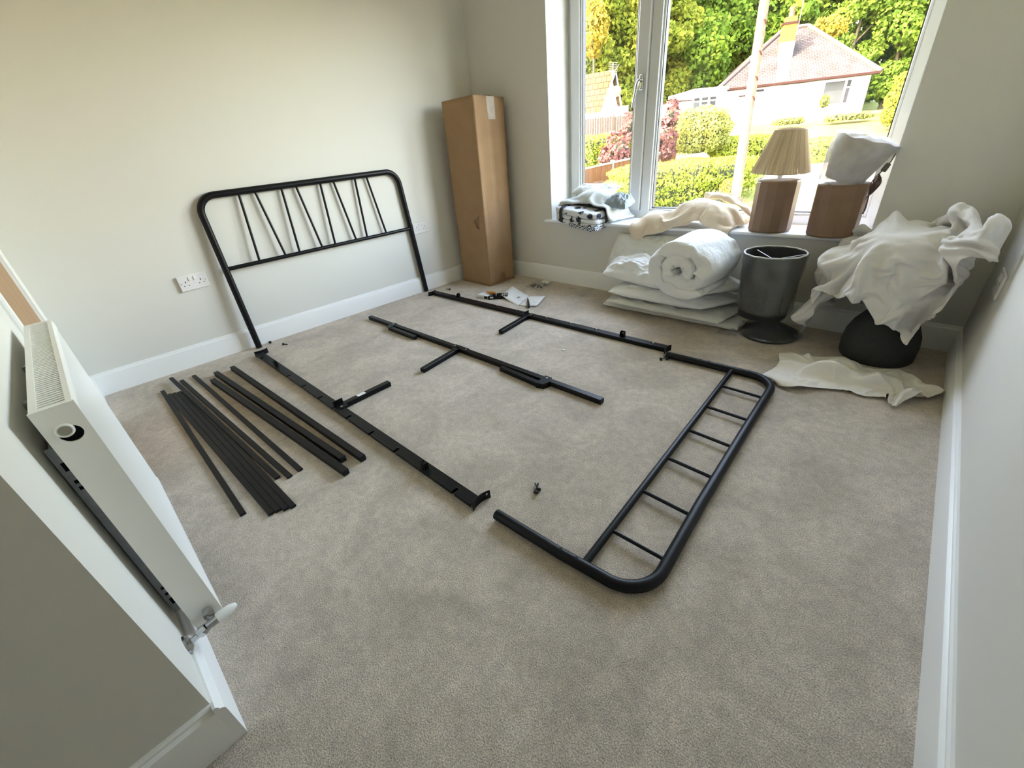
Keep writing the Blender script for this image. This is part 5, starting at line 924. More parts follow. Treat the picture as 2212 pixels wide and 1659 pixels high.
0,-4,-6,4,3,2,2,-8,-6,-2,-5,6,-7,16,-14,16,6,-7,-19,17,0,-22,9,-3,-6,10,16,-24,-3,10,1,3,5,-3,-1,1,14,0,3,0,-1,-4,-4,2,9,-6,-2,8,-9,-5,-4,1,-1,-5,11,6,-9,1,-12,17,-8,-3,5,-2,1,10,1,-3,3,0,-4,-2,3,-4,9,-1,-2,-9,-5,-4,9,17,1,-1,-15,-10,14,-14,-1,1,15,0,3,2,1,1,-24,16,7,1,-4,-7,9,-21,-1,3,3,-4,6,-1,-4,7,10,4,-2,0,-5,-1,4,2,
2,3,2,-14,-1,1,1,-5,-7,7,3,-6,6,1,5,-1,-11,1,-8,10,6,-12,18,-3,4,-7,0,7,-5,3,-4,7,-4,6,-26,3,21,5,0,-7,-11,7,-7,-15,-7,23,6,-20,21,0,5,-15,-18,8,-2,35,-36,12,-7,-2,5,10,-4,-4,9,-4,4,8,-1,-1,-3,-5,-11,9,4,8,-4,-1,0,-16,9,5,-9,-2,2,-2,-2,-2,-1,-2,5,18,-11,-1,5,-1,1,5,1,-8,9,-4,-7,-5,18,-1,2,-1,6,-28,1,17,10,-1,-7,-10,4,3,3,-29,
25,10,-21,14,-2,3,-2,-27,32,-25,35,0,-11,-29,1,5,6,0,15,-4,-4,6,2,-3,-2,-9,4,-4,0,4,12,-3,-3,-6,1,-6,13,-11,-6,1,-2,1,1,1,-5,7,13,-13,3,8,-5,-7,3,10,4,-12,8,5,1,0,3,-11,11,0,-28,4,13,8,-1,-5,-1,-1,-1,7,-18,15,6,-19,-1,9,6,-1,-28,34,1,-29,-3,-2,-6,5,8,-7,3639,-16,-10,-26,-33,-33,-33,-26,-36,-12,-16,-7,-8,-7,-9,-11,-12,-4,5,-11,-13,-18,-22,18,20,12,-9,-9,
9,-24,-30,-7,-1,12,2,-13,-12,-14,-21,-22,-4,-15,-11,-14,9,-11,-6,23,14,11,-13,-6,-23,5,9,12,9,-30,-21,6,12,15,14,-24,27,30,20,-6,-4,5,-6,-12,-16,-8,-5,14,-11,-1,8,-6,7,-15,14,-20,12,-9,0,2,13,12,6,-7,-13,11,4,2,2,-33,-3,5,20,10,-19,-3,20,-8,5,9,-6,7,2,-1,-1,-3,-19,13,-6,-3,-8,-2,-6,-2,8,4,16,-12,7,-8,-1,1,0,-1,-3,-15,3,5,7,0,1,1,9,12,1,-7,6,0,-3,-11,
-18,5,12,2,-8,11,-11,7,-10,16,-15,4,-3,-2,-2,1,16,0,9,-15,9,14,2,-4,-31,-3,5,8,1,3,-15,29,3,-4,3,-8,7,1,-4,3,-3,-17,10,2,-20,0,3,-4,-1,3,9,12,0,-5,-4,0,0,3,-1,-8,-10,0,8,6,6,-2,-3,16,4,-1,-13,10,-2,-3,-18,-11,12,14,3,-3,5,1,1,2,-4,-3,15,-4,8,-2,-14,7,-3,9,-9,-3,21,2,-4,-28,-6,8,6,-3,-3,-4,23,-14,7,5,-12,12,-2,-4,4,-5,-12,7,3,-4,
-5,-6,-2,-2,6,16,11,-6,-5,-12,7,7,0,-1,-8,-6,0,12,2,6,-1,2,8,-3,0,-5,-2,-3,-7,-7,-13,14,10,2,1,1,6,-2,4,-2,-8,11,3,3,-3,4,-2,4,2,-8,-11,19,4,-3,-23,-12,14,1,-3,-2,1,10,-7,2,-2,2,8,-3,2,-5,-3,-12,11,3,-5,1,2,-4,-8,5,9,14,-2,-13,-4,9,5,1,-9,-7,-3,15,-1,2,5,-15,5,8,-2,-7,0,2,0,4,-7,-19,19,0,7,4,1,0,-2,2,-3,9,1,-6,5,0,
-2,-8,5,11,-8,-10,13,5,-1,-19,-7,9,3,-10,-1,5,0,1,1,-16,19,-1,0,1,-6,3,-13,9,3,0,1,8,-11,-11,-3,13,2,12,-11,1,-3,18,-2,-12,-12,19,1,-2,-1,7,-12,5,0,1,-3,0,-12,1,13,0,-18,17,7,2,3,-1,2,2,-1,-15,2,18,-4,-1,-4,11,-5,-7,6,-2,-10,7,2,1,-17,10,4,-16,-5,4,8,-8,11,-4,0,1,0,-1,0,-5,4,-9,8,4,0,2,11,0,-13,-18,-2,-2,1,24,-2,10,1,-2,-2,1,
-1,-6,1,4,6,-11,0,0,-2,-3,1,-6,-8,11,0,2,-11,18,5,1,0,1,-1,7,-16,-5,20,-15,15,-3,5,-2,1,-4,-4,-6,8,-3,2,-9,10,-8,-23,1,14,1,1,1,-3,1,0,2,3,-1,-3,0,3,1,2,0,0,1,8,-10,-4,9,-16,4,6,-2,17,-3,-3,0,-10,3,-8,6,0,-1,-1,-3,0,-8,-4,4,-2,-7,17,-9,8,-6,8,4,3,-1,4,-7,6,5,-24,22,-5,3,-4,5,0,-1,-3,-5,-12,9,-2,9,-4,8,-25,-10,2,21,
-11,7,-6,1,-1,0,5,3,2,-4,2,2,2,0,-1,-9,-8,24,-9,-1,8,-31,32,-18,12,13,-7,-12,6,-10,6,-3,3,-5,0,-4,-4,6,-9,-1,12,-4,-4,19,2,-8,1,7,2,0,2,3,4,-27,21,-10,6,1,1,-3,-9,1,-7,10,5,-5,0,0,9,-4,2,-29,-7,9,15,-1,-7,2,1,-2,-5,10,-2,12,-6,3,1,-1,-2,-14,-1,8,17,-15,-11,21,-20,12,-6,10,9,-11,-10,5,-1,-2,-4,-7,9,-7,4,-8,-10,6,-3,16,-11,4,15,3,
-11,3,7,0,-3,5,-17,14,-15,18,-2,-6,-4,2,0,-8,3,-17,7,15,7,-3,-1,8,-2,-7,-27,0,8,9,-5,1,0,2,0,-6,5,-2,13,2,0,-4,-8,3,-7,-10,16,-13,10,8,8,-1,-7,-3,-2,11,-4,-10,-2,0,-2,0,-13,9,-7,11,9,-2,9,-13,7,-13,1,25,-3,-11,8,3,3,-5,-4,1,2,0,-1,-1,-3,-4,-1,3,-2,-1,-16,-14,14,6,3,6,13,1,-12,-23,5,5,6,1,-2,2,7,-3,-2,1,8,2,-1,-8,-23,12,17,-15,
4,-1,2,-16,10,7,5,-1,4,-11,2,3,-6,-11,5,3,-1,-12,3,-9,11,6,-14,13,-1,-2,-10,-10,32,-1,-14,9,-9,-9,19,-11,8,0,-15,1,1,3,0,-2,0,2,3,-15,-17,9,2,4,6,15,4,-14,-14,5,4,5,-1,3,1,2,-1,2,6,0,-6,-15,0,-13,13,6,-5,17,3,-16,0,5,2,0,0,0,-12,-5,1,11,-17,9,-3,-1,-3,-1,15,-13,17,-11,10,-2,3,-13,-18,25,9,-14,3,3,-17,22,0,-7,2,-7,2,-12,2,6,-4,4,
-13,15,-10,-15,0,1,2,8,17,4,-14,-7,7,2,1,2,1,2,0,5,5,-1,-30,7,11,-10,-12,22,3,2,-21,13,6,1,-4,-3,-7,14,-1,-8,3,-10,2,-6,0,1,-2,9,5,8,-15,23,-4,0,-9,5,-3,-20,11,15,-2,-2,-1,-11,6,-3,-8,17,-10,5,-1,-10,11,-11,7,-5,1,0,0,-2,-2,-6,0,16,4,-8,-1,4,2,2,-1,0,1,9,1,-10,-13,-16,17,16,-12,-6,7,-17,5,26,1,-8,-6,-3,-4,-2,19,-13,-1,-5,0,-3,1,-2,
3,-4,14,-1,8,-18,-4,17,-2,-1,-2,-1,-17,4,16,-4,7,-1,-10,-5,1,-4,7,1,-1,1,-13,9,2,-5,12,-4,-2,0,0,9,-11,-7,8,4,-5,3,3,1,0,-2,3,8,-8,-9,6,-16,-13,29,12,-9,-18,-6,20,-7,11,-6,-1,-1,-8,6,0,0,-10,6,-1,-3,-3,6,-1,-4,12,4,2,2,-1,-17,14,0,-1,-2,1,-15,0,13,-15,-4,1,12,-1,-17,20,-9,-1,1,3,0,0,5,-6,14,1,-5,-3,-11,18,-3,-7,-1,6,-8,6,-1,3,1,
2,-3,-12,1,-11,9,2,-11,21,10,-37,21,21,-14,-25,16,-2,-12,9,2,3,3,-8,1,-2,-2,0,-1,2,1,16,1,-15,16,-1,-2,2,-1,-1,-2,0,0,-16,4,10,-8,3,-8,7,6,-23,14,-5,-3,6,6,-1,2,2,-4,10,0,-1,-2,-7,11,-1,-7,-5,9,-8,3,1,2,8,-13,9,-30,14,-2,16,-1,-2,-27,16,28,-15,14,-30,-8,3,-1,9,1,2,11,-11,-3,-1,-2,1,-1,2,1,20,-4,1,-9,6,2,-9,4,-3,4,0,2,0,-14,10,-5,
-6,-8,22,-8,0,-8,2,6,2,-7,6,2,7,-1,-16,17,-8,10,1,-8,2,3,-8,-1,5,-1,-2,1,2,9,-33,16,-11,20,-18,11,-3,-7,31,-14,13,-28,-1,-19,9,4,8,3,2,8,-9,-18,13,2,3,-2,-1,3,-4,16,9,-12,5,0,-6,2,1,3,-4,2,-1,2,-15,18,-14,2,-1,3,-6,4,2,-1,2,1,2,3,-11,-5,23,-19,14,-4,-10,-4,-1,0,16,-10,5,1,1,-1,6,-25,11,-2,2,-8,19,-21,8,26,-16,15,-46,8,12,-9,-8,13,
10,2,-3,2,10,-13,-8,4,1,1,3,1,24,-5,-2,-1,-7,-12,15,-10,14,-4,1,-8,7,-6,5,-12,19,-7,-10,-1,4,1,0,4,-1,3,-1,-1,3,8,-16,14,-2,-4,3,-1,2,-5,-15,11,-2,2,2,0,-16,12,-9,-3,17,-5,-10,4,-10,24,12,-29,-12,-14,15,3,3,11,2,6,-7,2,-8,6,-10,6,-2,5,1,3,6,7,0,-2,-18,20,-18,9,-17,18,8,-2,-3,-1,1,-3,-2,13,-14,1,6,-4,2,2,1,1,2,0,6,-4,9,-10,-18,13,
5,4,-3,-2,-2,-9,3,3,2,-1,-5,-4,1,7,-8,19,-4,10,-9,-5,-8,-18,7,-12,3,7,8,7,4,1,10,-29,3,8,-2,0,2,1,2,3,14,-13,9,-14,16,-19,18,-6,5,-3,-12,12,-7,5,10,-2,-13,-1,14,-2,0,-2,0,0,-1,5,3,2,-1,4,-19,-1,5,-20,-2,12,-5,5,14,1,-3,1,-1,2,-1,-9,3,-3,14,0,9,-19,20,-14,-23,-14,8,5,-7,18,13,0,-7,1,7,0,-10,-1,-1,0,-1,4,3,2,11,7,-25,19,-12,0,
-13,25,2,-19,7,14,-4,1,-19,19,0,-11,-3,12,-7,-1,7,-3,6,2,1,2,1,-10,3,-8,3,10,-2,-17,10,-2,-5,8,1,-2,0,-2,1,3,0,-4,-4,7,-15,26,-24,0,-21,18,-7,6,6,7,6,0,5,-5,-3,-8,-1,0,2,-3,4,0,2,2,20,-23,12,-15,-5,11,1,-16,28,8,-11,3,-4,2,1,-17,17,1,-11,2,8,0,-5,8,1,-1,2,-1,-5,1,-2,1,2,1,-3,-1,1,5,-1,-2,-1,0,-2,0,-3,0,4,-1,4,-19,22,-14,
19,-46,17,-8,5,9,10,8,-7,9,4,2,-24,-4,3,-7,10,-6,6,-2,2,1,6,0,-6,-5,9,7,0,-9,-17,22,3,-17,14,-6,3,1,-13,12,11,-12,9,4,2,-1,0,1,0,-5,-1,-3,0,3,2,-7,-2,9,0,-3,2,1,5,-1,-2,-2,-2,-4,-2,10,-12,6,-4,13,-27,-4,-1,8,5,9,8,-1,5,5,0,-28,3,0,3,0,-9,-3,7,1,1,5,-8,13,-11,7,9,-13,14,-1,-7,-4,14,-11,6,3,3,-1,-8,-15,8,15,-6,7,9,-2,
-5,0,-6,1,-1,1,-3,4,-4,-1,5,2,-5,8,-3,7,-5,-4,0,0,2,0,-3,-3,4,-2,1,-8,-18,22,-11,-3,15,11,2,2,6,-2,-20,14,-27,0,9,-1,-8,0,0,4,8,-5,-13,11,0,12,-12,21,-9,0,5,-18,-4,19,-9,-16,17,3,1,-7,-8,1,-1,5,10,9,-2,-4,1,2,-2,-8,1,3,1,6,-4,1,3,-3,13,-8,-5,0,1,-2,-1,4,1,-3,4,-3,-13,-9,20,-17,7,8,10,5,2,4,-13,4,6,-25,-9,8,-9,10,0,-2,
-13,9,-2,12,16,-29,11,-9,34,-20,6,1,4,-2,1,-7,-9,13,-22,11,-2,6,-6,-5,14,-5,-5,6,10,-3,1,-2,-6,5,3,-5,4,7,2,-6,5,10,-10,-4,-3,0,2,0,0,0,3,-4,-4,10,0,-3,-20,6,4,16,4,7,-2,-13,13,-20,5,-22,1,7,-5,-11,10,4,-2,-7,7,-8,-1,2,3,1,0,3,-12,6,11,-3,3,-11,2,0,1,-10,15,2,-3,-9,2,2,9,-15,-5,21,-1,-7,2,2,4,3,2,-6,3,10,3,-14,-1,-4,3,2,
-3,-2,2,-1,0,4,-3,1,-2,-13,0,4,11,4,7,5,-15,15,-13,11,-43,13,12,-12,1,-6,-7,8,4,-3,-5,3,2,10,-4,0,-3,3,2,9,-16,11,-12,-2,9,4,2,-6,-12,7,3,3,-20,18,-11,15,-5,-24,9,15,4,4,-1,4,2,-3,9,-2,-14,5,-6,4,2,-2,-5,3,1,1,-3,-6,11,-15,7,-13,9,11,11,2,4,-21,18,-12,9,-25,1,-5,-1,3,-4,-2,-3,-2,6,2,-6,1,-1,12,0,1,-10,-5,7,-10,21,-13,4,6,0,-3,
6,-3,-8,-8,-2,0,8,-13,14,-3,8,0,-12,-3,20,1,2,-3,5,7,-2,-10,2,-6,5,1,-2,-4,0,1,1,0,0,-3,-14,22,-21,6,3,15,-4,13,-14,13,-14,12,-15,-9,-3,-2,-12,6,4,-1,-1,-4,3,0,0,0,2,4,5,2,-15,8,11,-1,-18,14,-3,-4,-6,8,-2,5,-3,5,0,-6,6,-12,-11,10,3,9,4,-4,-12,16,-1,7,-12,12,-16,10,0,1,-2,-1,-2,-4,3,-1,2,0,-1,3,-5,-4,-10,17,7,-12,20,-7,4,-15,18,-18,
-2,-11,3,-2,-4,-17,8,9,4,3,-8,1,-1,0,8,-1,-6,6,-3,15,-21,25,-1,-18,0,4,3,-4,-12,10,1,2,1,-2,-14,18,-2,-23,-1,22,6,0,4,-12,15,-13,14,-21,19,-6,0,-2,-1,-4,-10,11,0,5,0,-1,-1,2,-4,-3,11,-10,13,5,-22,-4,5,20,-5,0,-23,-2,-5,-4,8,-1,-14,1,16,0,0,-3,1,-2,9,-7,2,-10,22,-26,35,-11,-6,-5,-3,2,2,2,1,-13,8,4,-1,2,-6,-8,10,9,-8,-16,18,10,-11,16,-18,16,
-12,13,-5,-2,-3,-2,-6,-6,8,4,0,1,3,0,0,2,-1,-26,23,9,-13,6,16,-4,-3,-2,-4,-17,-5,-2,-6,1,-7,18,3,1,-12,14,-4,-4,-5,1,9,-13,-2,23,-31,30,-27,15,-21,14,17,-4,-2,0,-3,-6,12,-8,-2,-1,10,-13,-7,16,10,-10,-4,-9,30,-22,18,-15,16,-3,-3,-4,-2,0,-5,6,-1,-10,17,-1,0,-3,0,2,-2,4,-16,16,4,2,-2,-7,6,-5,-12,-7,-4,-6,4,9,3,-20,22,-1,1,-12,7,-3,-5,2,1,6,8,-33,
31,-24,33,-47,20,24,-9,2,-5,-11,8,1,-7,5,-3,2,11,-5,-8,-10,17,11,-22,24,-19,18,-21,23,-3,-4,-4,-2,1,-8,6,-5,-2,16,-10,9,-1,-4,-3,5,-8,10,3,0,-1,2,-18,14,0,-9,-10,-6,-1,2,-7,-6,4,16,11,3,-3,-8,-7,-3,5,-4,-6,2,-12,10,-10,41,-43,34,-1,-20,-6,1,16,-5,-10,23,-4,-8,-1,4,5,2,-5,-3,-7,12,4,2,6,-20,19,-10,4,-5,-9,8,-12,12,-4,-3,11,-8,16,-5,-5,0,-7,-3,8,-19,
15,5,6,-17,20,-4,-18,9,-10,-4,0,3,4,-6,19,0,-32,8,14,-4,-8,7,9,-13,-5,-10,14,-3,30,-35,31,-11,2,-8,0,5,-18,10,4,-4,-7,7,2,1,5,5,-5,1,1,-13,13,-1,-15,22,-9,6,-7,-4,0,-19,25,-7,-3,9,0,9,-15,1,6,-1,-5,-7,-2,22,-12,0,3,1,-1,3,6,-24,-5,-3,10,4,-1,4,-6,-8,19,-9,-7,-2,16,6,-19,0,-6,-3,-9,41,-27,26,-32,-3,17,3,-7,-7,15,-5,9,-12,2,0,1,3,2,7,
-4,1,-3,1,5,-21,21,-3,1,0,-11,-5,-5,25,-9,-9,6,7,4,-6,-3,7,-3,-4,4,-14,17,-3,-1,3,-17,20,-2,-2,-15,-7,-2,-1,-12,3,25,2,-9,21,-14,1,-9,-5,-4,9,-1,18,-7,4,6,0,16,-16,-3,-5,5,-8,10,14,-18,-4,9,2,6,-10,2,5,0,4,1,-3,-1,5,-12,7,-1,-9,16,-12,-4,-1,20,-4,-14,6,5,1,-3,-5,12,-8,0,-1,0,7,-4,4,-14,-6,20,-2,-1,-19,-4,1,-2,0,0,13,-3,-4,-3,-3,9,-4,
-3,-1,-5,10,18,-8,-1,-3,7,-3,-3,-9,25,-2,-29,17,23,-27,7,4,-15,13,-2,8,-5,9,-6,-16,20,0,-2,-2,4,-3,-5,2,-2,-5,-1,15,3,-22,15,0,0,-5,5,10,-7,-3,-4,0,0,-6,17,-21,19,-14,9,-5,-14,-3,0,-1,9,-2,-13,1,3,7,-5,9,-3,1,7,-1,-13,-7,30,-3,0,1,-1,-1,-11,5,10,8,1,9,-29,15,-3,1,9,-19,7,-6,14,-2,3,6,-3,-12,7,-3,0,3,-3,0,-3,-2,-1,-1,4,2,-6,13,-4,7,
-2,-3,-4,1,-3,-1,-1,-1,-13,2,-2,21,-12,-9,-2,2,0,7,-5,2,3,-8,-2,6,1,1,-5,-1,9,-1,0,17,-12,13,1,2,-5,-5,2,8,-18,23,11,-28,22,-6,-1,2,-11,14,-6,0,9,-1,-1,4,-3,-2,0,-5,-1,-2,3,2,-7,-3,8,-3,-1,2,6,-1,11,1,-19,12,2,-7,-9,-2,-4,10,-13,5,10,-19,-1,0,-1,2,-1,-3,8,1,10,-17,0,3,32,-28,-7,-7,15,4,0,-19,2,13,6,0,9,-25,-1,-4,12,1,-6,19,-23,17,
-15,16,4,-7,5,4,4,1,-4,-3,-12,18,-18,9,-1,-1,-8,3,-3,9,-2,2,-14,10,-5,17,5,-1,2,-10,-3,-8,-1,-8,16,-9,9,6,-22,-5,-2,1,3,-1,3,-2,-2,9,-2,6,13,-14,-15,5,0,-4,0,17,4,-19,-3,3,4,9,-7,12,-13,1,-5,-2,9,-19,22,-23,21,-11,15,0,2,-1,1,-1,-9,2,4,-19,17,-2,-1,-2,2,-9,3,0,4,-6,-4,11,-18,18,-1,-4,14,-12,-8,-1,-4,22,-13,9,0,0,6,0,-14,-9,-2,-3,3,2,
-2,2,5,16,-27,13,-8,-3,-1,0,-4,16,8,-3,-4,8,17,5,0,-10,6,-13,-5,-10,9,2,-10,15,7,3,-4,0,-1,5,-14,-7,2,1,-11,25,-5,0,0,-3,-2,3,-4,4,1,-1,6,-17,25,-18,-17,5,-3,0,5,-1,22,-14,10,0,2,3,4,-2,0,-1,-13,-10,-7,1,5,4,7,-12,0,-5,-1,8,-4,0,-5,-1,25,-1,10,-11,6,-9,24,0,-5,2,2,-12,-12,18,1,1,1,0,-1,0,-5,-4,11,-8,-10,2,-2,-5,12,-4,-1,6,-3,-3,
-1,-2,7,9,2,0,-5,-26,6,-7,-1,4,-1,27,-16,9,0,2,-1,0,9,-4,-5,-13,0,10,-4,-7,-7,-1,5,-1,10,3,-4,-8,2,-4,-7,0,20,12,4,-20,4,-4,0,21,-1,-1,-4,3,-3,-4,6,0,0,1,-10,-2,9,2,-20,16,-5,-10,11,-10,-11,19,-7,3,3,-5,-5,2,-1,7,4,13,-9,9,-14,-8,5,1,15,-20,8,1,-7,7,0,1,-1,-3,-8,1,2,1,4,3,-3,-9,-11,9,-10,1,6,2,5,14,-13,2,-14,27,-5,2,-4,1,
-9,17,14,-2,-1,0,-1,1,-5,-1,1,8,-3,1,-10,3,5,-11,3,2,5,1,-16,-13,21,-6,-10,0,18,7,-11,-8,5,0,17,-6,-1,10,-6,-2,-10,4,1,-7,8,1,0,1,-20,10,-1,4,0,5,0,-2,1,-1,-5,-15,4,-3,-6,18,2,-6,21,-5,2,-6,-1,11,-5,-1,-2,1,22,1,0,-1,0,-5,10,0,-8,-3,3,-2,7,-12,-3,11,-4,-9,11,-9,4,-3,-6,-8,6,7,-3,11,8,-6,-11,7,-7,3,17,-11,3,1,-5,1,-8,9,2,-4,
-2,-4,12,-13,3,-1,4,-20,0,11,6,3,2,-3,-9,-7,16,-18,6,1,16,1,-3,4,-5,7,-8,3,-1,2,6,14,-2,0,5,-2,-7,-18,26,-16,0,7,-7,10,5,-8,0,3,-20,11,9,-15,-10,14,-1,5,0,5,7,1,-3,-13,9,2,1,6,-5,-5,0,-6,7,-2,-9,10,1,-1,-3,-2,-1,4,-11,10,-6,-15,13,0,2,6,1,1,-19,6,-3,18,-25,23,2,-3,10,-10,-11,6,0,-3,6,16,2,-1,4,0,4,5,-34,19,-5,-7,16,-9,6,-7,
4,-2,7,-9,-11,17,-7,-8,7,9,-8,1,9,3,0,-4,-13,-6,-2,7,0,2,3,4,1,-3,0,-19,22,1,-9,-5,11,-9,5,-10,-1,19,-16,9,-1,-3,-8,4,14,-8,2,-13,10,-9,7,0,1,1,15,-7,-4,-5,1,13,2,0,2,4,-19,25,1,-22,2,0,-10,17,-14,15,-2,-2,0,-6,9,-1,1,0,-2,-13,8,-4,9,2,-1,5,4,-8,0,-19,-3,2,2,7,5,-2,1,-1,-20,12,-2,13,-12,8,-14,14,6,-7,-3,-9,6,0,-2,-6,14,4,
-1,8,-7,-9,-7,7,1,2,11,-1,-4,-6,1,5,11,0,-9,12,0,-7,10,2,-4,-2,-3,-12,9,-14,18,4,-5,2,-5,-6,9,1,-1,-6,-3,4,0,1,-4,9,-1,1,-11,-1,-6,-8,-3,-1,6,18,1,0,-4,-14,14,-9,2,4,5,-23,16,-5,0,7,-10,2,4,6,-20,23,-2,8,0,-10,-5,2,-4,4,-2,21,-6,-11,0,0,11,4,-5,-16,19,-20,8,19,-5,-2,-2,5,-8,3,-6,18,-1,-1,-5,0,-2,0,-4,4,-4,3,-16,10,0,-17,-3,13,
-5,-1,3,-1,-6,6,-11,3,21,1,-1,0,-8,5,2,-6,-2,18,-31,2,14,-6,0,-12,3,-5,2,14,21,7,-1,-5,-12,-19,-11,-4,14,-1,3,-11,-3,-3,6,10,-8,10,-11,7,2,0,-1,-5,6,-10,16,0,-3,2,-2,-2,-3,-4,8,-6,6,0,-6,-1,0,-12,10,5,-10,-10,-2,-2,9,-6,17,-10,1,-13,2,18,1,-4,5,1,2,-1,3,-7,8,-12,-15,13,0,0,-11,-4,13,-15,21,-4,20,8,1,-4,-5,-1,20,-7,4,-12,-4,-4,3,11,3,-14,
14,0,-20,15,1,1,-11,19,-11,15,4,-4,-1,-1,-2,-3,-13,13,-8,8,-5,-3,-20,-4,2,7,9,-12,1,4,1,-2,2,0,5,1,-21,9,13,3,-8,12,5,1,5,-2,-8,1,0,-13,2,0,-1,-7,-5,13,3,4,3,-8,18,3,-1,-6,3,0,7,17,19,20,32,31,0,27,14,14,15,17,20,21,19,18,13,12,15,6,13,8,4,11,14,21,25,8,5,5,-15,-16,13,-9,-3,-1,8,11,8,12,13,-2,-13,-16,-14,-4,-2,3,8,21,5,-31,-32,-32,
-29,-3,-4,-5,15,-13,-9,-14,-10,-1,-14,-1,-10,-17,-17,-13,-6,-4,10,6,-10,-2,12,-1,-4,-12,18,-23,8,-7,-1,0,4,1,3,1,3,3,-1,7,-6,6,3,-9,-1,0,2,10,-22,-13,21,-4,-19,24,-3,7,0,-1,5,-5,-1,8,3,3,-1,-2,3,-2,-10,-16,12,5,1,0,0,2,2,-8,-16,23,2,-1,-2,-12,9,-19,20,5,-1,0,3,5,14,3,7,-7,-13,15,-1,3,-2,-17,-9,7,-2,-1,0,3,3,3,1,-5,4,2,5,-4,7,5,-5,-4,
-2,2,3,-5,-3,0,-2,-13,23,0,-4,-1,1,5,-5,-4,11,2,3,-1,-2,-1,0,-8,-5,7,2,2,-2,-12,8,6,-7,-10,16,0,-6,5,-11,6,-17,20,11,-6,1,1,26,-16,10,6,-3,-15,3,-4,5,-1,-5,-4,2,1,-13,4,9,5,5,0,-9,0,3,4,-5,6,5,-6,-2,-6,8,-1,-6,10,-2,-6,-5,12,-1,0,-5,6,-1,5,-4,7,1,-1,-6,-7,9,-2,-19,14,5,1,2,-7,-12,15,3,-4,1,-3,2,-8,6,-2,-8,-17,1,30,2,0,
31,-2,-13,6,-6,6,-3,0,-13,3,6,-7,0,1,-7,-1,-5,7,-5,11,6,-9,0,2,5,-3,1,4,-5,-9,12,1,1,-1,2,0,-12,1,8,2,-3,-7,11,-4,9,0,2,-1,-4,2,-9,5,0,-10,7,8,2,-2,-6,-2,4,0,-5,-1,3,0,-6,2,2,-5,5,1,3,0,17,13,1,-16,9,-12,-7,5,-4,2,-5,8,0,-12,8,4,-3,-1,-7,-3,4,10,-7,1,3,5,-5,-3,1,10,-1,0,-1,3,0,0,-1,-9,9,-1,0,-1,-5,10,-9,9,
3,0,-2,-6,3,-6,0,7,3,-1,4,-1,0,-20,11,6,-13,6,0,-1,-1,-3,4,0,0,0,4,-2,17,-1,8,3,-14,6,-3,-26,4,16,-1,0,1,10,-2,-13,7,-10,19,-15,-6,-2,8,-1,1,2,6,-6,-8,5,6,7,-1,1,1,-2,2,-3,0,2,-1,1,0,-4,5,-4,4,0,0,-2,-9,0,9,-2,-2,1,2,9,-3,-3,-6,1,0,0,-1,-2,1,-1,-3,7,-2,2,1,1,33,-12,-8,4,2,-3,-10,10,-4,1,0,-11,-4,10,15,1,-12,10,
-22,18,-2,-12,1,1,0,2,0,6,-4,-11,8,12,-7,3,7,0,0,-2,-1,-1,0,-2,1,1,1,0,-1,-1,-2,0,0,0,-6,9,4,0,1,1,0,-2,-15,5,1,0,-5,4,-3,5,-1,0,2,-1,3,0,18,5,-5,-8,4,-4,7,-2,1,-2,2,4,-5,-6,9,-7,13,-26,20,-15,-13,14,-1,2,3,2,1,4,2,-4,-12,12,10,-4,2,2,-2,1,-2,-1,0,-1,0,-5,2,2,0,-2,0,-1,-1,3,0,-2,6,2,-1,-5,1,2,1,-17,10,-6,
7,-5,5,1,1,1,1,-1,-12,16,-5,8,12,0,-2,1,-3,5,0,0,-1,4,-1,-6,-2,16,-24,18,-30,3,17,-4,-13,3,-5,10,10,4,3,1,-4,-12,17,4,-6,6,1,-2,-2,-2,0,0,-4,2,-3,-2,3,-2,-1,1,3,2,0,2,-7,9,-2,-1,2,0,-4,0,-13,10,-6,4,2,1,0,2,3,-16,17,-21,8,6,-1,1,-3,-1,2,1,5,-2,0,3,4,-9,-5,9,7,-32,15,5,0,-17,9,-7,8,-6,6,5,4,3,2,-5,-11,19,0,-1,
2,0,-10,4,0,0,-1,-3,2,0,-3,-1,0,2,2,0,2,-7,5,0,4,-2,-8,2,4,-1,0,-5,4,1,-1,2,0,2,-7,10,-18,20,14,1,-8,11,-8,1,0,1,2,5,-2,2,-7,10,1,-24,14,-2,-1,0,-2,4,4,-2,2,-2,-6,-1,2,5,2,3,-1,-11,16,-3,1,1,-2,-3,0,0,-5,4,1,-1,-5,0,1,3,-2,3,-5,2,5,-1,0,-6,4,1,-2,0,-1,0,3,1,0,-5,5,-9,13,-10,9,-13,-9,16,13,-19,12,0,-1,0,
0,0,6,-1,8,2,-16,11,-13,2,5,-3,-18,21,1,2,3,-3,5,-18,0,2,2,3,3,1,-7,11,-2,-1,1,-4,1,-2,1,-2,2,0,-3,-2,4,2,-1,-8,10,0,-2,-4,-6,9,0,0,0,0,0,1,-4,-2,4,5,-4,4,-13,11,4,-18,7,-17,13,21,-8,-2,0,-2,0,3,-3,-1,4,3,5,-17,-11,17,-1,2,-3,-11,5,18,-12,14,-24,20,-14,-7,1,2,3,7,4,-3,6,-2,0,0,0,-1,0,0,0,-4,-3,3,1,2,-5,10,-12,5,
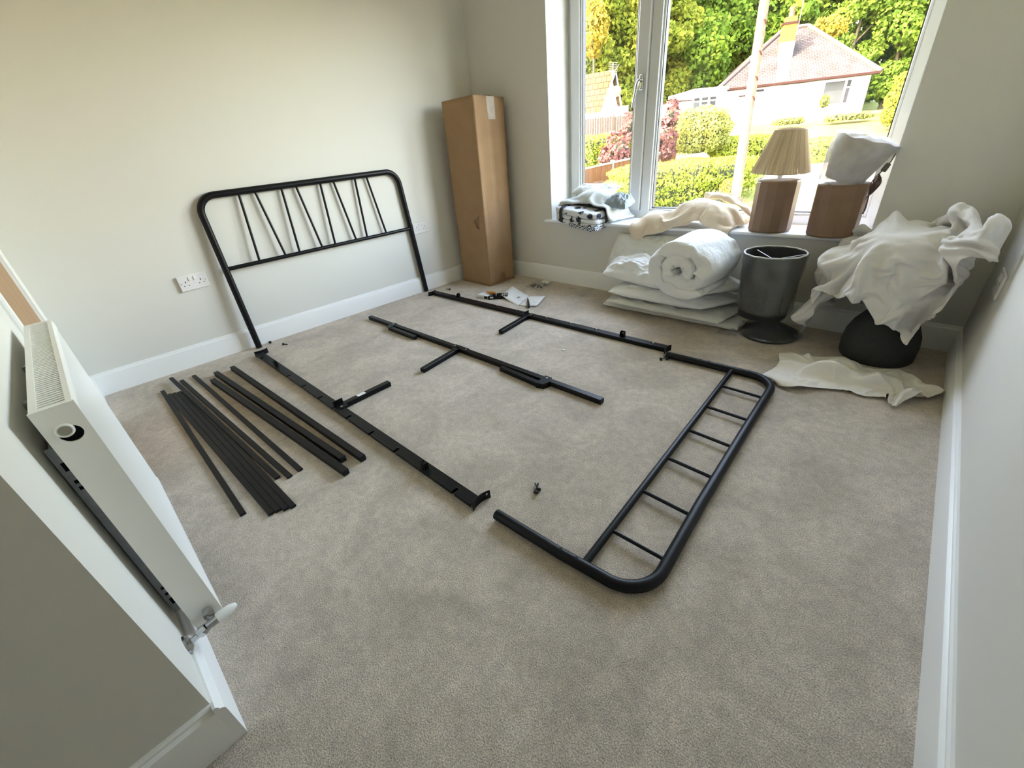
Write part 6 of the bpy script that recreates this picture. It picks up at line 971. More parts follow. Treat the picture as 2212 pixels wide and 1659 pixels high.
-2,-4,5,1,0,-1,2,-1,-3,4,1,1,2,-2,1,0,2,-5,-13,18,19,-17,-4,6,17,-2,-11,3,0,1,2,1,0,-6,6,3,-2,-1,-9,2,12,-6,6,-19,20,-20,15,-4,3,-1,-1,0,0,-3,1,4,0,3,-2,0,-1,0,1,0,0,-5,1,-2,6,-11,14,-18,15,-8,2,-1,1,0,0,3,0,0,-2,-2,5,3,-2,0,1,-1,4,-10,10,-23,-10,37,-20,-3,-3,8,1,0,1,0,1,0,-1,0,-8,4,8,0,-10,3,11,0,1,-2,-12,18,
-8,-7,6,-1,1,0,0,-3,3,0,1,-1,2,-1,0,0,1,1,-4,-3,-1,1,-8,12,-9,11,-20,18,-12,7,-1,-2,7,0,0,-1,-1,5,0,-1,-5,3,1,1,-9,9,-17,15,29,-31,29,-7,-25,-5,18,0,0,3,-1,2,0,1,1,-2,-1,-1,5,-9,7,14,-20,15,3,-9,6,-6,-2,-9,1,8,2,3,-9,4,3,0,-2,2,-1,0,1,-1,-3,-1,-1,0,7,-4,-2,-4,8,-13,9,-5,-5,10,-15,18,-1,-1,0,2,1,0,-2,1,-1,2,0,-1,
1,-7,-3,28,-36,5,14,1,-11,2,4,2,4,0,1,0,1,1,-3,3,8,-11,-3,13,4,2,-12,10,-4,-5,-2,5,-12,-9,3,16,5,-10,1,6,0,-6,4,0,1,-3,-9,5,-2,5,-1,4,-4,2,1,-4,-2,-9,7,-12,26,-8,1,-2,2,2,0,-7,6,-1,0,1,1,-1,-4,3,26,-28,-2,-1,13,-5,12,-5,6,-4,-1,0,-1,0,-1,2,2,-2,-1,14,-8,-3,8,1,-1,-14,0,9,-8,2,12,-7,9,-29,14,12,-3,-7,6,1,-7,5,-1,-3,
0,-7,9,-1,3,-8,4,4,-4,1,-15,9,-5,12,5,-15,12,-5,3,0,-3,0,4,-6,6,-4,5,-8,3,1,-23,6,25,-3,1,-1,-8,20,-13,10,-1,-2,-1,-1,1,-1,5,1,1,4,5,-9,6,-4,0,-3,-3,-7,17,2,-17,19,-37,36,-2,-3,-2,0,-5,4,-1,-5,-1,4,-4,5,-3,1,0,2,-1,-12,12,-21,15,-8,13,9,-18,14,-15,5,7,0,-5,0,-9,17,-2,-1,1,0,1,1,-3,12,-2,-1,6,9,-9,-16,21,-3,2,-5,0,0,-1,1,
-5,5,4,0,7,1,-2,-8,2,-2,-2,8,-2,-6,15,-32,22,-4,2,1,-4,2,5,-3,2,-1,-6,2,2,-3,4,0,-9,8,0,0,-22,17,-10,10,7,-15,20,-6,-3,-1,6,-4,-4,0,2,6,0,1,-5,3,2,1,17,-11,1,8,-18,18,13,-4,-9,0,0,-4,-3,0,4,-1,0,-1,1,4,1,3,-1,-3,-2,-5,1,7,-11,12,-20,17,13,-5,-6,-12,2,0,0,11,-2,-2,-2,-5,6,2,-1,-2,4,-12,6,-8,10,-6,3,2,-6,11,-2,-4,1,0,
-1,-2,0,6,0,2,2,0,1,0,1,1,-1,9,3,-17,28,-24,18,15,-15,-2,-15,14,0,-1,-5,2,3,0,3,0,1,0,-2,0,-3,3,3,-12,9,-24,35,3,-7,-5,-7,5,-4,7,-4,-7,7,-1,1,-5,0,6,0,0,-5,0,-8,12,-7,2,2,4,2,1,-15,3,8,0,-27,0,17,-1,17,-3,2,-1,-1,2,0,2,8,0,-9,30,-26,12,-5,3,12,-8,2,-20,10,-1,1,1,1,0,1,3,0,0,-2,-2,1,3,-10,8,-25,33,-22,17,8,-18,
6,4,-1,1,4,-5,-2,1,1,0,-4,-4,1,5,2,-2,3,-7,0,0,3,0,4,-2,1,1,-3,-10,11,-6,-2,7,3,0,1,-1,1,1,0,3,11,-2,19,-14,23,-3,-13,-2,-6,-5,6,-6,-18,16,5,-1,-1,2,0,1,0,0,-2,3,1,-11,13,-24,28,-27,29,-2,-27,14,-4,-7,20,-16,7,7,-1,-4,-1,1,4,-1,-5,2,-1,9,-9,3,-7,7,1,-6,5,3,0,-2,-13,11,2,0,-2,6,1,-11,9,2,-1,0,2,1,22,10,-5,10,-4,-7,
0,-8,-3,-6,3,3,-8,-2,2,-1,-1,2,3,0,-1,0,1,3,-7,4,-5,9,-25,37,-8,-20,-2,-6,1,22,-15,21,-4,-2,-13,-1,0,4,4,5,2,-8,8,-4,1,-8,8,5,-16,18,-3,-1,-2,-9,5,-3,3,5,-1,7,-6,2,-2,3,0,-3,1,4,26,8,3,0,-12,10,-13,-3,-2,1,-19,16,-2,1,-1,-1,-6,-2,2,2,-1,-1,6,-5,-1,3,-26,6,35,-7,-8,-7,15,4,3,-4,5,-13,4,-19,10,4,-5,-3,-1,2,6,2,-2,1,-1,1,
0,-23,25,-1,3,-6,-4,3,-2,5,4,-5,8,-7,4,-2,2,1,0,-4,4,-7,31,3,4,-13,8,-21,9,-6,-3,4,1,-25,26,-14,0,1,5,-5,-1,-1,-2,1,-7,9,2,-14,29,-1,-1,-19,-7,19,-11,9,-11,-1,9,17,-30,19,3,-7,-8,2,2,-2,2,4,-8,5,4,-7,-11,23,1,-1,-7,1,-6,-5,10,6,-9,11,-3,4,-8,8,-12,11,-3,4,-14,14,33,-5,5,-3,-22,15,-8,-4,-20,-5,22,9,7,-18,-7,1,-2,8,-1,-1,0,-6,-1,-3,
9,13,-15,20,-22,2,-6,-6,17,6,10,9,-1,-39,28,0,-4,-5,-5,-3,-2,1,-1,6,6,-17,-9,8,22,-7,10,-14,-8,6,-3,13,-1,-4,5,2,0,2,1,-7,6,-12,10,-2,0,-20,35,0,-22,10,-3,-3,-1,-6,-7,11,-24,34,-26,24,-23,-2,8,2,0,-4,-2,0,-2,-5,-3,9,20,-15,-6,-2,9,6,10,-9,17,-11,-28,37,-6,-3,-10,-10,4,0,-3,5,2,-6,2,-1,5,7,-4,6,-6,4,0,-13,13,-2,-2,0,6,-9,8,-7,10,3,-6,4,
-9,4,-2,3,32,-16,6,-5,1,-10,7,-15,16,-22,30,-32,29,-32,19,-4,-2,3,1,0,-4,-2,2,7,-8,-6,-1,8,11,-7,4,11,-6,13,-9,-22,33,-10,-1,-11,-11,-1,12,-8,1,-2,6,8,-9,6,1,1,-5,9,-15,8,-3,9,-4,0,2,0,-2,6,-1,2,-9,10,2,-3,-1,-6,1,1,27,-7,-6,-2,6,1,-10,1,-7,21,-33,35,-38,18,5,-2,-3,-3,-1,-3,3,2,-1,0,13,-12,-10,-3,8,18,4,-11,13,-1,-21,27,-6,-2,-13,-15,-3,13,
-13,8,5,1,-4,8,5,-10,14,-1,5,-18,16,-11,7,-6,4,0,0,1,2,1,-4,10,-2,-9,10,-1,-1,-2,-3,0,24,-4,-6,-8,12,-11,-24,27,7,-29,39,-32,24,-14,1,9,-5,0,-2,-6,0,-5,4,-3,2,16,-13,-6,1,9,-5,19,-13,3,20,-12,-3,-11,-8,-4,-4,-6,13,8,-5,3,-5,9,4,4,3,-9,-4,19,-13,1,-1,5,-5,3,-1,4,-2,-1,9,-7,10,-3,-14,13,-1,-4,-3,0,18,-2,-7,7,-15,-18,34,-29,-4,43,-29,19,-6,1,
-9,6,5,0,-2,-11,-6,7,-1,-5,-1,-2,20,1,-2,-13,19,-14,15,-8,3,2,-14,-15,1,9,11,-9,16,-12,-3,3,-4,5,8,1,-18,19,-4,-10,7,5,4,-3,0,-4,7,0,3,2,-7,11,-3,0,-1,-5,0,0,-3,0,15,3,-5,-2,-24,36,-20,6,8,-16,23,-18,-16,27,-6,-5,11,-1,-1,-6,-14,2,1,6,-9,2,-4,7,-5,17,-10,15,-11,2,-3,-7,-8,-4,-12,-1,5,34,-21,15,-5,3,-5,1,-4,17,-5,-13,23,-1,-12,7,2,-5,2,5,
0,2,2,4,1,-16,-5,19,1,-20,1,6,1,1,13,0,9,-28,29,-17,4,7,6,3,-38,2,17,3,7,0,0,0,-3,4,-16,-7,3,-1,7,-11,2,-1,13,-7,12,-12,8,-2,-8,-6,-6,-5,16,-9,5,-10,26,-6,-1,1,-4,3,-15,17,11,-3,-6,1,3,11,-5,-5,3,1,1,2,2,-4,-5,13,-5,-7,-2,6,-13,1,7,3,18,-1,-8,11,-7,4,-3,4,4,-23,15,-3,5,-11,18,-2,0,-2,-5,-6,-1,-13,-1,3,-2,10,-9,2,1,11,-13,10,
-1,-6,-7,-3,-10,18,-22,20,24,-19,-12,12,1,0,0,2,13,-10,-7,9,1,-3,18,-11,-8,11,-2,2,4,-1,2,-1,5,-11,-2,-20,-1,13,3,2,7,-2,17,0,2,1,-2,-6,7,-16,5,1,6,2,-1,8,-11,11,-1,-2,-5,-6,-2,-11,-2,-1,1,0,7,1,4,-10,11,-3,-6,-6,-12,1,18,-26,17,30,-35,38,-16,-19,23,-10,-4,0,9,5,5,-2,-6,12,-18,-10,19,4,0,2,-2,-2,-6,10,-12,-3,7,2,-8,-2,5,9,-2,1,20,-3,-1,4,
-10,8,-22,15,-15,17,4,2,6,-11,13,0,-8,1,-7,-4,2,-10,-7,0,1,-1,5,2,-3,8,-6,-3,-5,-7,1,-9,5,5,39,-47,23,8,8,-3,-27,3,9,-2,-14,19,12,1,-1,-3,0,1,-8,12,-1,-2,-2,-4,1,1,0,4,-20,14,4,-6,8,-9,12,0,17,3,-5,-10,11,-19,19,-3,2,1,1,7,-17,20,2,-9,1,-2,-6,-3,1,-6,-11,1,-1,1,1,1,3,-1,-2,-3,-9,-4,-4,18,-21,54,-52,24,18,-30,-5,18,-4,-9,25,-4,5,-2,
-2,1,6,-11,3,2,4,-14,14,-8,-11,13,2,-10,8,-18,22,2,-5,3,-3,5,2,-14,11,7,-1,-1,-8,5,2,1,2,-2,4,-20,28,-9,4,7,-9,-6,-3,-3,-2,-3,-9,0,0,1,1,1,-1,-2,-1,-5,-5,-6,28,-22,42,-52,19,17,-12,-15,26,-20,4,17,4,-18,22,-8,-1,8,-4,-7,6,5,-12,9,-4,1,0,9,-2,5,-19,10,1,-22,19,4,-4,7,-31,28,18,-4,-1,1,-1,-2,-9,13,-2,9,-24,32,-16,14,-9,1,6,-23,4,5,-8,9,
-17,2,-1,-1,0,0,-1,-2,-1,-4,-10,21,5,20,-41,12,13,-19,10,-2,-1,0,10,11,-14,17,-9,-20,22,6,-12,13,-4,-7,9,-12,-16,6,13,-8,9,-23,16,18,-21,17,-28,9,17,-16,9,-19,17,-3,1,0,-5,5,3,-14,15,-17,25,-16,16,1,-10,-10,5,2,-14,-4,7,-8,12,-14,2,-1,0,-1,-1,-2,0,-4,8,0,1,9,4,-12,-7,12,-3,1,-2,-6,24,-15,20,0,-2,-1,-4,-7,13,-5,-4,-6,4,-4,5,0,-1,-23,20,7,-6,4,10,-23,
19,-3,-4,-2,0,-13,17,-2,2,0,0,3,-5,3,-12,17,-6,6,5,-3,1,-12,-7,-3,-1,-4,-2,-3,14,-13,0,-2,-1,0,-1,0,-1,-3,9,0,-3,3,-17,5,7,11,-22,32,-28,34,-8,13,-11,8,1,-1,-3,-2,-1,-2,-6,8,-11,4,7,1,-8,1,-4,-4,-2,-15,19,-2,16,-12,4,-19,5,10,16,1,-7,6,1,-2,7,2,-1,-6,5,1,-18,6,6,3,-17,-4,4,-3,-10,-1,-7,15,-10,2,1,0,0,-1,-1,9,-3,1,-2,7,7,-8,4,-12,
8,-9,32,-7,5,-17,21,-32,11,18,-2,-1,-18,-3,15,-5,6,-2,-1,-15,11,-2,-7,8,-6,1,4,6,-1,-12,-9,9,-13,-6,17,-1,5,-12,12,-1,1,0,-1,-1,-2,1,-12,-3,4,-3,-7,-1,-2,-3,-3,-3,8,-8,3,0,-1,0,2,0,0,1,3,-3,-1,-2,27,4,-1,1,3,2,-9,-3,-13,26,-30,28,0,-3,-5,-2,8,-3,-20,9,4,3,-3,3,-14,-9,-11,26,16,-6,-7,0,-7,10,-24,15,0,17,11,-16,7,17,-9,11,1,-5,3,0,-3,0,
-5,-5,-5,-9,-3,4,-7,-1,-1,-3,-1,6,-1,-1,1,1,0,3,1,2,3,-5,-2,-6,27,3,-20,12,-6,-1,5,-8,26,-23,26,-6,-11,3,-11,-8,2,5,17,0,-6,-2,2,-3,10,8,-24,-20,11,25,-8,3,-11,-2,0,6,2,-21,13,4,-14,-2,12,-4,-3,11,0,-9,-1,-7,1,-1,-5,-3,2,-4,-4,-3,-1,2,-1,4,-3,0,1,2,1,1,3,0,2,8,2,2,-24,34,-1,-26,6,6,1,17,-18,19,-6,1,2,-11,-10,1,9,11,-1,-13,8,8,
1,0,-17,22,4,-13,-13,-16,7,18,-10,-8,19,-26,17,6,13,8,-1,-20,-2,5,6,-7,4,7,-11,-5,2,-2,-14,-1,2,0,4,-2,2,21,-18,-5,8,-8,-1,1,3,2,1,1,0,0,0,6,15,-6,13,2,-3,2,-14,0,9,1,-11,4,-2,-3,-1,0,9,-4,-6,1,-15,-7,7,25,8,-25,25,1,-3,-10,6,-25,22,-1,-7,0,-17,0,15,-1,-7,11,-19,1,2,-1,-9,13,9,2,-1,-25,-6,1,0,-6,9,1,8,-16,16,6,-24,9,-1,1,0,2,
4,3,-5,-3,0,-2,9,20,5,-6,-1,-10,13,-5,6,-21,10,-1,-3,-3,11,-7,1,-14,-13,1,4,8,0,-2,13,17,-30,28,-2,4,-19,17,-18,11,-2,3,2,-6,14,-3,-2,1,0,-13,5,1,9,-28,11,-3,-10,-1,-2,-1,6,10,-10,2,-4,39,-11,-30,4,1,2,1,3,3,3,0,7,-11,-6,-1,-4,1,19,20,-8,4,-8,6,-22,18,0,-14,-8,-8,17,16,-26,-5,-5,0,-2,-5,0,4,14,7,22,-26,24,-1,0,-2,-1,-18,3,11,0,5,13,-5,
-1,1,4,-13,3,-4,5,10,-37,8,3,-4,1,-1,-7,6,8,0,6,3,16,-5,-11,-14,5,1,1,3,3,0,5,4,-16,-5,2,1,3,7,14,-1,0,-15,12,-4,-21,4,1,0,-3,-2,5,-8,10,-13,-3,7,-7,3,-3,9,14,18,-20,20,-1,-1,0,5,-7,-6,9,8,11,-5,-1,-12,19,-4,-12,2,1,10,3,-16,-15,0,2,4,6,0,-4,12,-4,-8,12,9,7,-19,-5,1,2,1,0,3,1,4,-2,-11,-6,-3,-1,6,2,5,2,8,-3,-9,2,-13,
3,11,-13,-4,6,8,-12,11,1,-14,3,-6,-1,11,-4,20,13,-19,15,9,6,0,3,0,-1,1,-4,9,0,-8,3,9,-6,-5,3,-2,9,-14,2,-14,-1,-1,2,11,9,-4,8,4,-23,-2,7,22,-12,1,-7,0,2,4,-4,6,11,-11,0,-6,2,-16,1,1,0,2,3,-10,-1,0,2,-3,3,6,-6,5,17,-16,-3,-5,-1,5,-4,1,5,1,19,6,4,3,7,5,-1,2,-1,-3,-2,4,0,-3,-1,12,-13,0,-6,7,14,-3,-5,-4,-9,1,-3,-6,24,6,
-6,-6,-13,12,15,1,-8,-2,-4,-6,-1,-1,2,2,-16,22,0,3,-6,6,-17,-5,1,-2,-7,16,3,-4,-13,0,8,-5,2,0,4,20,-14,1,-3,5,-16,3,7,7,2,12,3,7,3,7,2,-2,-1,-1,-21,13,12,-1,-12,18,-2,-8,-8,-6,9,16,-2,-6,10,-4,0,-11,-14,33,6,-24,12,-3,-11,2,14,-4,3,-14,-3,-4,4,1,4,-13,1,6,-4,5,21,-18,-12,1,-8,-4,8,14,1,-7,-10,11,-3,-1,7,2,17,4,-5,-25,14,-12,7,-2,4,4,
-6,5,13,9,9,-1,-7,-9,-15,0,12,6,3,3,2,-7,13,-17,-17,21,1,0,-8,-13,15,16,-9,-20,37,0,2,1,-2,-2,-10,-11,2,-4,-10,1,-2,-1,18,7,-19,-4,-2,0,16,7,-21,-8,3,-9,-1,3,22,7,-10,-10,5,10,-2,-14,5,9,17,-5,3,-4,-11,-1,2,12,-14,-1,-6,17,3,6,3,-3,6,-21,6,20,-4,3,3,-1,-2,7,-7,-19,7,6,-10,-5,-7,23,14,-4,-31,42,2,-1,-2,-3,0,-12,-19,10,-14,1,-1,2,-2,4,14,-18,
4,8,2,-7,-3,-15,6,-2,0,-4,3,19,10,-9,5,4,-9,11,13,-5,-11,15,-2,-4,-5,-9,0,-1,-1,-19,-2,-5,21,7,8,-6])
DRAPE['pillowcase'] = (64, 30, [
-429,17,15,16,4,5,14,19,20,22,20,21,19,16,16,15,15,15,15,15,15,15,15,14,11,11,11,17,13,14,14,14,12,10,11,11,14,17,15,11,-3,-2,-4,8,11,1,-4,0,5,6,6,5,1,4,9,12,-4,13,8,13,12,14,7,9,-5,0,-3,-10,4,8,5,2,3,1,1,-3,-5,0,-2,-1,0,0,1,0,0,1,-1,1,1,3,3,0,1,1,0,-4,-7,-1,1,-1,1,-3,-2,0,12,-4,6,2,-6,-7,6,4,1,0,-2,1,-5,6,6,-17,
11,-4,3,-1,2,-6,1,3,-1,-11,-5,2,7,7,4,3,1,-1,-3,-7,2,-1,-3,1,1,0,1,0,1,-1,0,0,2,1,2,0,2,0,-1,-9,5,0,1,-4,-3,0,0,0,3,3,2,1,-7,10,6,-1,-8,2,-5,4,6,-1,-20,22,0,-9,2,1,-2,-3,6,-5,-17,4,-1,8,6,4,2,1,-3,-1,-2,-3,-1,1,5,-2,-3,1,0,0,0,0,-1,-1,1,1,1,1,-2,0,-1,6,-2,2,-14,7,0,-3,1,2,-2,10,-4,-1,2,3,-2,3,
-5,0,3,-4,11,-20,14,1,-12,14,-1,-2,-4,4,-5,5,-12,-3,9,5,3,3,2,-7,0,0,0,8,1,-11,1,0,0,1,1,1,-3,-4,1,1,0,1,0,0,0,-2,2,-5,3,-3,8,0,-4,3,0,-2,-1,3,0,-1,6,0,-5,2,4,-3,6,-6,2,-3,6,-23,22,-3,-1,-7,3,2,3,2,-12,7,5,2,3,1,-1,3,2,-7,-5,0,-6,7,0,3,-1,2,0,-1,-1,-5,1,-1,1,-1,1,0,0,0,-10,11,1,1,3,-1,-2,0,-1,2,
0,0,11,-9,3,-1,-3,-1,10,-3,-7,6,-4,0,-6,8,-4,2,-1,1,-3,7,0,-5,-3,3,2,3,1,0,-4,0,-3,3,-4,0,4,-2,0,-1,5,-2,-1,0,-2,2,-4,1,0,0,-2,0,0,-1,4,-3,0,2,2,0,7,-5,0,-1,2,-2,-6,8,0,1,1,0,-10,0,7,7,-8,4,-7,13,-6,0,0,4,-1,-6,3,-2,-1,4,3,1,-1,-3,2,-9,-2,0,5,-1,-1,3,-1,1,1,0,-1,-4,4,-2,2,-1,0,0,0,-4,-1,1,4,0,
-1,1,0,1,0,3,-1,-1,1,2,0,-1,-2,3,2,-1,4,3,-2,-3,-5,1,4,-1,4,-9,2,3,5,-9,-1,16,3,3,1,0,-2,-2,-7,5,-6,1,0,-1,0,4,0,2,-1,-1,0,2,-6,7,0,0,-2,0,0,-1,-1,-2,0,2,1,1,1,0,0,1,-1,1,-1,1,3,2,-5,1,2,-2,2,1,4,-4,-5,7,-3,-5,0,5,-2,-2,2,1,1,2,8,1,0,-3,-4,-5,-1,-4,5,-2,1,0,3,0,2,-1,-1,0,0,2,5,0,-1,-1,
-3,0,-1,2,-1,0,0,1,1,0,0,1,0,-1,0,-1,0,-1,2,-2,5,-4,5,-4,3,1,-2,-6,10,-1,2,-5,-1,3,2,-5,-5,13,-2,-3,10,0,-3,-2,-3,-2,-1,1,2,-6,1,4,1,0,-2,0,0,0,0,-1,1,1,1,0,1,-1,0,-1,0,0,0,0,0,1,0,-1,0,-1,0,-2,-5,-2,-3,-1,3,5,2,9,0,0,-2,2,-6,6,-2,6,0,1,-10,6,0,-2,6,-11,9,-2,-2,-6,-1,-2,4,0,-8,2,4,0,1,-1,2,-1,
0,0,0,1,0,1,2,1,2,-2,-1,-1,-1,1,-1,-1,0,-1,0,0,-1,0,-4,-3,-2,-1,1,6,2,1,-1,0,2,-1,4,-6,12,3,-6,1,2,1,9,-4,-1,1,-8,-3,5,-4,-3,1,-5,5,1,8,6,-3,-2,-1,-3,0,-3,-1,-1,-1,0,1,1,0,-1,0,1,1,0,1,-1,0,1,-2,-3,-1,-1,0,0,-1,-5,0,5,3,2,0,0,-2,1,-1,-1,-2,-1,17,-3,-11,14,-5,2,-1,1,5,2,-7,-2,-1,4,-5,-1,-4,6,1,1,1,
5,7,-2,-5,0,-1,-1,0,-2,-3,-1,-1,-1,-1,1,-1,-1,0,0,0,4,-4,2,3,-2,-2,-1,-2,0,-1,2,1,2,1,2,0,0,-2,-1,-1,1,6,0,-8,-11,20,6,1,1,-8,-1,-1,-7,-2,4,7,2,-3,-2,4,1,1,0,-1,-1,3,2,2,-2,-3,-3,-6,2,3,0,-2,0,1,-4,-1,-1,0,1,1,-6,7,0,1,4,1,-2,-5,-1,1,1,6,1,1,-2,0,0,3,-1,0,0,-2,-7,-9,21,2,-7,6,-6,0,1,-3,6,3,-4,2,
-1,1,2,2,0,-1,-1,-2,-3,-1,-2,1,-2,-1,0,6,-2,0,0,1,0,-2,2,2,2,-1,-1,-1,5,-13,1,1,1,-1,-2,2,0,1,6,-1,0,1,3,1,0,1,-1,-1,-2,-4,-5,17,1,-11,5,0,-2,7,-2,-4,2,-1,8,-4,-2,5,1,-1,0,-2,-1,-3,-1,-1,1,-4,2,3,-1,-1,3,0,1,0,-1,1,-2,1,-11,0,1,-6,4,4,1,-1,1,-1,2,5,-2,1,1,1,1,0,-1,-3,2,1,3,-4,-2,0,12,2,-11,10,3,-5,
3,-9,-4,6,4,1,3,-1,4,0,-1,-1,-2,-1,-2,-1,-1,0,-1,3,2,-4,5,4,-1,1,1,-5,-5,-2,1,0,-5,4,1,-7,-1,7,-2,1,0,2,4,-5,1,1,2,-2,0,1,3,3,-1,-4,1,7,1,1,0,-4,8,-1,-6,2,-11,5,4,-2,-3,6,3,2,-1,-1,0,0,-1,0,-1,0,0,0,1,0,-3,8,4,-2,2,-6,1,-9,4,1,1,-2,16,-14,-10,10,-4,1,1,-2,0,1,-2,4,4,1,-6,2,-1,1,-11,3,3,7,-2,2,
4,2,2,2,-1,-7,0,-9,9,0,-2,-1,6,4,-8,2,2,-3,-2,-1,0,-1,0,0,1,1,-4,2,6,0,0,2,-9,5,0,-3,-1,1,1,2,-11,6,5,6,-8,1,-1,0,-1,-1,3,3,1,-5,1,1,-1,-1,9,-7,-1,-1,3,-2,2,3,0,0,0,1,-10,11,-6,1,-2,10,0,0,2,-3,-2,2,-3,0,-2,0,0,1,0,-2,3,1,0,0,0,-1,-1,0,-5,17,-6,0,0,-1,5,3,4,-12,0,0,-2,-2,-1,1,0,2,-1,8,-2,-8,
3,-5,-1,8,-3,-5,2,6,-1,1,0,-1,0,3,8,-19,10,-3,9,1,-1,-2,-4,2,-4,-3,4,-2,1,1,0,-1,0,0,1,-1,-1,0,-2,-2,9,1,-14,-1,10,0,-1,-3,3,-1,-10,6,11,-2,-1,-3,0,2,0,-3,3,-5,8,2,0,2,-1,-7,4,-1,1,0,1,-1,0,-2,-1,0,0,11,-4,7,-1,-6,1,0,2,-13,-6,1,-1,2,1,-1,1,0,-1,0,0,-1,-1,-2,0,-1,0,-6,16,0,-2,-2,-3,-2,-5,0,10,3,0,-3,-4,3,
0,-1,2,0,-4,5,0,-1,-2,0,2,5,-2,3,0,-1,1,0,-3,1,-3,1,2,6,3,-1,-8,5,-3,-3,-4,6,-5,3,0,-1,0,0,-1,0,0,0,0,-1,-1,-1,-2,1,-2,4,-2,-1,-1,0,-2,1,7,4,-1,1,-6,3,4,0,-2,-1,-1,1,0,0,-1,8,-6,0,1,1,1,3,0,-2,-1,1,1,-3,1,-5,-1,0,0,1,9,-1,0,-3,-9,4,-5,0,0,2,0,-1,0,0,0,0,-1,0,-1,0,-1,-1,0,-2,0,1,1,-4,5,5,
1,-1,0,0,3,-1,1,1,2,-2,-3,0,-2,-2,1,-1,5,5,2,-1,-1,-1,-3,2,-1,0,0,1,0,2,0,0,1,0,-1,-2,-2,-1,3,-9,-5,0,2,0,0,1,-2,-2,1,-1,0,1,0,-1,-1,-1,-1,1,0,0,-1,7,2,0,0,-2,0,-1,3,0,1,-1,-1,-3,6,-2,-2,1,0,-1,3,0,-2,0,2,-2,3,-2,1,0,-2,1,2,0,1,-1,1,-1,-1,-2,-4,-1,8,4,-5,1,1,-1,0,0,0,1,-4,1,0,0,1,-1,1,2,
2,1,2,1,2,-1,-2,-4,-1,2,0,-3,-1,1,-5,-3,1,8,-2,2,2,-1,1,2,1,-2,0,0,0,1,-2,-1,0,2,1,0,0,2,-3,-1,-2,0,-1,0,2,0,-6,-1,-4,1,-1,0,-1,0,-3,0,4,-2,0,1,1,-3,1,0,1,1,1,0,-1,0,-2,3,0,-1,-3,-2,-1,-3,0,5,4,2,-1,-1,3,0,-1,1,0,1,0,1,-1,2,0,-2,0,-1,3,3,-5,-10,5,2,1,-1,-1,-3,-3,-3,-1,1,-4,-1,0,0,0,-3,4,1,
-1,4,-3,0,-3,0,0,1,-1,1,-2,0,1,-1,3,0,-2,-4,-1,0,0,-1,6,5,0,-2,-1,0,2,0,1,-1,1,1,0,1,1,0,-2,2,0,1,2,-5,-13,3,0,-1,-2,-2,-2,-1,0,1,2,1,-3,-1,-1,-1,0,3,2,1,2,0,-3,1,-7,2,-1,-1,1,-1,2,0,0,0,0,-4,-3,1,-1,1,4,3,4,-1,-2,-1,1,1,1,-1,0,1,0,0,2,-1,0,1,0,1,2,0,-1,-11,-3,0,-5,0,-3,1,0,0,2,1,2,4,
2688,16,18,-5,-15,-17,-10,-1,-1,2,9,14,14,16,14,13,12,11,10,7,7,7,7,5,4,0,1,-2,-5,-4,-4,2,3,3,6,7,7,5,5,4,-6,-4,-1,-3,-5,-12,-12,-12,-10,-9,-3,-7,-6,-3,1,13,19,14,15,18,17,4,14,16,26,-2,-19,-11,0,7,10,4,5,3,5,0,-5,-3,0,-2,-4,-1,1,-1,0,0,0,0,0,1,-1,-1,1,-1,0,-2,2,-2,-4,2,-1,2,-1,-2,7,1,0,-1,-6,1,0,1,0,2,-2,4,1,2,-3,5,
0,6,0,-5,-15,12,-4,-7,24,-14,-15,0,10,12,4,3,3,5,-1,-9,4,-7,-2,-3,0,0,0,1,1,0,-1,0,-1,-1,-1,1,-1,1,-1,-2,-2,3,-1,-1,-3,2,0,1,2,1,0,-2,0,-1,1,0,3,0,1,1,0,3,2,-4,1,3,-4,-12,9,-3,-7,3,7,-15,2,16,9,4,4,2,-5,-9,1,9,-7,1,-7,1,3,1,0,0,0,-1,1,-1,-2,1,-1,-1,-1,-1,1,0,-5,-4,6,-2,5,-2,2,0,-2,0,2,-1,0,1,2,1,
0,0,2,-3,1,3,4,-1,2,-17,-4,7,2,-5,3,-2,-9,9,15,4,3,3,2,-12,2,8,-1,-7,-6,2,3,2,2,1,1,2,-3,0,-2,-1,-1,-1,0,0,-1,0,0,-2,-1,4,-1,-1,2,-3,-2,2,0,-1,0,1,1,1,-1,4,-1,1,-2,-2,5,2,0,-5,-13,5,0,1,-5,4,6,5,9,6,3,3,2,1,-6,2,1,-11,1,-7,11,3,1,5,2,1,0,-1,-9,6,-2,-2,0,-2,0,-1,1,0,-3,2,3,-1,0,1,-1,0,-2,-3,
1,0,-6,6,2,2,0,-3,2,-2,-1,5,2,0,-3,-2,0,-2,-2,-3,0,-4,7,8,16,3,2,1,0,-2,-5,1,0,1,-8,9,2,-1,7,2,3,-1,-5,-7,-3,-1,4,-1,0,0,1,0,1,0,2,0,1,1,-2,1,-2,0,0,-1,-3,1,-1,-2,4,0,1,-1,0,2,0,-1,-1,-3,-1,1,0,-5,1,-4,3,2,0,3,18,2,1,1,-5,-2,4,-3,-4,4,-3,5,5,8,3,-1,-8,-8,-5,-9,12,-1,-3,2,0,1,-4,8,1,0,3,1,
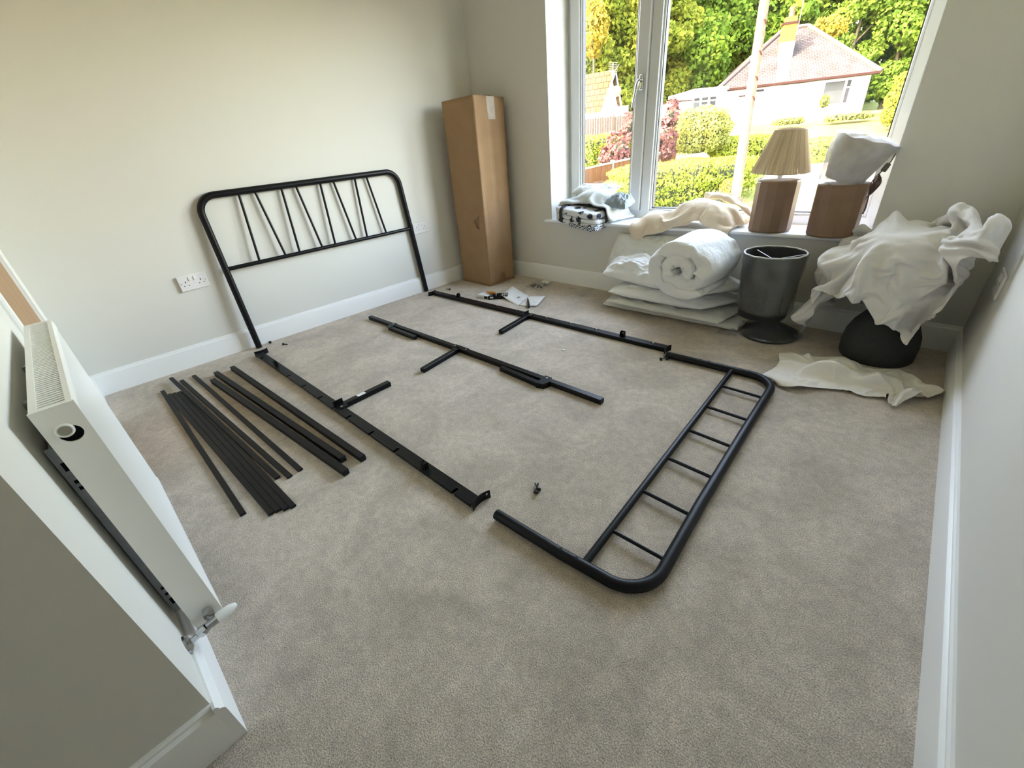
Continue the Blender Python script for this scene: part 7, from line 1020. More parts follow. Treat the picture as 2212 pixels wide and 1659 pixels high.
0,0,1,-1,-1,1,-1,-2,0,-1,-4,2,1,2,-1,0,0,-1,0,1,0,-1,-3,-2,-5,3,-1,3,-1,5,-4,-11,21,0,0,-2,2,-2,-6,4,-5,1,13,5,3,-3,-4,-8,-6,-4,-3,1,8,-6,0,1,2,-2,-1,1,5,5,3,3,1,-1,-2,-4,-4,-5,0,2,1,1,1,-4,5,2,0,1,-1,0,-1,-1,1,-4,0,-2,0,-3,-7,10,5,2,-3,-17,24,1,-1,-2,-3,-4,1,-2,9,3,4,1,-4,-4,-8,-7,-8,-2,1,7,-8,1,1,4,
5,1,2,-9,-5,-1,-2,-2,-1,-3,-1,-1,-1,1,1,1,4,7,14,3,-3,4,0,1,-2,0,-1,1,-5,-1,-5,4,-1,0,0,3,4,-4,-3,-4,25,0,-2,-3,-3,-1,2,4,4,0,2,-8,-10,1,-11,-2,5,3,3,2,-1,-1,1,-2,-1,4,2,2,-2,-4,-2,-3,-1,0,-1,0,0,1,2,4,2,0,-2,-1,4,-1,5,0,0,-2,1,-3,1,-1,1,-7,-8,0,19,-4,0,-1,-9,2,23,-2,-1,-3,-1,0,5,2,-1,3,-11,-3,1,-8,6,2,
0,1,1,1,0,0,-1,-1,-3,0,2,1,0,1,0,-1,-3,-2,-2,0,1,1,2,-2,-4,0,2,6,-2,1,-1,2,1,-2,3,-2,-1,-5,-6,0,10,2,-4,3,-3,-7,6,-2,21,-5,-3,3,-3,6,-1,4,-2,2,-1,-2,-2,-2,0,0,2,1,1,1,1,1,-1,0,-1,-2,-1,-2,-1,-3,-2,3,0,-1,-1,-1,0,2,-2,1,4,0,0,-1,0,-2,1,-1,-2,1,-6,10,-7,-5,14,-2,3,2,-1,-7,-11,6,-4,0,18,-2,0,-3,6,-1,3,0,
-1,-9,-2,2,-3,-4,1,2,6,8,-1,-2,-6,-9,-2,2,3,5,4,5,0,-3,-2,-4,2,1,1,0,2,0,2,1,0,0,-2,-1,-1,-3,-4,-2,2,3,4,-4,-3,10,-4,7,0,3,-4,-3,-1,-8,-5,5,15,1,1,3,1,2,-1,-1,-2,-2,-4,-6,1,7,5,6,0,-11,-4,-7,-1,9,10,3,2,0,-1,-2,-6,4,-1,-2,-3,0,2,3,2,2,0,1,-1,-2,-1,-2,-4,0,0,0,0,0,-1,-6,9,2,0,2,-3,2,-2,-7,-2,-12,9,0,
17,3,0,1,3,-1,-2,-3,-2,0,0,1,2,3,2,-6,-18,-4,3,7,11,5,-3,-3,-7,1,-1,3,12,0,0,0,0,1,0,2,0,1,2,-1,-1,-2,-3,-3,1,0,-2,-1,0,0,-1,2,1,-4,5,-1,-7,-10,-8,8,-6,13,-5,7,21,2,1,-1,-3,-6,1,0,1,1,1,3,3,1,-20,-8,8,13,6,10,3,-2,-6,-3,1,-2,-1,-4,0,2,3,0,1,1,2,-3,-13,-1,-10,-5,-1,2,4,12,6,1,0,-1,-1,-1,1,1,-3,2,-1,-12,
10,-7,4,-7,1,2,0,3,-4,2,4,5,3,6,-1,-1,2,2,3,2,0,-20,9,8,13,1,-4,-9,3,2,0,0,-4,-1,-1,-3,-3,2,2,4,1,1,-5,-10,0,-7,5,7,1,-4,-6,-5,2,14,4,0,-1,0,0,-2,-4,3,-7,5,-9,4,-5,5,-4,5,4,-5,22,1,0,-2,-1,-2,-2,-2,-2,2,1,3,-16,14,8,3,-1,-9,1,-1,-8,-4,3,-3,5,-9,8,7,-4,0,1,1,2,-4,-4,4,5,7,-3,-1,-4,-1,4,-2,-3,-9,9,3,
1,-1,-2,-1,0,0,-3,-7,7,-3,-3,-5,14,-4,1,1,16,2,0,0,-3,-2,-2,-1,3,1,4,-13,13,3,-2,0,-5,4,-1,-2,-1,-1,-1,4,-16,18,-3,-6,0,4,-1,0,-2,-3,4,3,2,-1,-9,-11,7,2,11,-14,5,6,-6,7,1,1,0,-3,0,-1,-4,5,-13,9,5,3,-4,3,-2,-4,15,-3,2,-2,-5,1,3,5,2,0,-7,7,0,-2,0,0,-2,-13,5,9,-19,-1,1,5,21,-6,3,-4,0,0,3,-2,-3,0,-5,-3,5,-4,-2,9,
-1,-5,-3,9,0,-1,2,-3,3,0,-1,1,-1,-7,5,2,5,-3,3,-2,-1,0,-4,-3,14,1,-6,4,2,1,2,1,-1,0,0,-1,-2,0,-2,-5,-3,9,-5,-3,16,2,3,-6,5,-2,-15,8,11,-2,-3,-2,-3,-2,-1,-3,-11,7,6,-14,-1,16,-7,8,1,0,0,-1,-1,1,-1,1,1,-1,0,0,4,-6,3,-5,5,-7,1,-7,16,0,0,-2,6,2,0,-1,-1,-2,-2,-1,0,-1,0,1,1,-5,-4,-1,5,5,5,8,-17,-1,14,4,-2,-2,-3,-1,
-1,-2,-1,-2,0,-11,3,12,-5,0,3,3,-1,2,-2,1,-1,-1,0,-2,3,1,2,-3,-4,4,-9,7,-8,-1,-3,2,16,0,5,-1,1,0,1,-1,-1,-1,-2,-1,-1,-1,1,-1,1,8,1,3,2,0,-12,-4,14,5,-2,-2,-4,-2,-3,-4,1,-1,-1,-1,-3,1,6,0,2,-2,5,-2,3,-1,0,-1,0,-1,0,-1,-1,-5,-2,-1,2,0,5,-3,-1,-4,-7,2,16,2,1,4,1,-1,-2,0,-1,-1,-2,-1,0,-1,-1,2,2,4,6,1,0,-6,8,3,
-1,-4,-3,-2,-2,-4,-2,-1,-5,-4,7,0,1,-1,-4,2,10,-2,-1,5,-2,0,0,0,-1,0,-1,0,-4,4,1,0,-2,-2,-2,-2,-2,-3,-1,-6,17,2,2,0,0,2,-3,0,-2,-3,1,-1,0,1,2,2,1,1,1,2,3,5,-1,-3,-3,-3,-2,-2,-2,-3,-1,-2,-1,-1,1,3,1,2,2,1,-3,3,4,-1,0,0,-1,-1,-1,-1,0,0,0,0,0,-1,-3,-3,-2,-2,-5,-1,6,0,17,1,0,0,0,0,-1,0,-4,3,-2,2,0,1,0,1,
2,0,1,0,-2,1,0,2,-2,-2,-1,-8,-4,-2,-4,-4,2,13,-1,3,1,3,3,1,1,2,0,-1,0,-1,-2,-2,-1,1,-2,0,0,-1,0,-1,-2,-2,0,-1,2,-3,-6,-2,17,0,-1,1,-3,-1,-3,-1,7,-3,2,0,2,0,2,1,2,0,0,1,-1,-3,-1,-3,-4,-3,-7,-5,-2,1,-2,7,10,2,-1,1,3,2,2,3,1,0,-1,0,-1,-2,-1,-2,0,-3,1,-1,-2,-6,8,0,1,-1,-5,-6,-4,-4,-3,0,17,0,-1,-2,2,-6,6,-1,
0,4,-1,0,1,0,0,1,-1,0,-1,-2,-1,0,-2,-5,-7,-7,-4,-2,6,-4,13,11,-1,-2,0,1,4,3,2,1,1,-1,0,-1,-2,-1,-2,-2,-3,0,0,-4,-2,2,-2,-3,-4,-4,-3,-1,0,0,1,0,19,-2,-1,-2,-1,5,1,2,1,1,-1,0,-2,0,-1,-1,-1,-1,-1,-2,-3,-2,-3,-12,-4,-2,-1,2,-4,27,4,-2,-1,-2,3,1,4,2,3,0,0,0,-3,-2,-1,-1,-2,-2,-1,-2,-3,-3,2,-1,-10,-2,0,-1,0,-1,-1,2,1,3,
18,-6,1,13,-11,-2,3,3,4,6,9,1,-3,-7,-4,-3,-2,-3,-1,-2,0,0,2,-4,10,-10,11,-1,-6,0,1,-3,-1,1,-1,0,1,1,9,-11,13,10,10,9,1,-8,-6,-8,-8,-3,8,-4,-8,9,-8,-2,-3,8,15,3,7,17,13,-1,-7,11,16,-22,8,9,2,0,1,-2,-9,-8,-12,1,5,8,-6,3,2,4,-3,-1,-3,4,-4,3,-4,-2,4,-1,0,12,-9,5,4,-4,2,-8,1,0,-4,0,0,-3,-8,2,-1,2,1,2,-2,13,-4,-2,16,-3,
5,-4,-6,10,6,-15,-1,1,1,15,-24,11,11,-3,-1,3,0,-10,-10,-12,17,16,-9,-12,5,6,0,-8,3,-1,3,-1,-3,3,-4,2,2,1,-1,4,4,-11,-5,15,-12,6,0,1,-7,1,0,-5,0,0,9,0,-3,1,4,-7,-1,3,9,10,1,-3,5,1,-7,-7,-14,0,11,-22,16,8,-6,-1,-1,-1,-22,-8,2,31,7,-15,11,-3,-8,1,-6,13,0,1,-8,1,-4,4,-3,2,5,-1,-6,-2,15,2,-10,-14,7,11,-7,4,-9,-2,1,-3,1,2,5,1,
3,-4,0,-12,20,1,-1,2,2,11,-3,-8,-5,1,-12,-9,-11,17,1,-5,0,0,-2,-25,2,13,9,-7,-3,20,-6,-1,-1,-2,1,0,-9,11,2,-2,-1,-1,0,0,2,-3,2,2,-13,11,4,2,-7,-7,-1,11,-2,-8,0,0,10,-1,-12,13,-2,-1,-6,20,-5,-3,-6,13,7,-4,-4,-16,-6,5,7,-3,6,-4,-3,0,-1,-3,-12,3,16,16,-4,3,-17,-4,-7,12,-2,-4,6,-3,21,-16,3,-1,-1,-3,0,0,-6,12,-8,-10,6,-3,15,-2,-1,-2,-5,-6,
16,0,-13,13,-6,-1,-3,-10,11,12,7,-24,9,5,5,0,-3,-7,0,-2,-6,-8,2,3,0,-1,-1,-3,-4,-4,-4,29,-5,-10,17,-10,7,-28,6,-1,14,8,8,4,-2,-2,-6,-2,-2,-2,-7,0,1,-3,3,4,0,-3,-11,7,9,-10,4,1,-8,6,-6,-2,8,0,0,3,7,0,-19,15,5,1,2,-15,4,4,-6,2,-3,-9,-5,-1,-1,-1,-5,-2,-6,0,18,3,6,-4,-26,-2,0,14,9,8,12,3,1,0,-7,-2,0,-4,-3,0,4,-10,-7,-5,7,0,
-7,-3,4,-4,2,10,0,1,1,-8,14,-19,4,3,1,1,0,-1,-1,8,0,0,-2,-4,-6,5,-4,3,-1,-3,-7,8,0,-10,-2,-1,8,8,7,-12,-13,-5,11,5,8,14,6,5,2,-1,-3,-3,-8,3,-3,-1,-2,1,1,1,-2,-5,-1,-8,6,5,4,4,3,0,-1,-2,-3,-3,-3,2,-22,8,2,3,-1,-8,8,3,-3,0,-1,5,-3,-10,-8,5,6,0,-1,-6,0,-1,-1,1,8,1,-4,-15,6,17,2,3,9,2,3,1,-2,-2,-3,-4,-2,-2,0,-1,
-1,-1,1,5,1,1,2,2,1,-1,-1,-1,-2,-1,-2,-1,0,1,-8,-3,2,-15,5,4,-11,3,6,0,-1,-2,-7,1,-3,-2,0,-3,4,9,1,3,2,1,2,1,-11,1,3,-2,9,8,2,11,4,-2,0,-3,-3,-5,-3,-4,0,0,-1,1,1,-2,-3,-1,7,5,3,2,1,0,0,-1,-2,-2,-2,-3,-5,-6,-5,-1,3,10,-3,-10,3,-2,1,-1,-1,-2,1,-9,-5,-3,5,-1,1,7,13,-8,4,5,-4,-10,6,4,-6,-3,17,-1,13,0,-3,1,-6,-4,
-4,-2,-4,-1,0,1,2,2,1,1,-3,-2,-6,5,4,4,3,1,0,-1,-2,-2,-4,-6,-4,-1,1,7,7,-1,0,-1,-2,3,-8,-2,-3,-7,-7,-3,1,0,3,2,1,4,4,13,3,-14,0,11,9,-9,-11,11,-2,1,-1,0,-1,-2,0,0,-1,0,-1,-1,1,0,0,1,2,3,3,1,-2,-9,0,5,4,3,2,-1,0,-3,-5,0,4,3,3,1,-3,5,-2,0,3,-1,1,-9,-16,-5,7,-6,-1,1,-1,3,7,0,1,8,-1,-3,5,9,-12,-7,5,7,
-7,-4,0,-1,-3,-4,-1,-3,0,3,-4,-3,-5,-1,0,1,3,3,6,11,5,-4,-3,-3,3,2,3,5,-2,0,0,1,2,2,1,0,2,2,2,1,-2,-3,-6,-13,3,-1,-8,26,-1,-9,10,3,-13,7,2,-10,0,0,6,-8,-5,4,5,4,-4,-7,-5,-4,-2,2,1,6,-6,-15,-4,-3,0,2,9,6,5,2,1,0,-3,7,0,-5,-4,1,1,6,6,0,1,6,2,2,-2,0,4,-5,0,-2,-3,-5,-4,1,2,3,15,-20,-7,17,-6,-5,8,-9,9,7,
0,3,-10,-2,7,6,4,2,0,-4,-3,-5,0,1,-1,-20,-8,0,-1,-3,4,3,-1,-1,-1,2,1,2,16,15,-4,-7,-3,0,1,-2,3,3,6,-2,0,1,7,2,-6,-4,-1,-2,-3,-2,0,4,2,17,-24,-3,26,1,-6,0,1,-11,-5,9,-5,9,6,3,4,2,-3,-5,-5,-4,-6,3,-3,-7,-19,-1,-3,3,4,17,8,9,11,-1,-14,2,-9,6,-13,0,5,1,-3,0,-1,-8,-13,0,-2,0,2,1,2,5,8,3,5,-2,0,-1,3,5,16,-25,10,18,
-18,-15,13,9,-4,-1,-2,3,23,3,0,-2,-3,-6,-4,-3,-3,-3,-1,-8,-7,-13,-1,3,21,-1,18,13,-6,-8,-13,1,-1,-4,2,2,-7,-5,4,4,-1,-3,-12,-7,0,-4,1,4,0,1,-1,2,2,8,5,6,0,2,-1,13,-20,15,11,-20,-7,5,-3,3,-6,21,-7,-2,-3,3,1,0,-2,-2,-2,-3,-5,0,-2,1,-10,3,10,18,-12,25,-4,-34,-2,0,2,2,16,14,-11,-3,-2,-2,-3,2,-1,-10,-3,0,1,12,20,1,2,0,-16,-6,-8,-6,7,5,
4,1,5,-5,0,8,-17,0,10,8,5,-25,10,-5,18,-2,-11,4,2,1,-3,-2,-3,-2,2,-2,7,-13,9,9,10,-15,21,-6,-10,1,1,2,1,1,4,-8,1,-14,25,-7,0,-6,-5,-3,1,2,5,8,-23,-1,0,1,20,11,-1,-5,-23,6,5,4,0,-8,2,-3,-2,15,9,-1,-23,12,9,-5,-5,0,-8,-3,3,-1,-5,-1,1,4,2,8,-15,15,1,4,-3,-2,0,-14,3,14,12,2,2,1,-18,-18,18,15,-1,-2,-10,-6,-2,3,10,1,-5,-14,20,-10,
0,9,2,-18,12,-9,3,-8,4,6,0,1,2,-18,16,6,-8,-13,10,9,2,-1,1,-16,-4,3,-12,0,1,2,3,3,1,0,5,-2,3,-2,-9,17,-24,7,16,7,-7,-2,-8,-16,8,24,10,-2,-18,-5,-3,-1,0,1,0,12,5,-6,-12,21,0,-12,-20,22,-8,-2,6,-3,-1,2,6,-7,-2,10,-15,0,8,10,-4,9,-13,9,-8,-6,-3,-2,-4,-4,7,4,2,0,0,-5,8,-4,1,-5,5,-1,7,-15,-12,-3,0,0,5,24,21,0,-10,-18,0,-3,-3,4,
1,-2,-1,-2,13,12,0,-22,-9,1,23,-7,-11,6,5,-3,-2,1,5,6,-8,-7,5,-9,-3,7,23,-16,9,-3,-12,5,-2,-7,10,9,1,-2,-1,-3,-2,-2,-4,4,-1,4,-4,-10,-1,12,4,-6,2,8,17,3,-11,-13,-11,2,-5,3,14,3,-6,-4,-6,-3,-4,-1,7,11,-4,10,-6,-15,7,6,-1,-3,1,-1,-1,10,3,7,2,0,-1,-1,-11,2,-9,-6,1,0,0,5,2,-8,-1,-5,-2,2,4,4,4,-3,-2,1,7,2,3,-4,-7,8,5,8,-10,-11,
-7,-7,1,3,5,11,-4,-1,7,1,-11,-1,2,-8,-8,1,10,-6,-3,11,11,-2,-13,6,3,-2,-1,-2,15,-9,-8,-1,-1,-2,-1,3,1,2,2,-4,0,1,-5,-4,0,6,11,-7,2,4,-8,-4,2,-4,3,4,3,8,4,1,-3,-14,-5,-2,-1,-1,0,2,6,-4,0,-1,-1,0,15,-11,1,1,-1,8,8,-2,-5,2,-13,-4,6,6,-3,1,3,-1,-3,-2,2,-3,-4,-2,1,-1,-1,1,2,2,0,-2,-3,12,2,-1,-16,12,7,-13,-4,10,2,-7,-5,-3,
-3,-3,-2,-2,-1,2,3,6,1,4,0,-7,-1,0,3,8,-3,-2,-1,7,-1,0,2,-8,-2,3,10,-9,-1,2,11,0,-1,-3,-1,0,-4,7,-5,-4,-1,2,-3,-1,1,-4,-1,1,0,-4,10,-6,-9,0,19,2,-17,-5,19,-1,-5,-3,-1,0,-2,-3,0,-1,1,0,3,-5,-1,-1,0,2,2,11,-3,-13,3,8,1,1,-3,-1,0,1,-2,-1,0,-2,2,6,-5,3,1,3,-3,-4,-7,2,5,5,-1,-8,-4,-2,0,4,4,9,1,0,-3,-6,8,11,-5,-15,
-3,14,3,3,-8,0,2,-2,0,-1,4,1,-1,-1,-7,-5,-2,3,5,4,11,-15,-11,9,8,1,-3,4,-4,-1,1,1,-1,-4,-1,6,3,-4,1,-5,-4,1,0,-5,12,-8,-3,-1,2,4,3,7,2,2,0,-3,-1,2,-3,8,3,-7,-10,2,6,6,2,-6,-5,3,2,-3,-1,2,-4,-2,-3,-1,-2,3,10,-1,1,6,-13,-6,16,0,-3,-4,3,4,-4,-2,1,0,0,1,-5,0,4,-1,-2,-3,0,-3,-3,1,2,-2,17,1,-6,5,3,-9,-4,-1,0,-2])
DRAPE['throw'] = (34, 22, [
-1867,-2,-13,-6,16,21,11,33,27,28,34,35,30,26,30,36,39,20,34,15,16,34,49,26,-33,-28,24,31,36,33,25,31,35,38,-7,1,12,2,-19,7,4,-3,-2,0,1,-4,-4,-2,-2,-1,-2,0,3,11,3,3,-1,-9,2,7,5,-5,3,3,4,-1,0,-2,-23,0,5,16,6,-16,8,-1,4,0,1,4,-18,4,2,-7,-2,0,1,6,8,0,-2,-6,6,13,1,-1,2,-1,-4,0,-1,0,-27,4,5,-1,11,1,1,1,-2,7,0,2,-7,-4,0,6,0,-3,
-3,1,3,0,-3,7,2,15,-5,9,0,-8,-5,-1,-2,-1,-29,1,4,11,9,-2,3,1,2,1,0,-11,-2,4,1,2,4,2,-1,-6,0,-1,-2,13,2,15,-3,7,-4,-12,-2,-11,6,1,-27,1,5,5,5,15,-7,-2,3,3,-1,-22,25,2,4,2,-4,-5,-8,0,-1,1,-1,7,13,-5,15,-8,-12,13,-23,13,0,-1,-21,3,4,3,0,1,5,-1,3,1,-2,3,6,4,1,-6,-10,0,2,0,1,1,-1,-4,20,3,-2,4,-9,-15,14,7,-4,-13,-14,3,
4,3,-2,-5,1,3,3,1,-11,18,2,0,-8,0,4,-7,0,4,4,-1,-4,-6,16,6,-2,-18,6,0,23,-8,-16,-2,-12,5,5,-3,3,-8,1,5,2,-4,4,6,2,-3,12,-10,-10,2,4,2,2,-2,-2,2,-1,6,-7,2,4,15,-7,-16,-3,4,-12,14,9,-4,-22,10,5,1,-1,-2,1,2,3,10,-27,2,8,7,2,1,-2,-3,-1,2,4,-4,3,8,-2,-4,-1,10,2,-10,5,8,-3,3,-1,-9,5,-3,-4,-2,5,5,1,-20,8,1,6,2,0,-1,
-4,-2,1,3,-1,3,5,6,7,2,-3,-5,2,5,4,-2,-2,-8,4,14,-8,1,-2,0,2,1,-5,0,0,4,1,0,1,-2,-4,1,3,-1,0,2,-1,1,4,1,-2,1,3,3,3,-3,-5,0,9,0,5,-6,-2,2,2,-2,-9,3,6,6,3,-1,-14,-8,4,9,2,-1,0,2,6,3,-4,-3,4,3,0,1,-2,-4,-3,5,7,-1,-1,-2,2,3,0,-4,-2,5,2,0,-8,-5,7,-7,11,2,-1,-1,0,2,-2,-6,-2,-1,-4,-5,2,7,-3,-2,2,2,
2,3,-3,0,4,-1,-2,-2,7,-4,0,-5,0,3,-16,22,1,-2,-3,-2,0,-2,-3,-6,-2,-3,-3,7,5,-1,-1,1,2,-1,2,-1,-3,8,2,-2,-4,-1,2,5,-1,-4,-9,-6,23,0,-3,-4,-3,-4,3,-4,-4,0,-5,3,-1,7,-5,1,0,3,0,2,-2,-2,9,2,-1,-4,-4,0,0,-1,-2,0,7,7,0,-3,-4,-4,-2,0,0,2,-11,-3,2,0,6,-3,0,-5,5,8,-1,-4,0,4,-1,2,-2,-4,-4,1,-3,1,2,2,5,1,-2,-3,-4,-2,
1,5,-3,-3,-9,1,-2,-3,3,-4,0,4,-2,-1,6,5,3,0,2,-2,-1,-2,-7,-1,4,-1,1,1,0,-1,-1,-1,-1,1,3,1,0,-11,4,-12,-4,6,8,-5,2,1,-5,1,0,1,1,3,6,4,-6,-9,3,2,5,-3,-3,2,0,0,-1,0,1,2,1,-1,-15,-6,14,-3,9,0,-2,8,1,6,1,-5,1,-1,-1,2,-1,-1,3,-7,13,3,-4,0,-2,-3,0,1,3,0,0,0,-2,-7,15,-6,-18,15,-3,6,-1,2,4,-2,14,-11,-3,-3,-7,-3,
-2,0,4,19,1,0,-3,-10,4,-1,-4,1,2,2,-1,-1,1,10,-13,-7,-2,-5,10,4,7,0,-3,-2,3788,-11,-9,-10,-12,28,4,-2,-12,-16,4,10,13,7,2,-2,-3,-2,1,-16,-5,25,6,-15,-8,-1,-10,14,10,-3,-4,-1,-1,-1,21,0,-1,-3,-4,-13,4,-9,6,0,4,13,-10,6,3,-1,-7,0,-3,11,-2,-7,1,-4,17,-17,0,6,-5,-2,-1,-2,-1,1,0,5,6,11,-1,-23,1,1,2,6,5,-3,-3,-29,-9,15,25,3,-4,4,4,-8,2,1,
2,-7,6,2,-8,2,10,-6,-10,-1,-10,-13,-3,9,33,-9,-12,11,-8,20,5,-18,-29,-2,2,-2,2,9,23,3,4,-6,-1,4,-2,-1,13,-10,-7,12,1,1,0,-9,-6,-5,-5,-6,-1,39,-15,4,6,1,3,-25,-3,9,4,-2,-5,-4,1,15,5,-1,2,5,-9,9,8,-22,17,4,-4,2,1,1,-2,-2,-2,-1,-4,-6,32,-7,7,-5,-4,-9,23,4,3,3,1,-2,-11,-12,6,0,-5,15,-18,23,-21,19,-20,-14,5,9,12,5,2,0,0,0,10,1,-6,4,
3,4,-20,24,5,7,4,-8,-11,2,5,-10,-7,8,2,-1,3,0,2,-14,6,-11,10,-13,9,13,4,0,4,9,13,-9,-5,-2,2,-1,0,9,5,-2,-22,6,18,-15,-6,5,7,-3,0,-7,12,-8,-2,-8,2,24,-30,27,3,-5,3,3,10,25,-14,-12,1,2,1,-5,7,-3,5,-8,21,-18,-2,0,2,8,-3,1,-3,1,2,-4,-5,9,1,-10,26,-4,-8,-5,-5,24,24,-15,-10,4,-5,4,1,0,-9,7,-1,10,-27,9,-10,16,9,7,0,-6,-5,0,-1,1,
5,4,9,6,-6,-16,-16,10,23,18,-10,-15,-13,15,6,3,-3,-4,6,-1,-10,-8,18,9,11,4,0,-8,-10,-8,2,0,-2,-1,3,-1,-8,-10,-8,1,13,-3,21,-4,-5,-5,7,0,1,0,-2,-1,0,-6,4,2,6,7,3,-1,-3,-5,-9,1,1,0,0,0,0,2,2,-6,-3,2,1,-1,33,-8,-4,9,7,-2,3,-8,-6,-1,-3,3,-1,8,12,7,-1,-2,-16,-15,1,6,2,0,-2,-4,5,-2,-4,3,4,4,5,-1,23,-1,6,3,4,-1,-4,-7,0,-1,
0,-3,7,8,5,-1,-11,-7,-2,-17,16,7,0,-1,-3,-1,-19,16,4,3,-2,-5,4,13,24,5,5,7,-1,-6,-9,-5,2,0,-1,2,1,5,-3,-7,-2,-3,-27,36,2,-3,-4,2,0,-1,2,-24,3,14,-3,14,5,-6,29,4,3,-2,-5,-8,-13,15,-1,-1,-4,2,0,-4,-5,-2,-12,-11,36,3,-2,-4,0,-8,9,-1,4,6,-3,-7,8,1,-6,1,25,1,-2,-4,-4,-7,16,-3,1,-3,-6,1,1,-3,-1,-2,-2,16,1,-5,-5,-2,-3,0,1,9,-1,-1,
5,-3,-6,-1,5,-7,22,-18,-6,4,4,3,11,0,-3,4,-5,-9,6,0,-3,-2,9,-1,1,-1,-5,0,1,0,-2,10,-5,3,-9,-5,14,3,-19,-31,23,-1,-11,-13,0,22,-2,-6,10,-2,-2,-5,-6,2,-1,-1,5,2,-1,-7,5,-6,5,6,6,-2,1,-17,10,7,-9,-18,-20,1,23,1,-1,0,0,-7,-6,10,2,-9,9,-3,-12,5,3,-5,-6,2,1,5,-6,4,-3,13,-7,-6,19,-4,-10,1,-11,-7,11,14,7,16,0,-1,-1,-2,3,-2,-6,-5,6,6,
0,-3,1,1,-8,-6,-9,2,6,4,13,-1,6,2,-11,8,-17,2,6,0,4,0,-18,22,18,1,-1,1,1,0,-6,5,-1,-1,4,1,-3,4,-8,-3,-1,-2,2,6,-3,-4,-8,-23,-4,8,22,3,3,9,2,3,496,34,28,25,26,6,1,4,7,7,9,10,16,16,12,7,7,3,9,17,17,-2,8,13,-6,-10,-11,-24,-20,-13,-11,-11,-13,-14,2,2,4,3,4,6,1,-2,0,2,0,-8,6,1,0,2,2,0,-1,-3,-2,2,1,-2,-11,15,0,-2,0,0,
-1,-1,0,1,5,3,1,0,-1,13,2,-2,1,2,0,3,0,-16,-5,11,6,0,0,-3,-3,4,-2,-1,-1,2,-3,-1,4,-1,-7,6,5,0,13,-3,-2,0,1,5,10,0,1,-4,-2,11,-22,2,3,-8,2,7,7,-2,-3,4,0,-1,4,-4,-8,5,4,-6,1,-7,3,8,23,-6,-5,-3,-2,4,8,4,1,1,-2,-1,-11,9,-1,0,-1,-1,2,1,-1,0,-2,2,6,-11,-3,10,-8,-2,-8,-9,3,3,28,-9,-5,0,2,-3,2,6,-1,1,4,-22,6,-13,
-2,3,8,6,8,4,-5,0,2,-11,14,-16,12,-14,4,6,-3,7,-11,-8,24,-8,1,6,-2,-4,-2,4,-1,-4,8,-26,2,7,7,16,7,-7,-16,-1,9,-7,-3,2,-2,-1,-4,10,-11,6,4,6,-4,-15,18,3,9,2,-11,0,-5,-1,1,0,-21,16,8,12,16,-7,-26,3,-1,0,-6,8,-4,5,-13,9,0,-6,7,-7,15,-14,-12,1,25,11,4,-23,3,1,-7,0,0,2,-11,20,5,10,-28,2,4,-1,-5,0,6,-6,-1,-7,-4,7,2,0,8,2,-15,-9,
1,4,39,3,-32,16,-9,-13,6,2,-2,-5,14,3,6,-25,20,-9,10,-4,8,-6,-12,-4,-1,-5,5,-3,4,9,-11,-9,2,11,4,-9,36,-31,-4,-12,17,8,-5,2,-4,-2,-8,2,-17,22,0,3,-4,-1,-1,-2,3,2,-3,-1,0,7,0,1,6,4,0,-5,-5,-4,-2,0,2,3,0,-6,13,-8,-1,-2,1,-10,15,-4,2,-1,-2,0,-3,-1,12,-12,3,-2,1,1,-8,-2,8,9,-1,-2,-2,1,-1,2,5,2,1,5,-12,-1,0,0,-2,1,5,-1,-2,-6,
-6,0,15,13,-25,0,-4,4,2,-9,19,7,-1,-8,-3,-5,-4,1,-1,7,10,5,-4,-1,-12,-6,-1,-1,6,-1,1,-4,-2,2,15,6,-16,-22,1,6,0,3,-1,2,-13,7,0,-6,-10,-7,6,31,0,11,3,-1,-6,-11,2,-3,-1,-2,1,4,-8,6,3,6,-9,-10,-4,0,2,-2,0,7,1,-2,0,-14,-4,-4,-2,10,34,-5,2,-1,1,-1,-5,-5,-12,15,-5,-2,-1,3,-1,-3,-3,-5,-4,-1,-1,3,3,3,5,-4,6,-1,-1,0,-10,0,2,34,-19,10,
-2,-2,-2,-6,-2,-9,18,-10,-1,-1,-1,3,-1,-3,-4,-6,-4,3,1,2,3,5,4,-5,1,11,-8,-6,2,1,16,-11,23,7,2,-18,-2,-3,-3,4,3,-9,-1,8,-1,-3,5,-3,-5,-2,0,-1,2,4,2,3,-2,-1,-1,10,-2,2,-3,2,6,10,4,-16,-2,3,-17,-5,-5,8,-6,-6,9,3,-1,0,-3,1,-1,0,1,1,2,-3,2,-5,0,3,7,-3,3,-2,7,10,13,-14,-15,12,6,-7,1,-7,-3,-3,-9,11,14,-21,17,-13,-6,2,2,-4,-2,1,
-1,3,-3,-1,-3,12,23,-32,8,-3,15,22,0,4,-16,-12,-6,8,-2,-1,-1,-5,5,1,-12,18,-6,0,10,-25,-1,-1,-5,0,-1,1,0,1,17,16,-14,-2,-15,5,-11,6,3,1,13,-1,0,-2,3,-1,3,-3,1,1,-3,-5,-3,17,-7,-10,-11,5,-7,-2,4,0,4,9,1,-10,9,10,-1,-8,3,-12,-1,13,-2,5])
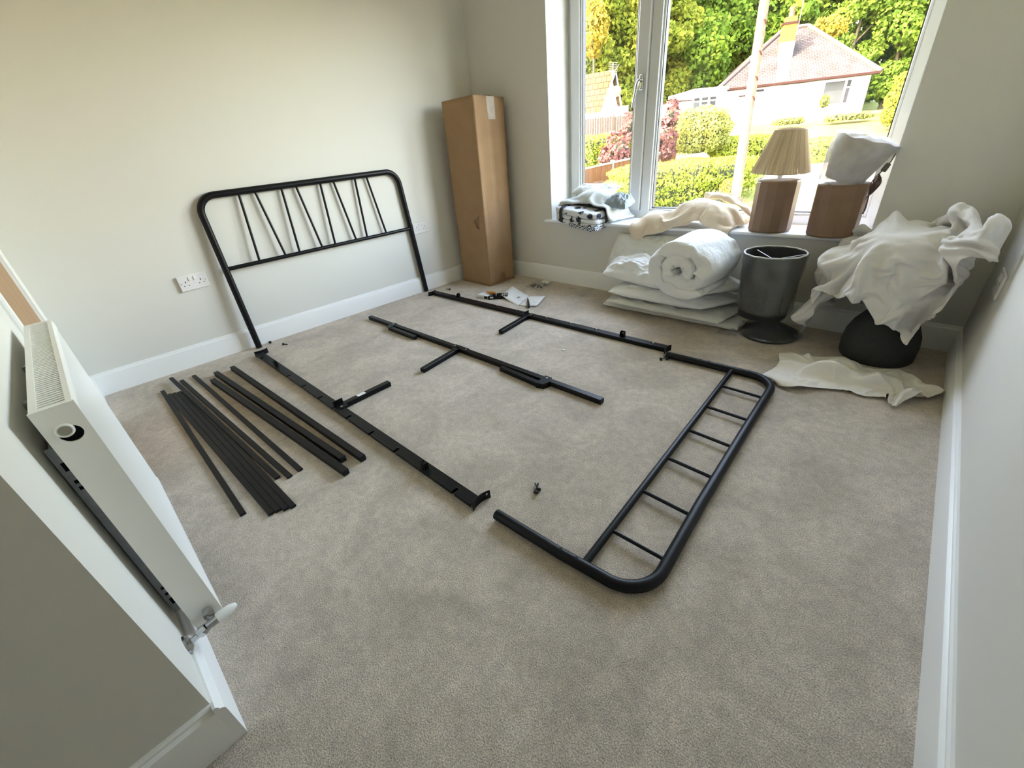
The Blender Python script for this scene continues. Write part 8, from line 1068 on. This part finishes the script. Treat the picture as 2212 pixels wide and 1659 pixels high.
DRAPE['fleece'] = (27, 19, [
-2917,6,-3,-3,36,33,33,41,44,41,31,28,43,48,13,-25,30,35,42,36,37,27,30,3,4,9,7,-21,8,14,-2,-3,-6,-1,0,2,0,4,5,-1,0,3,6,-1,-8,-11,5,4,6,1,-6,18,7,1,-6,-1,-4,18,-18,10,-2,-1,-3,4,-2,0,0,-1,6,9,-4,-10,8,2,-1,-3,2,0,-10,10,15,11,5,-1,-19,2,1,0,1,2,-3,-6,0,1,0,0,15,-8,12,4,0,-16,-2,2,2,-2,6,-2,10,-6,-11,17,-8,-2,3,-1,2,-5,6,-9,
0,-1,-1,13,4,9,0,-22,-1,1,4,1,-5,-4,9,0,4,-1,1,0,-1,0,4,-1,2,-6,6,-8,-1,-2,8,10,3,-9,9,-9,-4,-4,13,-11,-6,6,-4,-8,11,4,4,-3,5,3,-3,-8,2,3,7,-10,-2,6,7,-1,4,-9,-8,9,-7,-6,10,-1,-8,18,-3,0,-15,8,2,4,-1,-15,0,3,5,-2,1,-1,4,4,-2,-5,-11,15,-3,3,-8,10,-17,13,-10,-1,-1,9,9,5,3,-16,5,-4,6,2,-2,-4,2,6,2,-1,-6,9,10,-4,-22,5,
-8,13,1,-24,15,11,3,4,2,-3,-5,-4,8,3,-2,-6,1,0,5,-1,-8,0,16,1,-9,0,0,-3,2,-4,18,-3,-8,-4,4,-1,-5,1,2,2,0,-6,0,3,0,1,-2,0,5,-4,-7,-4,10,7,-4,-2,-3,30,-16,-11,10,-3,-2,-6,5,4,1,-6,-4,2,2,5,-5,-5,3,2,1,5,7,-4,-1,-1,-8,-3,-23,10,12,9,4,-5,0,0,-1,-4,-2,4,2,4,-1,-4,-4,5,9,6,-3,-3,-6,-7,-2,6,-2,-18,7,9,14,-5,-2,3,4,-6,
-1,-1,-1,3,5,-2,-4,-2,1,-1,0,-1,-2,-3,-7,2,12,3,7,3,8,-17,2,0,0,5,-2,-2,-4,7,6,-2,-1,-9,0,2,-5,-8,-1,4,-4,-5,18,3,0,18,0,-22,13,-4,-7,2,1,9,-5,5,1,0,-2,-1,-9,-5,1,1,-5,3,1,6,-1,3,0,1,10,-10,7,-10,2,2,-2,-2,4,7,-1,0,0,-1,-1,-4,-8,-6,3,6,0,8,-12,13,-1,0,1,-9,-5,8,2,0,2,-1,1,1,3,-1,-2,-1,1,-4,13,-14,-4,3,1,-2,
-4,22,4,-5,-2,0,15,3,-20,6,1,2,-1,0,0,0,-8,-10,0,3,7,-3,-2,2,3,0,-15,-8,13,18,7,-2,-1,3815,-8,-11,-12,8,8,-6,-1,-1,3,16,10,1,-5,-16,-21,-4,0,1,-2,-1,-1,-3,1,12,11,15,3,12,5,0,-4,-30,5,7,12,10,-8,-2,-3,3,2,-5,-7,11,12,1,-1,-1,-1,1,-7,-20,4,20,3,0,-2,-22,16,1,0,4,1,-3,-8,0,0,8,-5,7,1,-3,-1,0,4,0,-3,-8,11,-17,24,-2,1,3,-1,-7,
-2,8,1,-3,-11,5,-2,-4,7,3,7,-2,-11,-2,13,-1,-2,-1,0,-4,5,27,-2,-3,-2,5,0,2,-2,-4,-12,-4,2,8,0,1,9,1,-8,-1,14,-4,-2,-3,-1,2,0,6,27,-7,-4,4,3,2,2,-5,-8,-15,7,-3,12,3,-1,8,-2,-8,5,-4,-10,-2,17,-6,6,5,6,21,-5,3,1,0,1,-5,-6,-16,8,4,-1,1,13,-3,6,-6,1,-3,-2,-6,5,-7,17,-1,4,-23,13,2,4,2,-1,3,1,-9,-4,4,3,9,-3,-4,0,0,0,3,
-3,-17,12,4,7,-4,-4,-17,-5,9,5,-3,6,4,0,0,-8,9,2,8,4,-4,-9,-1,-1,0,-6,-4,15,2,3,-2,-6,-6,4,0,10,8,5,-10,7,2,-3,2,4,12,4,-3,-11,-6,1,0,-2,-2,8,5,6,-2,-7,-10,3,-1,2,9,-6,5,3,0,-1,-1,5,4,3,0,-9,0,-3,1,1,0,1,3,3,-1,-5,0,-6,4,1,0,11,4,-3,8,-2,4,0,8,9,1,-7,-8,-7,0,2,1,0,7,4,1,-6,-19,-9,17,3,1,1,12,0,3,
6,2,-2,-1,9,1,-4,-5,-2,-6,8,0,0,1,4,0,-17,-10,12,9,4,-4,2,-3,11,3,11,1,-1,-2,-5,-4,8,-2,-7,-10,8,11,-2,2,-4,-12,2,13,0,2,3,-1,-2,0,-3,19,1,-6,6,6,-3,-5,-8,0,-5,-12,16,16,-1,-1,0,-3,-2,-23,7,16,7,0,-3,5,-1,-3,12,1,10,-2,1,-4,5,-6,-17,11,10,2,-2,-7,1,6,-2,1,3,-19,-2,5,9,11,-1,-3,0,20,2,-2,-2,2,2,1,1,-8,-14,10,2,-2,2,-3,
10,-2,-6,9,4,-2,2,-4,1,-1,-4,4,0,-2,5,11,0,-1,7,2,-1,-5,-2,-3,-7,-2,14,-3,2,-6,4,5,1,0,-7,0,5,3,0,-15,1,-9,-1,11,27,7,0,0,-4,4,-6,3,3,-7,3,-8,4,4,4,-26,13,13,-2,-4,4,1,724,31,37,39,10,3,5,1,5,9,-5,-2,0,0,9,18,-12,-19,-11,-3,7,-12,-8,-42,-42,-32,-30,9,-2,-2,3,7,5,3,1,-6,-13,12,2,1,-1,-2,1,3,-3,-13,-2,-10,8,-2,0,2,4,5,
-1,1,0,1,17,-13,5,2,-16,8,9,7,0,0,-5,2,-8,-7,9,2,-2,-10,-1,-4,-4,11,8,-7,-2,0,5,8,8,-12,-3,1,14,9,-4,1,3,-6,-2,-10,7,12,0,-21,-2,3,-1,-2,12,-7,-5,1,1,0,3,-5,8,-16,31,7,-16,11,-4,0,0,-10,4,10,1,-27,4,2,3,-1,1,-9,6,2,-1,3,0,-3,3,-14,30,4,-21,1,-5,17,-3,1,-9,7,11,-20,12,-1,-6,-11,7,3,-10,5,5,6,4,-4,-9,2,17,-4,-29,11,-2,13,
-8,7,5,-8,12,-10,7,-8,0,5,-10,-1,6,-1,-7,10,7,2,-3,-15,-2,-1,-15,34,-9,7,-3,2,-5,-3,2,-2,-6,2,8,-5,-10,-1,5,7,-8,1,21,4,-5,-8,-14,7,-14,27,-15,14,0,-6,-7,3,-3,1,-4,9,2,-10,4,-4,-9,5,-4,-2,9,27,-9,-8,-4,-8,4,7,-2,7,-2,-3,-4,3,0,-7,-1,6,-6,-6,6,-3,-3,3,3,-3,0,2,1,-2,0,3,-1,-1,5,-3,1,-2,-1,13,-8,-2,-3,-1,-1,4,1,-10,-1,-1,8,1,
-2,1,3,0,-2,3,-4,19,-12,0,-2,-1,4,8,-4,2,-18,10,-9,-1,1,-5,6,2,14,-3,-10,-3,-2,6,3,0,5,-5,-15,8,-2,9,8,3,-4,-16,-12,7,-1,6,-1,3,10,5,4,-8,-10,-6,0,12,4,4,2,2,-15,11,-8,-5,1,2,-2,-9,-8,4,2,-1,12,-4,-8,-2,16,3,-5,-4,0,2,7,-2,-4,1,-1,18,-19,-3,-6,-2,-3,-4,-4,2,5,1,2,6,2,-2,-7,-2,4,1,1,1,5,8,-2,-7,1,6,-9,9,5,-4,-22,1,
-3,2,0,-2,-3,3,8,1,4,4,-16,3,5,2,4,4,11,-7,-3,3,0,6,-11,-6,21,-21,-14,0,1,1,1,2,-3,8,-1,-2,6,9,-4,7,-1,0,1,-5,5,4,0,-10,7,-3,7,-14,11,-8,-11,0,-1,-3,1,13,-9,-1,-2,4,4,7,5,6,1,0,-9,2,0,-5,8,-9,15,-3,-9,3,-5,-8,4,-9,4,5,-5,2,-6,3,1,3,14,-1,11,3,-2,-7,-8])
def drape(which):
    nx, ny, nums = DRAPE[which]; e = np.array(nums).reshape(3, ny, nx).transpose(1, 2, 0); d = e.copy(); d[:, 1:] = np.cumsum(e[:, 1:], axis=0)
    q = d.copy(); q[:, 0] = np.cumsum(d[:, 0], axis=0); q = np.cumsum(q, axis=1)
    return [tuple(p) for p in (q.reshape(-1, 3)*.0007).tolist()], grid_faces(nx, ny)
# print of the wrapped bundle: black sprigs on white
M_print = bpy.data.materials.new('black_and_white_print'); M_print.use_nodes = True; n = M_print.node_tree; L = n.links; b = n.nodes['Principled BSDF']; b.inputs['Roughness'].default_value = .9
tc = n.nodes.new('ShaderNodeTexCoord'); vo = n.nodes.new('ShaderNodeTexVoronoi'); vo.inputs['Scale'].default_value = 15; L.new(tc.outputs['Object'], vo.inputs['Vector'])
no = n.nodes.new('ShaderNodeTexNoise'); no.inputs['Scale'].default_value = 75; no.inputs['Detail'].default_value = 3; L.new(tc.outputs['Object'], no.inputs['Vector'])
ad = n.nodes.new('ShaderNodeMath'); ad.operation = 'MULTIPLY_ADD'; ad.inputs[1].default_value = .62; L.new(no.outputs[0], ad.inputs[0]); L.new(vo.outputs['Distance'], ad.inputs[2])
L.new(mixc(mapr(ad.outputs[0], .66, .72), (.022, .028, .045), (.72, .74, .77)), b.inputs['Base Color'])
M_trimpr = bpy.data.materials.new('chequered_edging'); M_trimpr.use_nodes = True; n = M_trimpr.node_tree; L = n.links; b = n.nodes['Principled BSDF']; b.inputs['Roughness'].default_value = .9
tc = n.nodes.new('ShaderNodeTexCoord'); ck = n.nodes.new('ShaderNodeTexChecker'); ck.inputs['Scale'].default_value = 110; ck.inputs[1].default_value = (.02, .025, .04, 1); ck.inputs[2].default_value = (.75, .77, .8, 1); L.new(tc.outputs['Object'], ck.inputs[0]); L.new(ck.outputs[0], b.inputs['Base Color'])
M_strap = mat('black_strap', (.022, .021, .024), .7, noise_s=40, noise_a=.2)
M_greysh = mat('charcoal_lamp_fabric', (.034, .035, .034), .85, noise_s=60, noise_a=.25, bump=.4, bump_s=500, dist=.001)
M_greyin = mat('dark_shade_lining', (.030, .030, .030), .7, noise_s=30, noise_a=.2)
M_rim = mat('white_shade_rim', (.62, .62, .58), .6, noise_s=90, noise_a=.15)

def nz3(x, y, z): return noise.noise(Vector((x, y, z)))
def slab(name, c, h, matl, nu=46, nv=34, wr=.006, seed=0, p=3.2, q=.55, sag=0, parent=None, label=None, cat=None, group=None, fr=5):
    """stuffed rectangular pad; c = four corner points (seam height), h = thickness above / below the seam"""
    c = [Vector(x) for x in c]; up, dn = h; m = MB(); nrm = (c[1]-c[0]).cross(c[3]-c[0]).normalized()
    if nrm.z < 0: nrm = -nrm
    def surf(sg):
        def f(u, v):
            P = (c[0]*(1-u)+c[1]*u)*(1-v) + (c[3]*(1-u)+c[2]*u)*v; a, b_ = abs(2*u-1), abs(2*v-1)
            t = (max(0, 1-a**p)*max(0, 1-b_**p))**q; e = min(1, 6*min(u, 1-u), 6*min(v, 1-v))
            edge = .010*nz3(u*fr*1.6, v*fr*1.6, seed+5)*(1-t)
            wv = wr*(nz3(u*fr*2, v*fr*1.4, seed)+.6*nz3(u*fr*6, v*fr*2.2, seed+9))*e + wr*1.2*abs(nz3(u*fr*1.3+3, v*fr*3.1, seed+2))*e
            return P + nrm*((up if sg > 0 else -dn)*t + wv*(1 if sg > 0 else .5)) + Vector((edge, edge, 0))
        return f
    m.grid(surf(1), nu, nv); n0 = len(m.v); m.grid(surf(-1), nu, nv)
    vs = m.v; fs = m.f
    if parent is None: o = one(name, m, matl, tuple(sum(c, Vector())/4 - Vector((0, 0, dn))), label, cat, group, smooth=180)
    else: o = m.build(name, matl, parent, smooth=180)
    bm = bmesh.new(); bm.from_mesh(o.data); bmesh.ops.remove_doubles(bm, verts=bm.verts, dist=.0015); bmesh.ops.recalc_face_normals(bm, faces=bm.faces); bm.to_mesh(o.data); bm.free(); o.data.shade_smooth()
    md = o.modifiers.new('u', 'SUBSURF'); md.levels = 1; md.render_levels = 1
    return o
bed = 'stacked bedding under the window'
slab('bedding_bag', [(-1.449, 2.380, .016), (-.575, 2.372, .016), (-.56, 2.66, .020), (-1.50, 2.69, .020)], (.034, .013), M_dust, wr=.013, seed=1, p=7, q=.4, label='flat white non-woven bag at the very bottom of the bedding pile', cat='bag', group=bed)
slab('bedding_bag', [(-1.395, 2.320, .066), (-.66, 2.298, .062), (-.60, 2.62, .072), (-1.43, 2.67, .075)], (.020, .012), M_dust, wr=.012, seed=7, p=8, q=.4, label='thin crinkled white bag with flap, second from bottom of the bedding pile', cat='bag', group=bed)
slab('pillow', [(-1.395, 2.345, .122), (-.775, 2.325, .118), (-.60, 2.60, .128), (-1.40, 2.65, .132)], (.045, .032), M_duvet, wr=.011, seed=12, p=4, q=.6, label='thin white pillow in the middle of the bedding pile, below the puffed one', cat='pillow', group=bed)
slab('pillow', [(-1.49, 2.43, .205), (-.82, 2.30, .195), (-.58, 2.58, .21), (-1.52, 2.66, .27)], (.085, .045), M_duvet, wr=.030, seed=21, p=2.6, q=.62, label='puffed white quilt folded flat beneath the rolled duvet', cat='quilt', group=bed, fr=4)
slab('pillow', [(-1.560, 2.56, .150), (-1.02, 2.50, .20), (-1.04, 2.675, .435), (-1.525, 2.690, .425)], (.030, .018), M_dust, wr=.010, seed=33, p=5, q=.5, label='white packed pillow leaning on the wall behind the rolled duvet', cat='pillow', group=bed)
# rolled duvet: fat slab swept along a spiral
def roll():
    m = MB(); C0 = Vector((-.855, 2.175, .368)); ax = Vector((.06, 1, .0)).normalized(); sx = ax.cross(Vector((0, 0, 1))).normalized()   # sx points right
    HL = .20; mid = C0 + ax*HL*.95; th0, turns = -1.15, 2.05; ns, ntt = 130, 40
    def cen(s):
        th = th0 + 2*PI*turns*(1-s); r = .010 + .128*(1-s)**.85 if s < 1 else .010
        return Vector((math.cos(th)*r*1.30, math.sin(th)*r*.98 - .010*math.cos(th)))
    rows = []
    for i in range(ns):
        s = i/(ns-1); p = cen(s); d = (cen(min(1, s+.004))-cen(max(0, s-.004))).normalized(); nn_ = Vector((-d.y, d.x)); ht = .040*(1-.10*s); ht *= min(1, (s*14+.12))**.5*min(1, ((1-s)*9+.2))**.5
        for k in range(ntt):
            t = 2*PI*k/ntt; ct, st = math.cos(t), math.sin(t); e = 2/3.4
            la = math.copysign(abs(ct)**(2/7.0), ct)*HL*(1 + .05*nz3(s*7, 1, 2)) ; nb = math.copysign(abs(st)**.62, st)*ht
            w1 = .016*nz3(s*16, la*5, 1)+.008*nz3(s*40, la*12, 5)-.026*abs(nz3(s*26, la*3.5, 8))-.022*max(0, .25-abs(nz3(s*17+4, la*4+s*9, 3)))+.014
            if abs(ct) > .75: w1 += .020*nz3(s*34, k*.4, 3); la += .022*nz3(s*22, math.copysign(2, ct), 4)
            nb += w1*(1 if st > 0 else -.6)*min(1, s*10+.2)
            q = p + nn_*(-nb)
            rows.append(mid + ax*la + sx*q.x + Vector((0, 0, q.y)))
    fs = [(i*ntt+k, i*ntt+(k+1) % ntt, (i+1)*ntt+(k+1) % ntt, (i+1)*ntt+k) for i in range(ns-1) for k in range(ntt)] + [tuple(range(ntt)), tuple(reversed(range((ns-1)*ntt, ns*ntt)))]
    m.add(rows, fs); o = one('rolled_duvet', m, M_duvet, (mid.x, mid.y, .245), 'thick white duvet rolled up with its spiral end facing the room', 'duvet', bed, smooth=180)
    md = o.modifiers.new('u', 'SUBSURF'); md.levels = 1; md.render_levels = 1; return o
roll()
# ------------------------------------------------------------------ two charcoal lamps under the window
lc = (-.495, 2.43)
t = thing('grey_lamp', (*lc, 0), 'charcoal lamp with open-topped wrapped drum shade beside the bedding pile', 'lamp')
MB().lathe((*lc, .10), [(.112, .01), (.118, .10), (.128, .22), (.137, .335)], 48, caps=False).build('lamp_shade', M_greysh, t, solid=.003)
MB().lathe((*lc, .10), [(.109, .012), (.115, .10), (.125, .22), (.1335, .333)], 48, caps=False).build('shade_lining', M_greyin, t)
MB().tube([Vector((lc[0]+.1365*math.cos(a), lc[1]+.1365*math.sin(a), .436+.001*math.sin(a*13))) for a in [2*PI*k/60 for k in range(60)]], .0042, 8, closed=True).build('shade_rim', M_rim, t)
m = MB()
for a in (.4, 2.5, 4.6): m.tube([(lc[0], lc[1], .40), (lc[0]+.134*math.cos(a), lc[1]+.134*math.sin(a), .425)], .002, 6)
m.build('shade_carrier', M_bolt, t)
lb_ = (-.440, 2.44)
MB().lathe((*lb_, 0), [(.02, .0), (.130, .0), (.136, .008), (.132, .022), (.09, .045), (.04, .07), (.026, .095), (.025, .14)], 40).build('lamp_base', M_greysh, t)
def wrapf(u, v):
    a = 2*PI*u; k = v; r = (.142-.018*k-.06*max(0, k-.8)/.2)*(1+.03*nz3(math.cos(a)*2, math.sin(a)*2, k*3)); z = .437-.355*k
    x_ = lc[0]+r*math.cos(a)+.03*max(0, k-.75)/.25; return (x_+.004*nz3(a*2, k*9, 3), lc[1]+r*math.sin(a), z+.006*nz3(math.cos(a)*3, math.sin(a)*3, 1))
MB().grid(wrapf, 64, 30, wrap=True).build('plastic_film', M_film, t, smooth=40)
def wrapb(u, v):
    a = 2*PI*u; r = .150*v + .012*nz3(math.cos(a)*2, math.sin(a)*2, 5)*v; z = .075*(1-v)**1.3+.006 + .014*abs(nz3(math.cos(a)*3*v, math.sin(a)*3*v, 2))*(1 if v < .9 else .3); z = max(z, .004 if v > .93 else z)
    r = max(r, .030); return (lb_[0]+r*math.cos(a)*1.04, lb_[1]+r*math.sin(a), z+.008)
MB().grid(wrapb, 60, 16, wrap=True).build('plastic_film', M_film, t, smooth=40)
def flap(u, v): return (lb_[0]-.13-.10*u, lb_[1]-.13+.11*v-.02*u, .006+.018*abs(nz3(u*4, v*4, 11))+.02*(1-u)*v)
MB().grid(flap, 12, 12).build('plastic_film', M_film, t, smooth=40)
l2c = (.012, 2.425)
t = thing('grey_lamp', (*l2c, 0), 'charcoal lamp with domed base hidden beneath the draped white sheet', 'lamp')
MB().lathe((*l2c, 0), [(.02, 0), (.132, 0), (.140, .012), (.143, .07), (.136, .12), (.118, .165), (.09, .205), (.055, .24), (.034, .262), (.028, .30)], 48).build('lamp_base', M_greysh, t)
MB().lathe((l2c[0]-.01, l2c[1]-.015, 0), [(.118, .285), (.140, .31), (.146, .34), (.130, .46), (.112, .535), (.095, .548)], 48, wob=.03, caps=False).build('lamp_shade', M_greysh, t, solid=.003)
def wrap2(u, v):
    a = 2*PI*u; r = (.150-.05*v)*(1+.06*nz3(math.cos(a)*3, math.sin(a)*3, v*3)); return (l2c[0]-.01+r*math.cos(a), l2c[1]-.015+r*math.sin(a), .33-.075*v-.02*abs(nz3(a*2, v, 3)))
MB().grid(wrap2, 50, 10, wrap=True).build('plastic_film', M_film, t, smooth=40)
# ------------------------------------------------------------------ draped cloths
vs, fs = drape('sheet'); vs = [(min(x+.018, XC-.006), min(y, yB(x)-.008) if (z < .455 or x > WX1-.03) else y, z) for x, y, z in vs]
cloth_obj('bed_sheet', vs, fs, M_sheet, .0022, None, 'crumpled white bed sheet thrown over the lamp in the right corner', 'sheet', 'loose white sheets', 1, (.0, 2.37, .13))
vs, fs = drape('pillowcase'); cloth_obj('pillowcase', vs, fs, M_pillowc, .0022, None, 'cream pillowcase lying crumpled on the carpet near the right wall', 'pillowcase', None, 1, (0, 2.1, .003))
vs, fs = drape('throw'); th = thing('throw', (-1.08, 2.75, SZ), 'fringed cream throw heaped on the middle of the window sill', 'throw')
cloth_obj('throw_fabric', vs, fs, M_throw, .008, th)
m = MB(); rr = random.Random(5)
def nearv(i, j): return Vector(vs[j*34+i])
for k in range(150):                                    # fringe along the back and right hems
    if k < 95: p = nearv(11+int(22*k/95), 21)
    else: p = nearv(33, 5+int(16*(k-95)/55))
    p = p + Vector((rr.uniform(-.01, .01), 0, .004)); d = Vector((rr.uniform(.0, .7), rr.uniform(-.5, .5), rr.uniform(.1, .9))).normalized()*rr.uniform(.018, .040); m.tube([p, p+d*.6+Vector((0, 0, .004)), p+d], .0014, 4, caps=False)
# a turned-back corner with its own fringe on top of the heap
o = m.build('fringe', M_throw, th, smooth=60); o['kind'] = 'stuff'
def fold2(u, v):
    p = Vector((-1.02+.30*u, 2.80+.05*v-.03*u, .655-.125*u**2.0-.03*(1-u)**2+.018*v)); p.z += .014*nz3(u*5, v*3, 2)+.007*nz3(u*13, v*5, 4)+.02*math.sin(PI*v)*(1-.3*u); return p
MB().grid(fold2, 34, 12).build('turned_hem', M_throw, th, smooth=180, solid=.008, sub=1)
m = MB()
for k in range(130):
    u = k/129; p = fold2(u, 1.0); d = Vector((rr.uniform(-.2, .9), rr.uniform(-.6, .2), rr.uniform(.25, 1))).normalized()*rr.uniform(.015, .034); m.tube([p, p+d*.6+Vector((0, 0, .003)), p+d], .0014, 4, caps=False)
o = m.build('fringe', M_throw, th, smooth=60); o['kind'] = 'stuff'
# printed bundle with straps
bt = thing('wrapped_blanket_bundle', (-1.82, 2.70, SZ), 'folded black-and-white printed blanket held by a black strap on the sill', 'blanket')
Rb = Matrix.Rotation(-.115, 3, 'Z') @ Matrix.Rotation(.10, 3, 'Y') @ Matrix.Rotation(.10, 3, 'X'); Cb = Vector((-1.835, 2.715, .535))
def pad(name, cx, cy, cz, lx, ly, lz, sd, mt, rp=5.0):
    def f(u, v):
        a = 2*PI*u; ph = PI*(v-.5); d = Vector((math.cos(a)*math.cos(ph), math.sin(a)*math.cos(ph), math.sin(ph))); d = d/((abs(d.x)**rp+abs(d.y)**rp+abs(d.z)**rp)**(1/rp))
        p = Vector((d.x*lx/2, d.y*ly/2, d.z*lz/2)); p += d*(.006*nz3(p.x*12, p.y*12, sd)+.004*nz3(p.x*30, p.y*30, p.z*40+sd)); return Cb + Rb @ (p + Vector((cx, cy, cz)))
    return MB().grid(f, 64, 22, wrap=True).build(name, mt, bt, smooth=180)
pad('folded_layer', 0, 0, .026, .405, .215, .050, 1, M_print); pad('folded_layer', .006, .004, -.010, .410, .222, .036, 5, M_print); pad('folded_layer', .012, -.004, -.036, .400, .225, .026, 9, M_print)
m = MB()
def fringe_e(u, v):
    p = Vector((-.03+.245*u, -.118+.004*math.sin(u*60), -.036-.026*v-.006*math.sin(u*70))); return Cb + Rb @ p
MB().grid(fringe_e, 60, 4).build('edging', M_trimpr, bt, smooth=40, solid=.003)
MB().grid(lambda u, v: Cb + Rb @ Vector((.205+.010*v, -.115+.22*u, -.030-.028*v+.004*math.sin(u*50))), 50, 4).build('edging', M_trimpr, bt, smooth=40, solid=.003)
for xx in (-.110, ):
    pts = [Vector((xx, 0, 0)) + Vector((0, .118*math.copysign(abs(math.cos(a))**.35, math.cos(a)), .058*math.copysign(abs(math.sin(a))**.45, math.sin(a)))) for a in [2*PI*k/40 for k in range(40)]]
    m = MB(); vs2 = []
    for q in pts: vs2 += [Cb + Rb @ (q + Vector((-.013, 0, 0))), Cb + Rb @ (q + Vector((.013, 0, 0)))]
    m.add(vs2, [(2*i, 2*i+1, (2*i+3) % 80, (2*i+2) % 80) for i in range(40)]); m.build('strap', M_strap, bt, smooth=180, solid=.003)
pts = [Vector((0, .01, 0)) + Vector((.209*math.copysign(abs(math.cos(a))**.3, math.cos(a)), 0, .058*math.copysign(abs(math.sin(a))**.4, math.sin(a)))) for a in [2*PI*k/48 for k in range(48)]]
m = MB(); vs2 = []
for q in pts: vs2 += [Cb + Rb @ (q + Vector((0, -.014, 0))), Cb + Rb @ (q + Vector((0, .014, 0)))]
m.add(vs2, [(2*i, 2*i+1, (2*i+3) % 96, (2*i+2) % 96) for i in range(48)]); m.build('strap', M_strap, bt, smooth=180, solid=.003)
vs, fs = drape('fleece'); vs = [(x+.012, y+.022, z+.006) for x, y, z in vs]
cloth_obj('fleece_blanket', vs, fs, M_fleece, .012, None, 'pale grey-green fleece blanket heaped on top of the printed bundle', 'blanket', None, 1, (-1.79, 2.77, .585))
slab('grey_blanket', [(-1.66, 2.70, .60), (-1.50, 2.73, .575), (-1.50, 2.87, .60), (-1.66, 2.88, .63)], (.055, .03), M_fleeceg, wr=.016, seed=44, p=2.6, label='blue-grey blanket end bulging from the right of the fleece heap', cat='blanket', fr=4)
slab('folded_blanket', [(-2.00, 2.80, .655), (-1.66, 2.80, .640), (-1.66, 2.93, .690), (-2.00, 2.93, .700)], (.030, .03), M_fleece, wr=.006, seed=48, p=5, label='flat folded pale blanket behind the fleece heap, against the window', cat='blanket', fr=3)
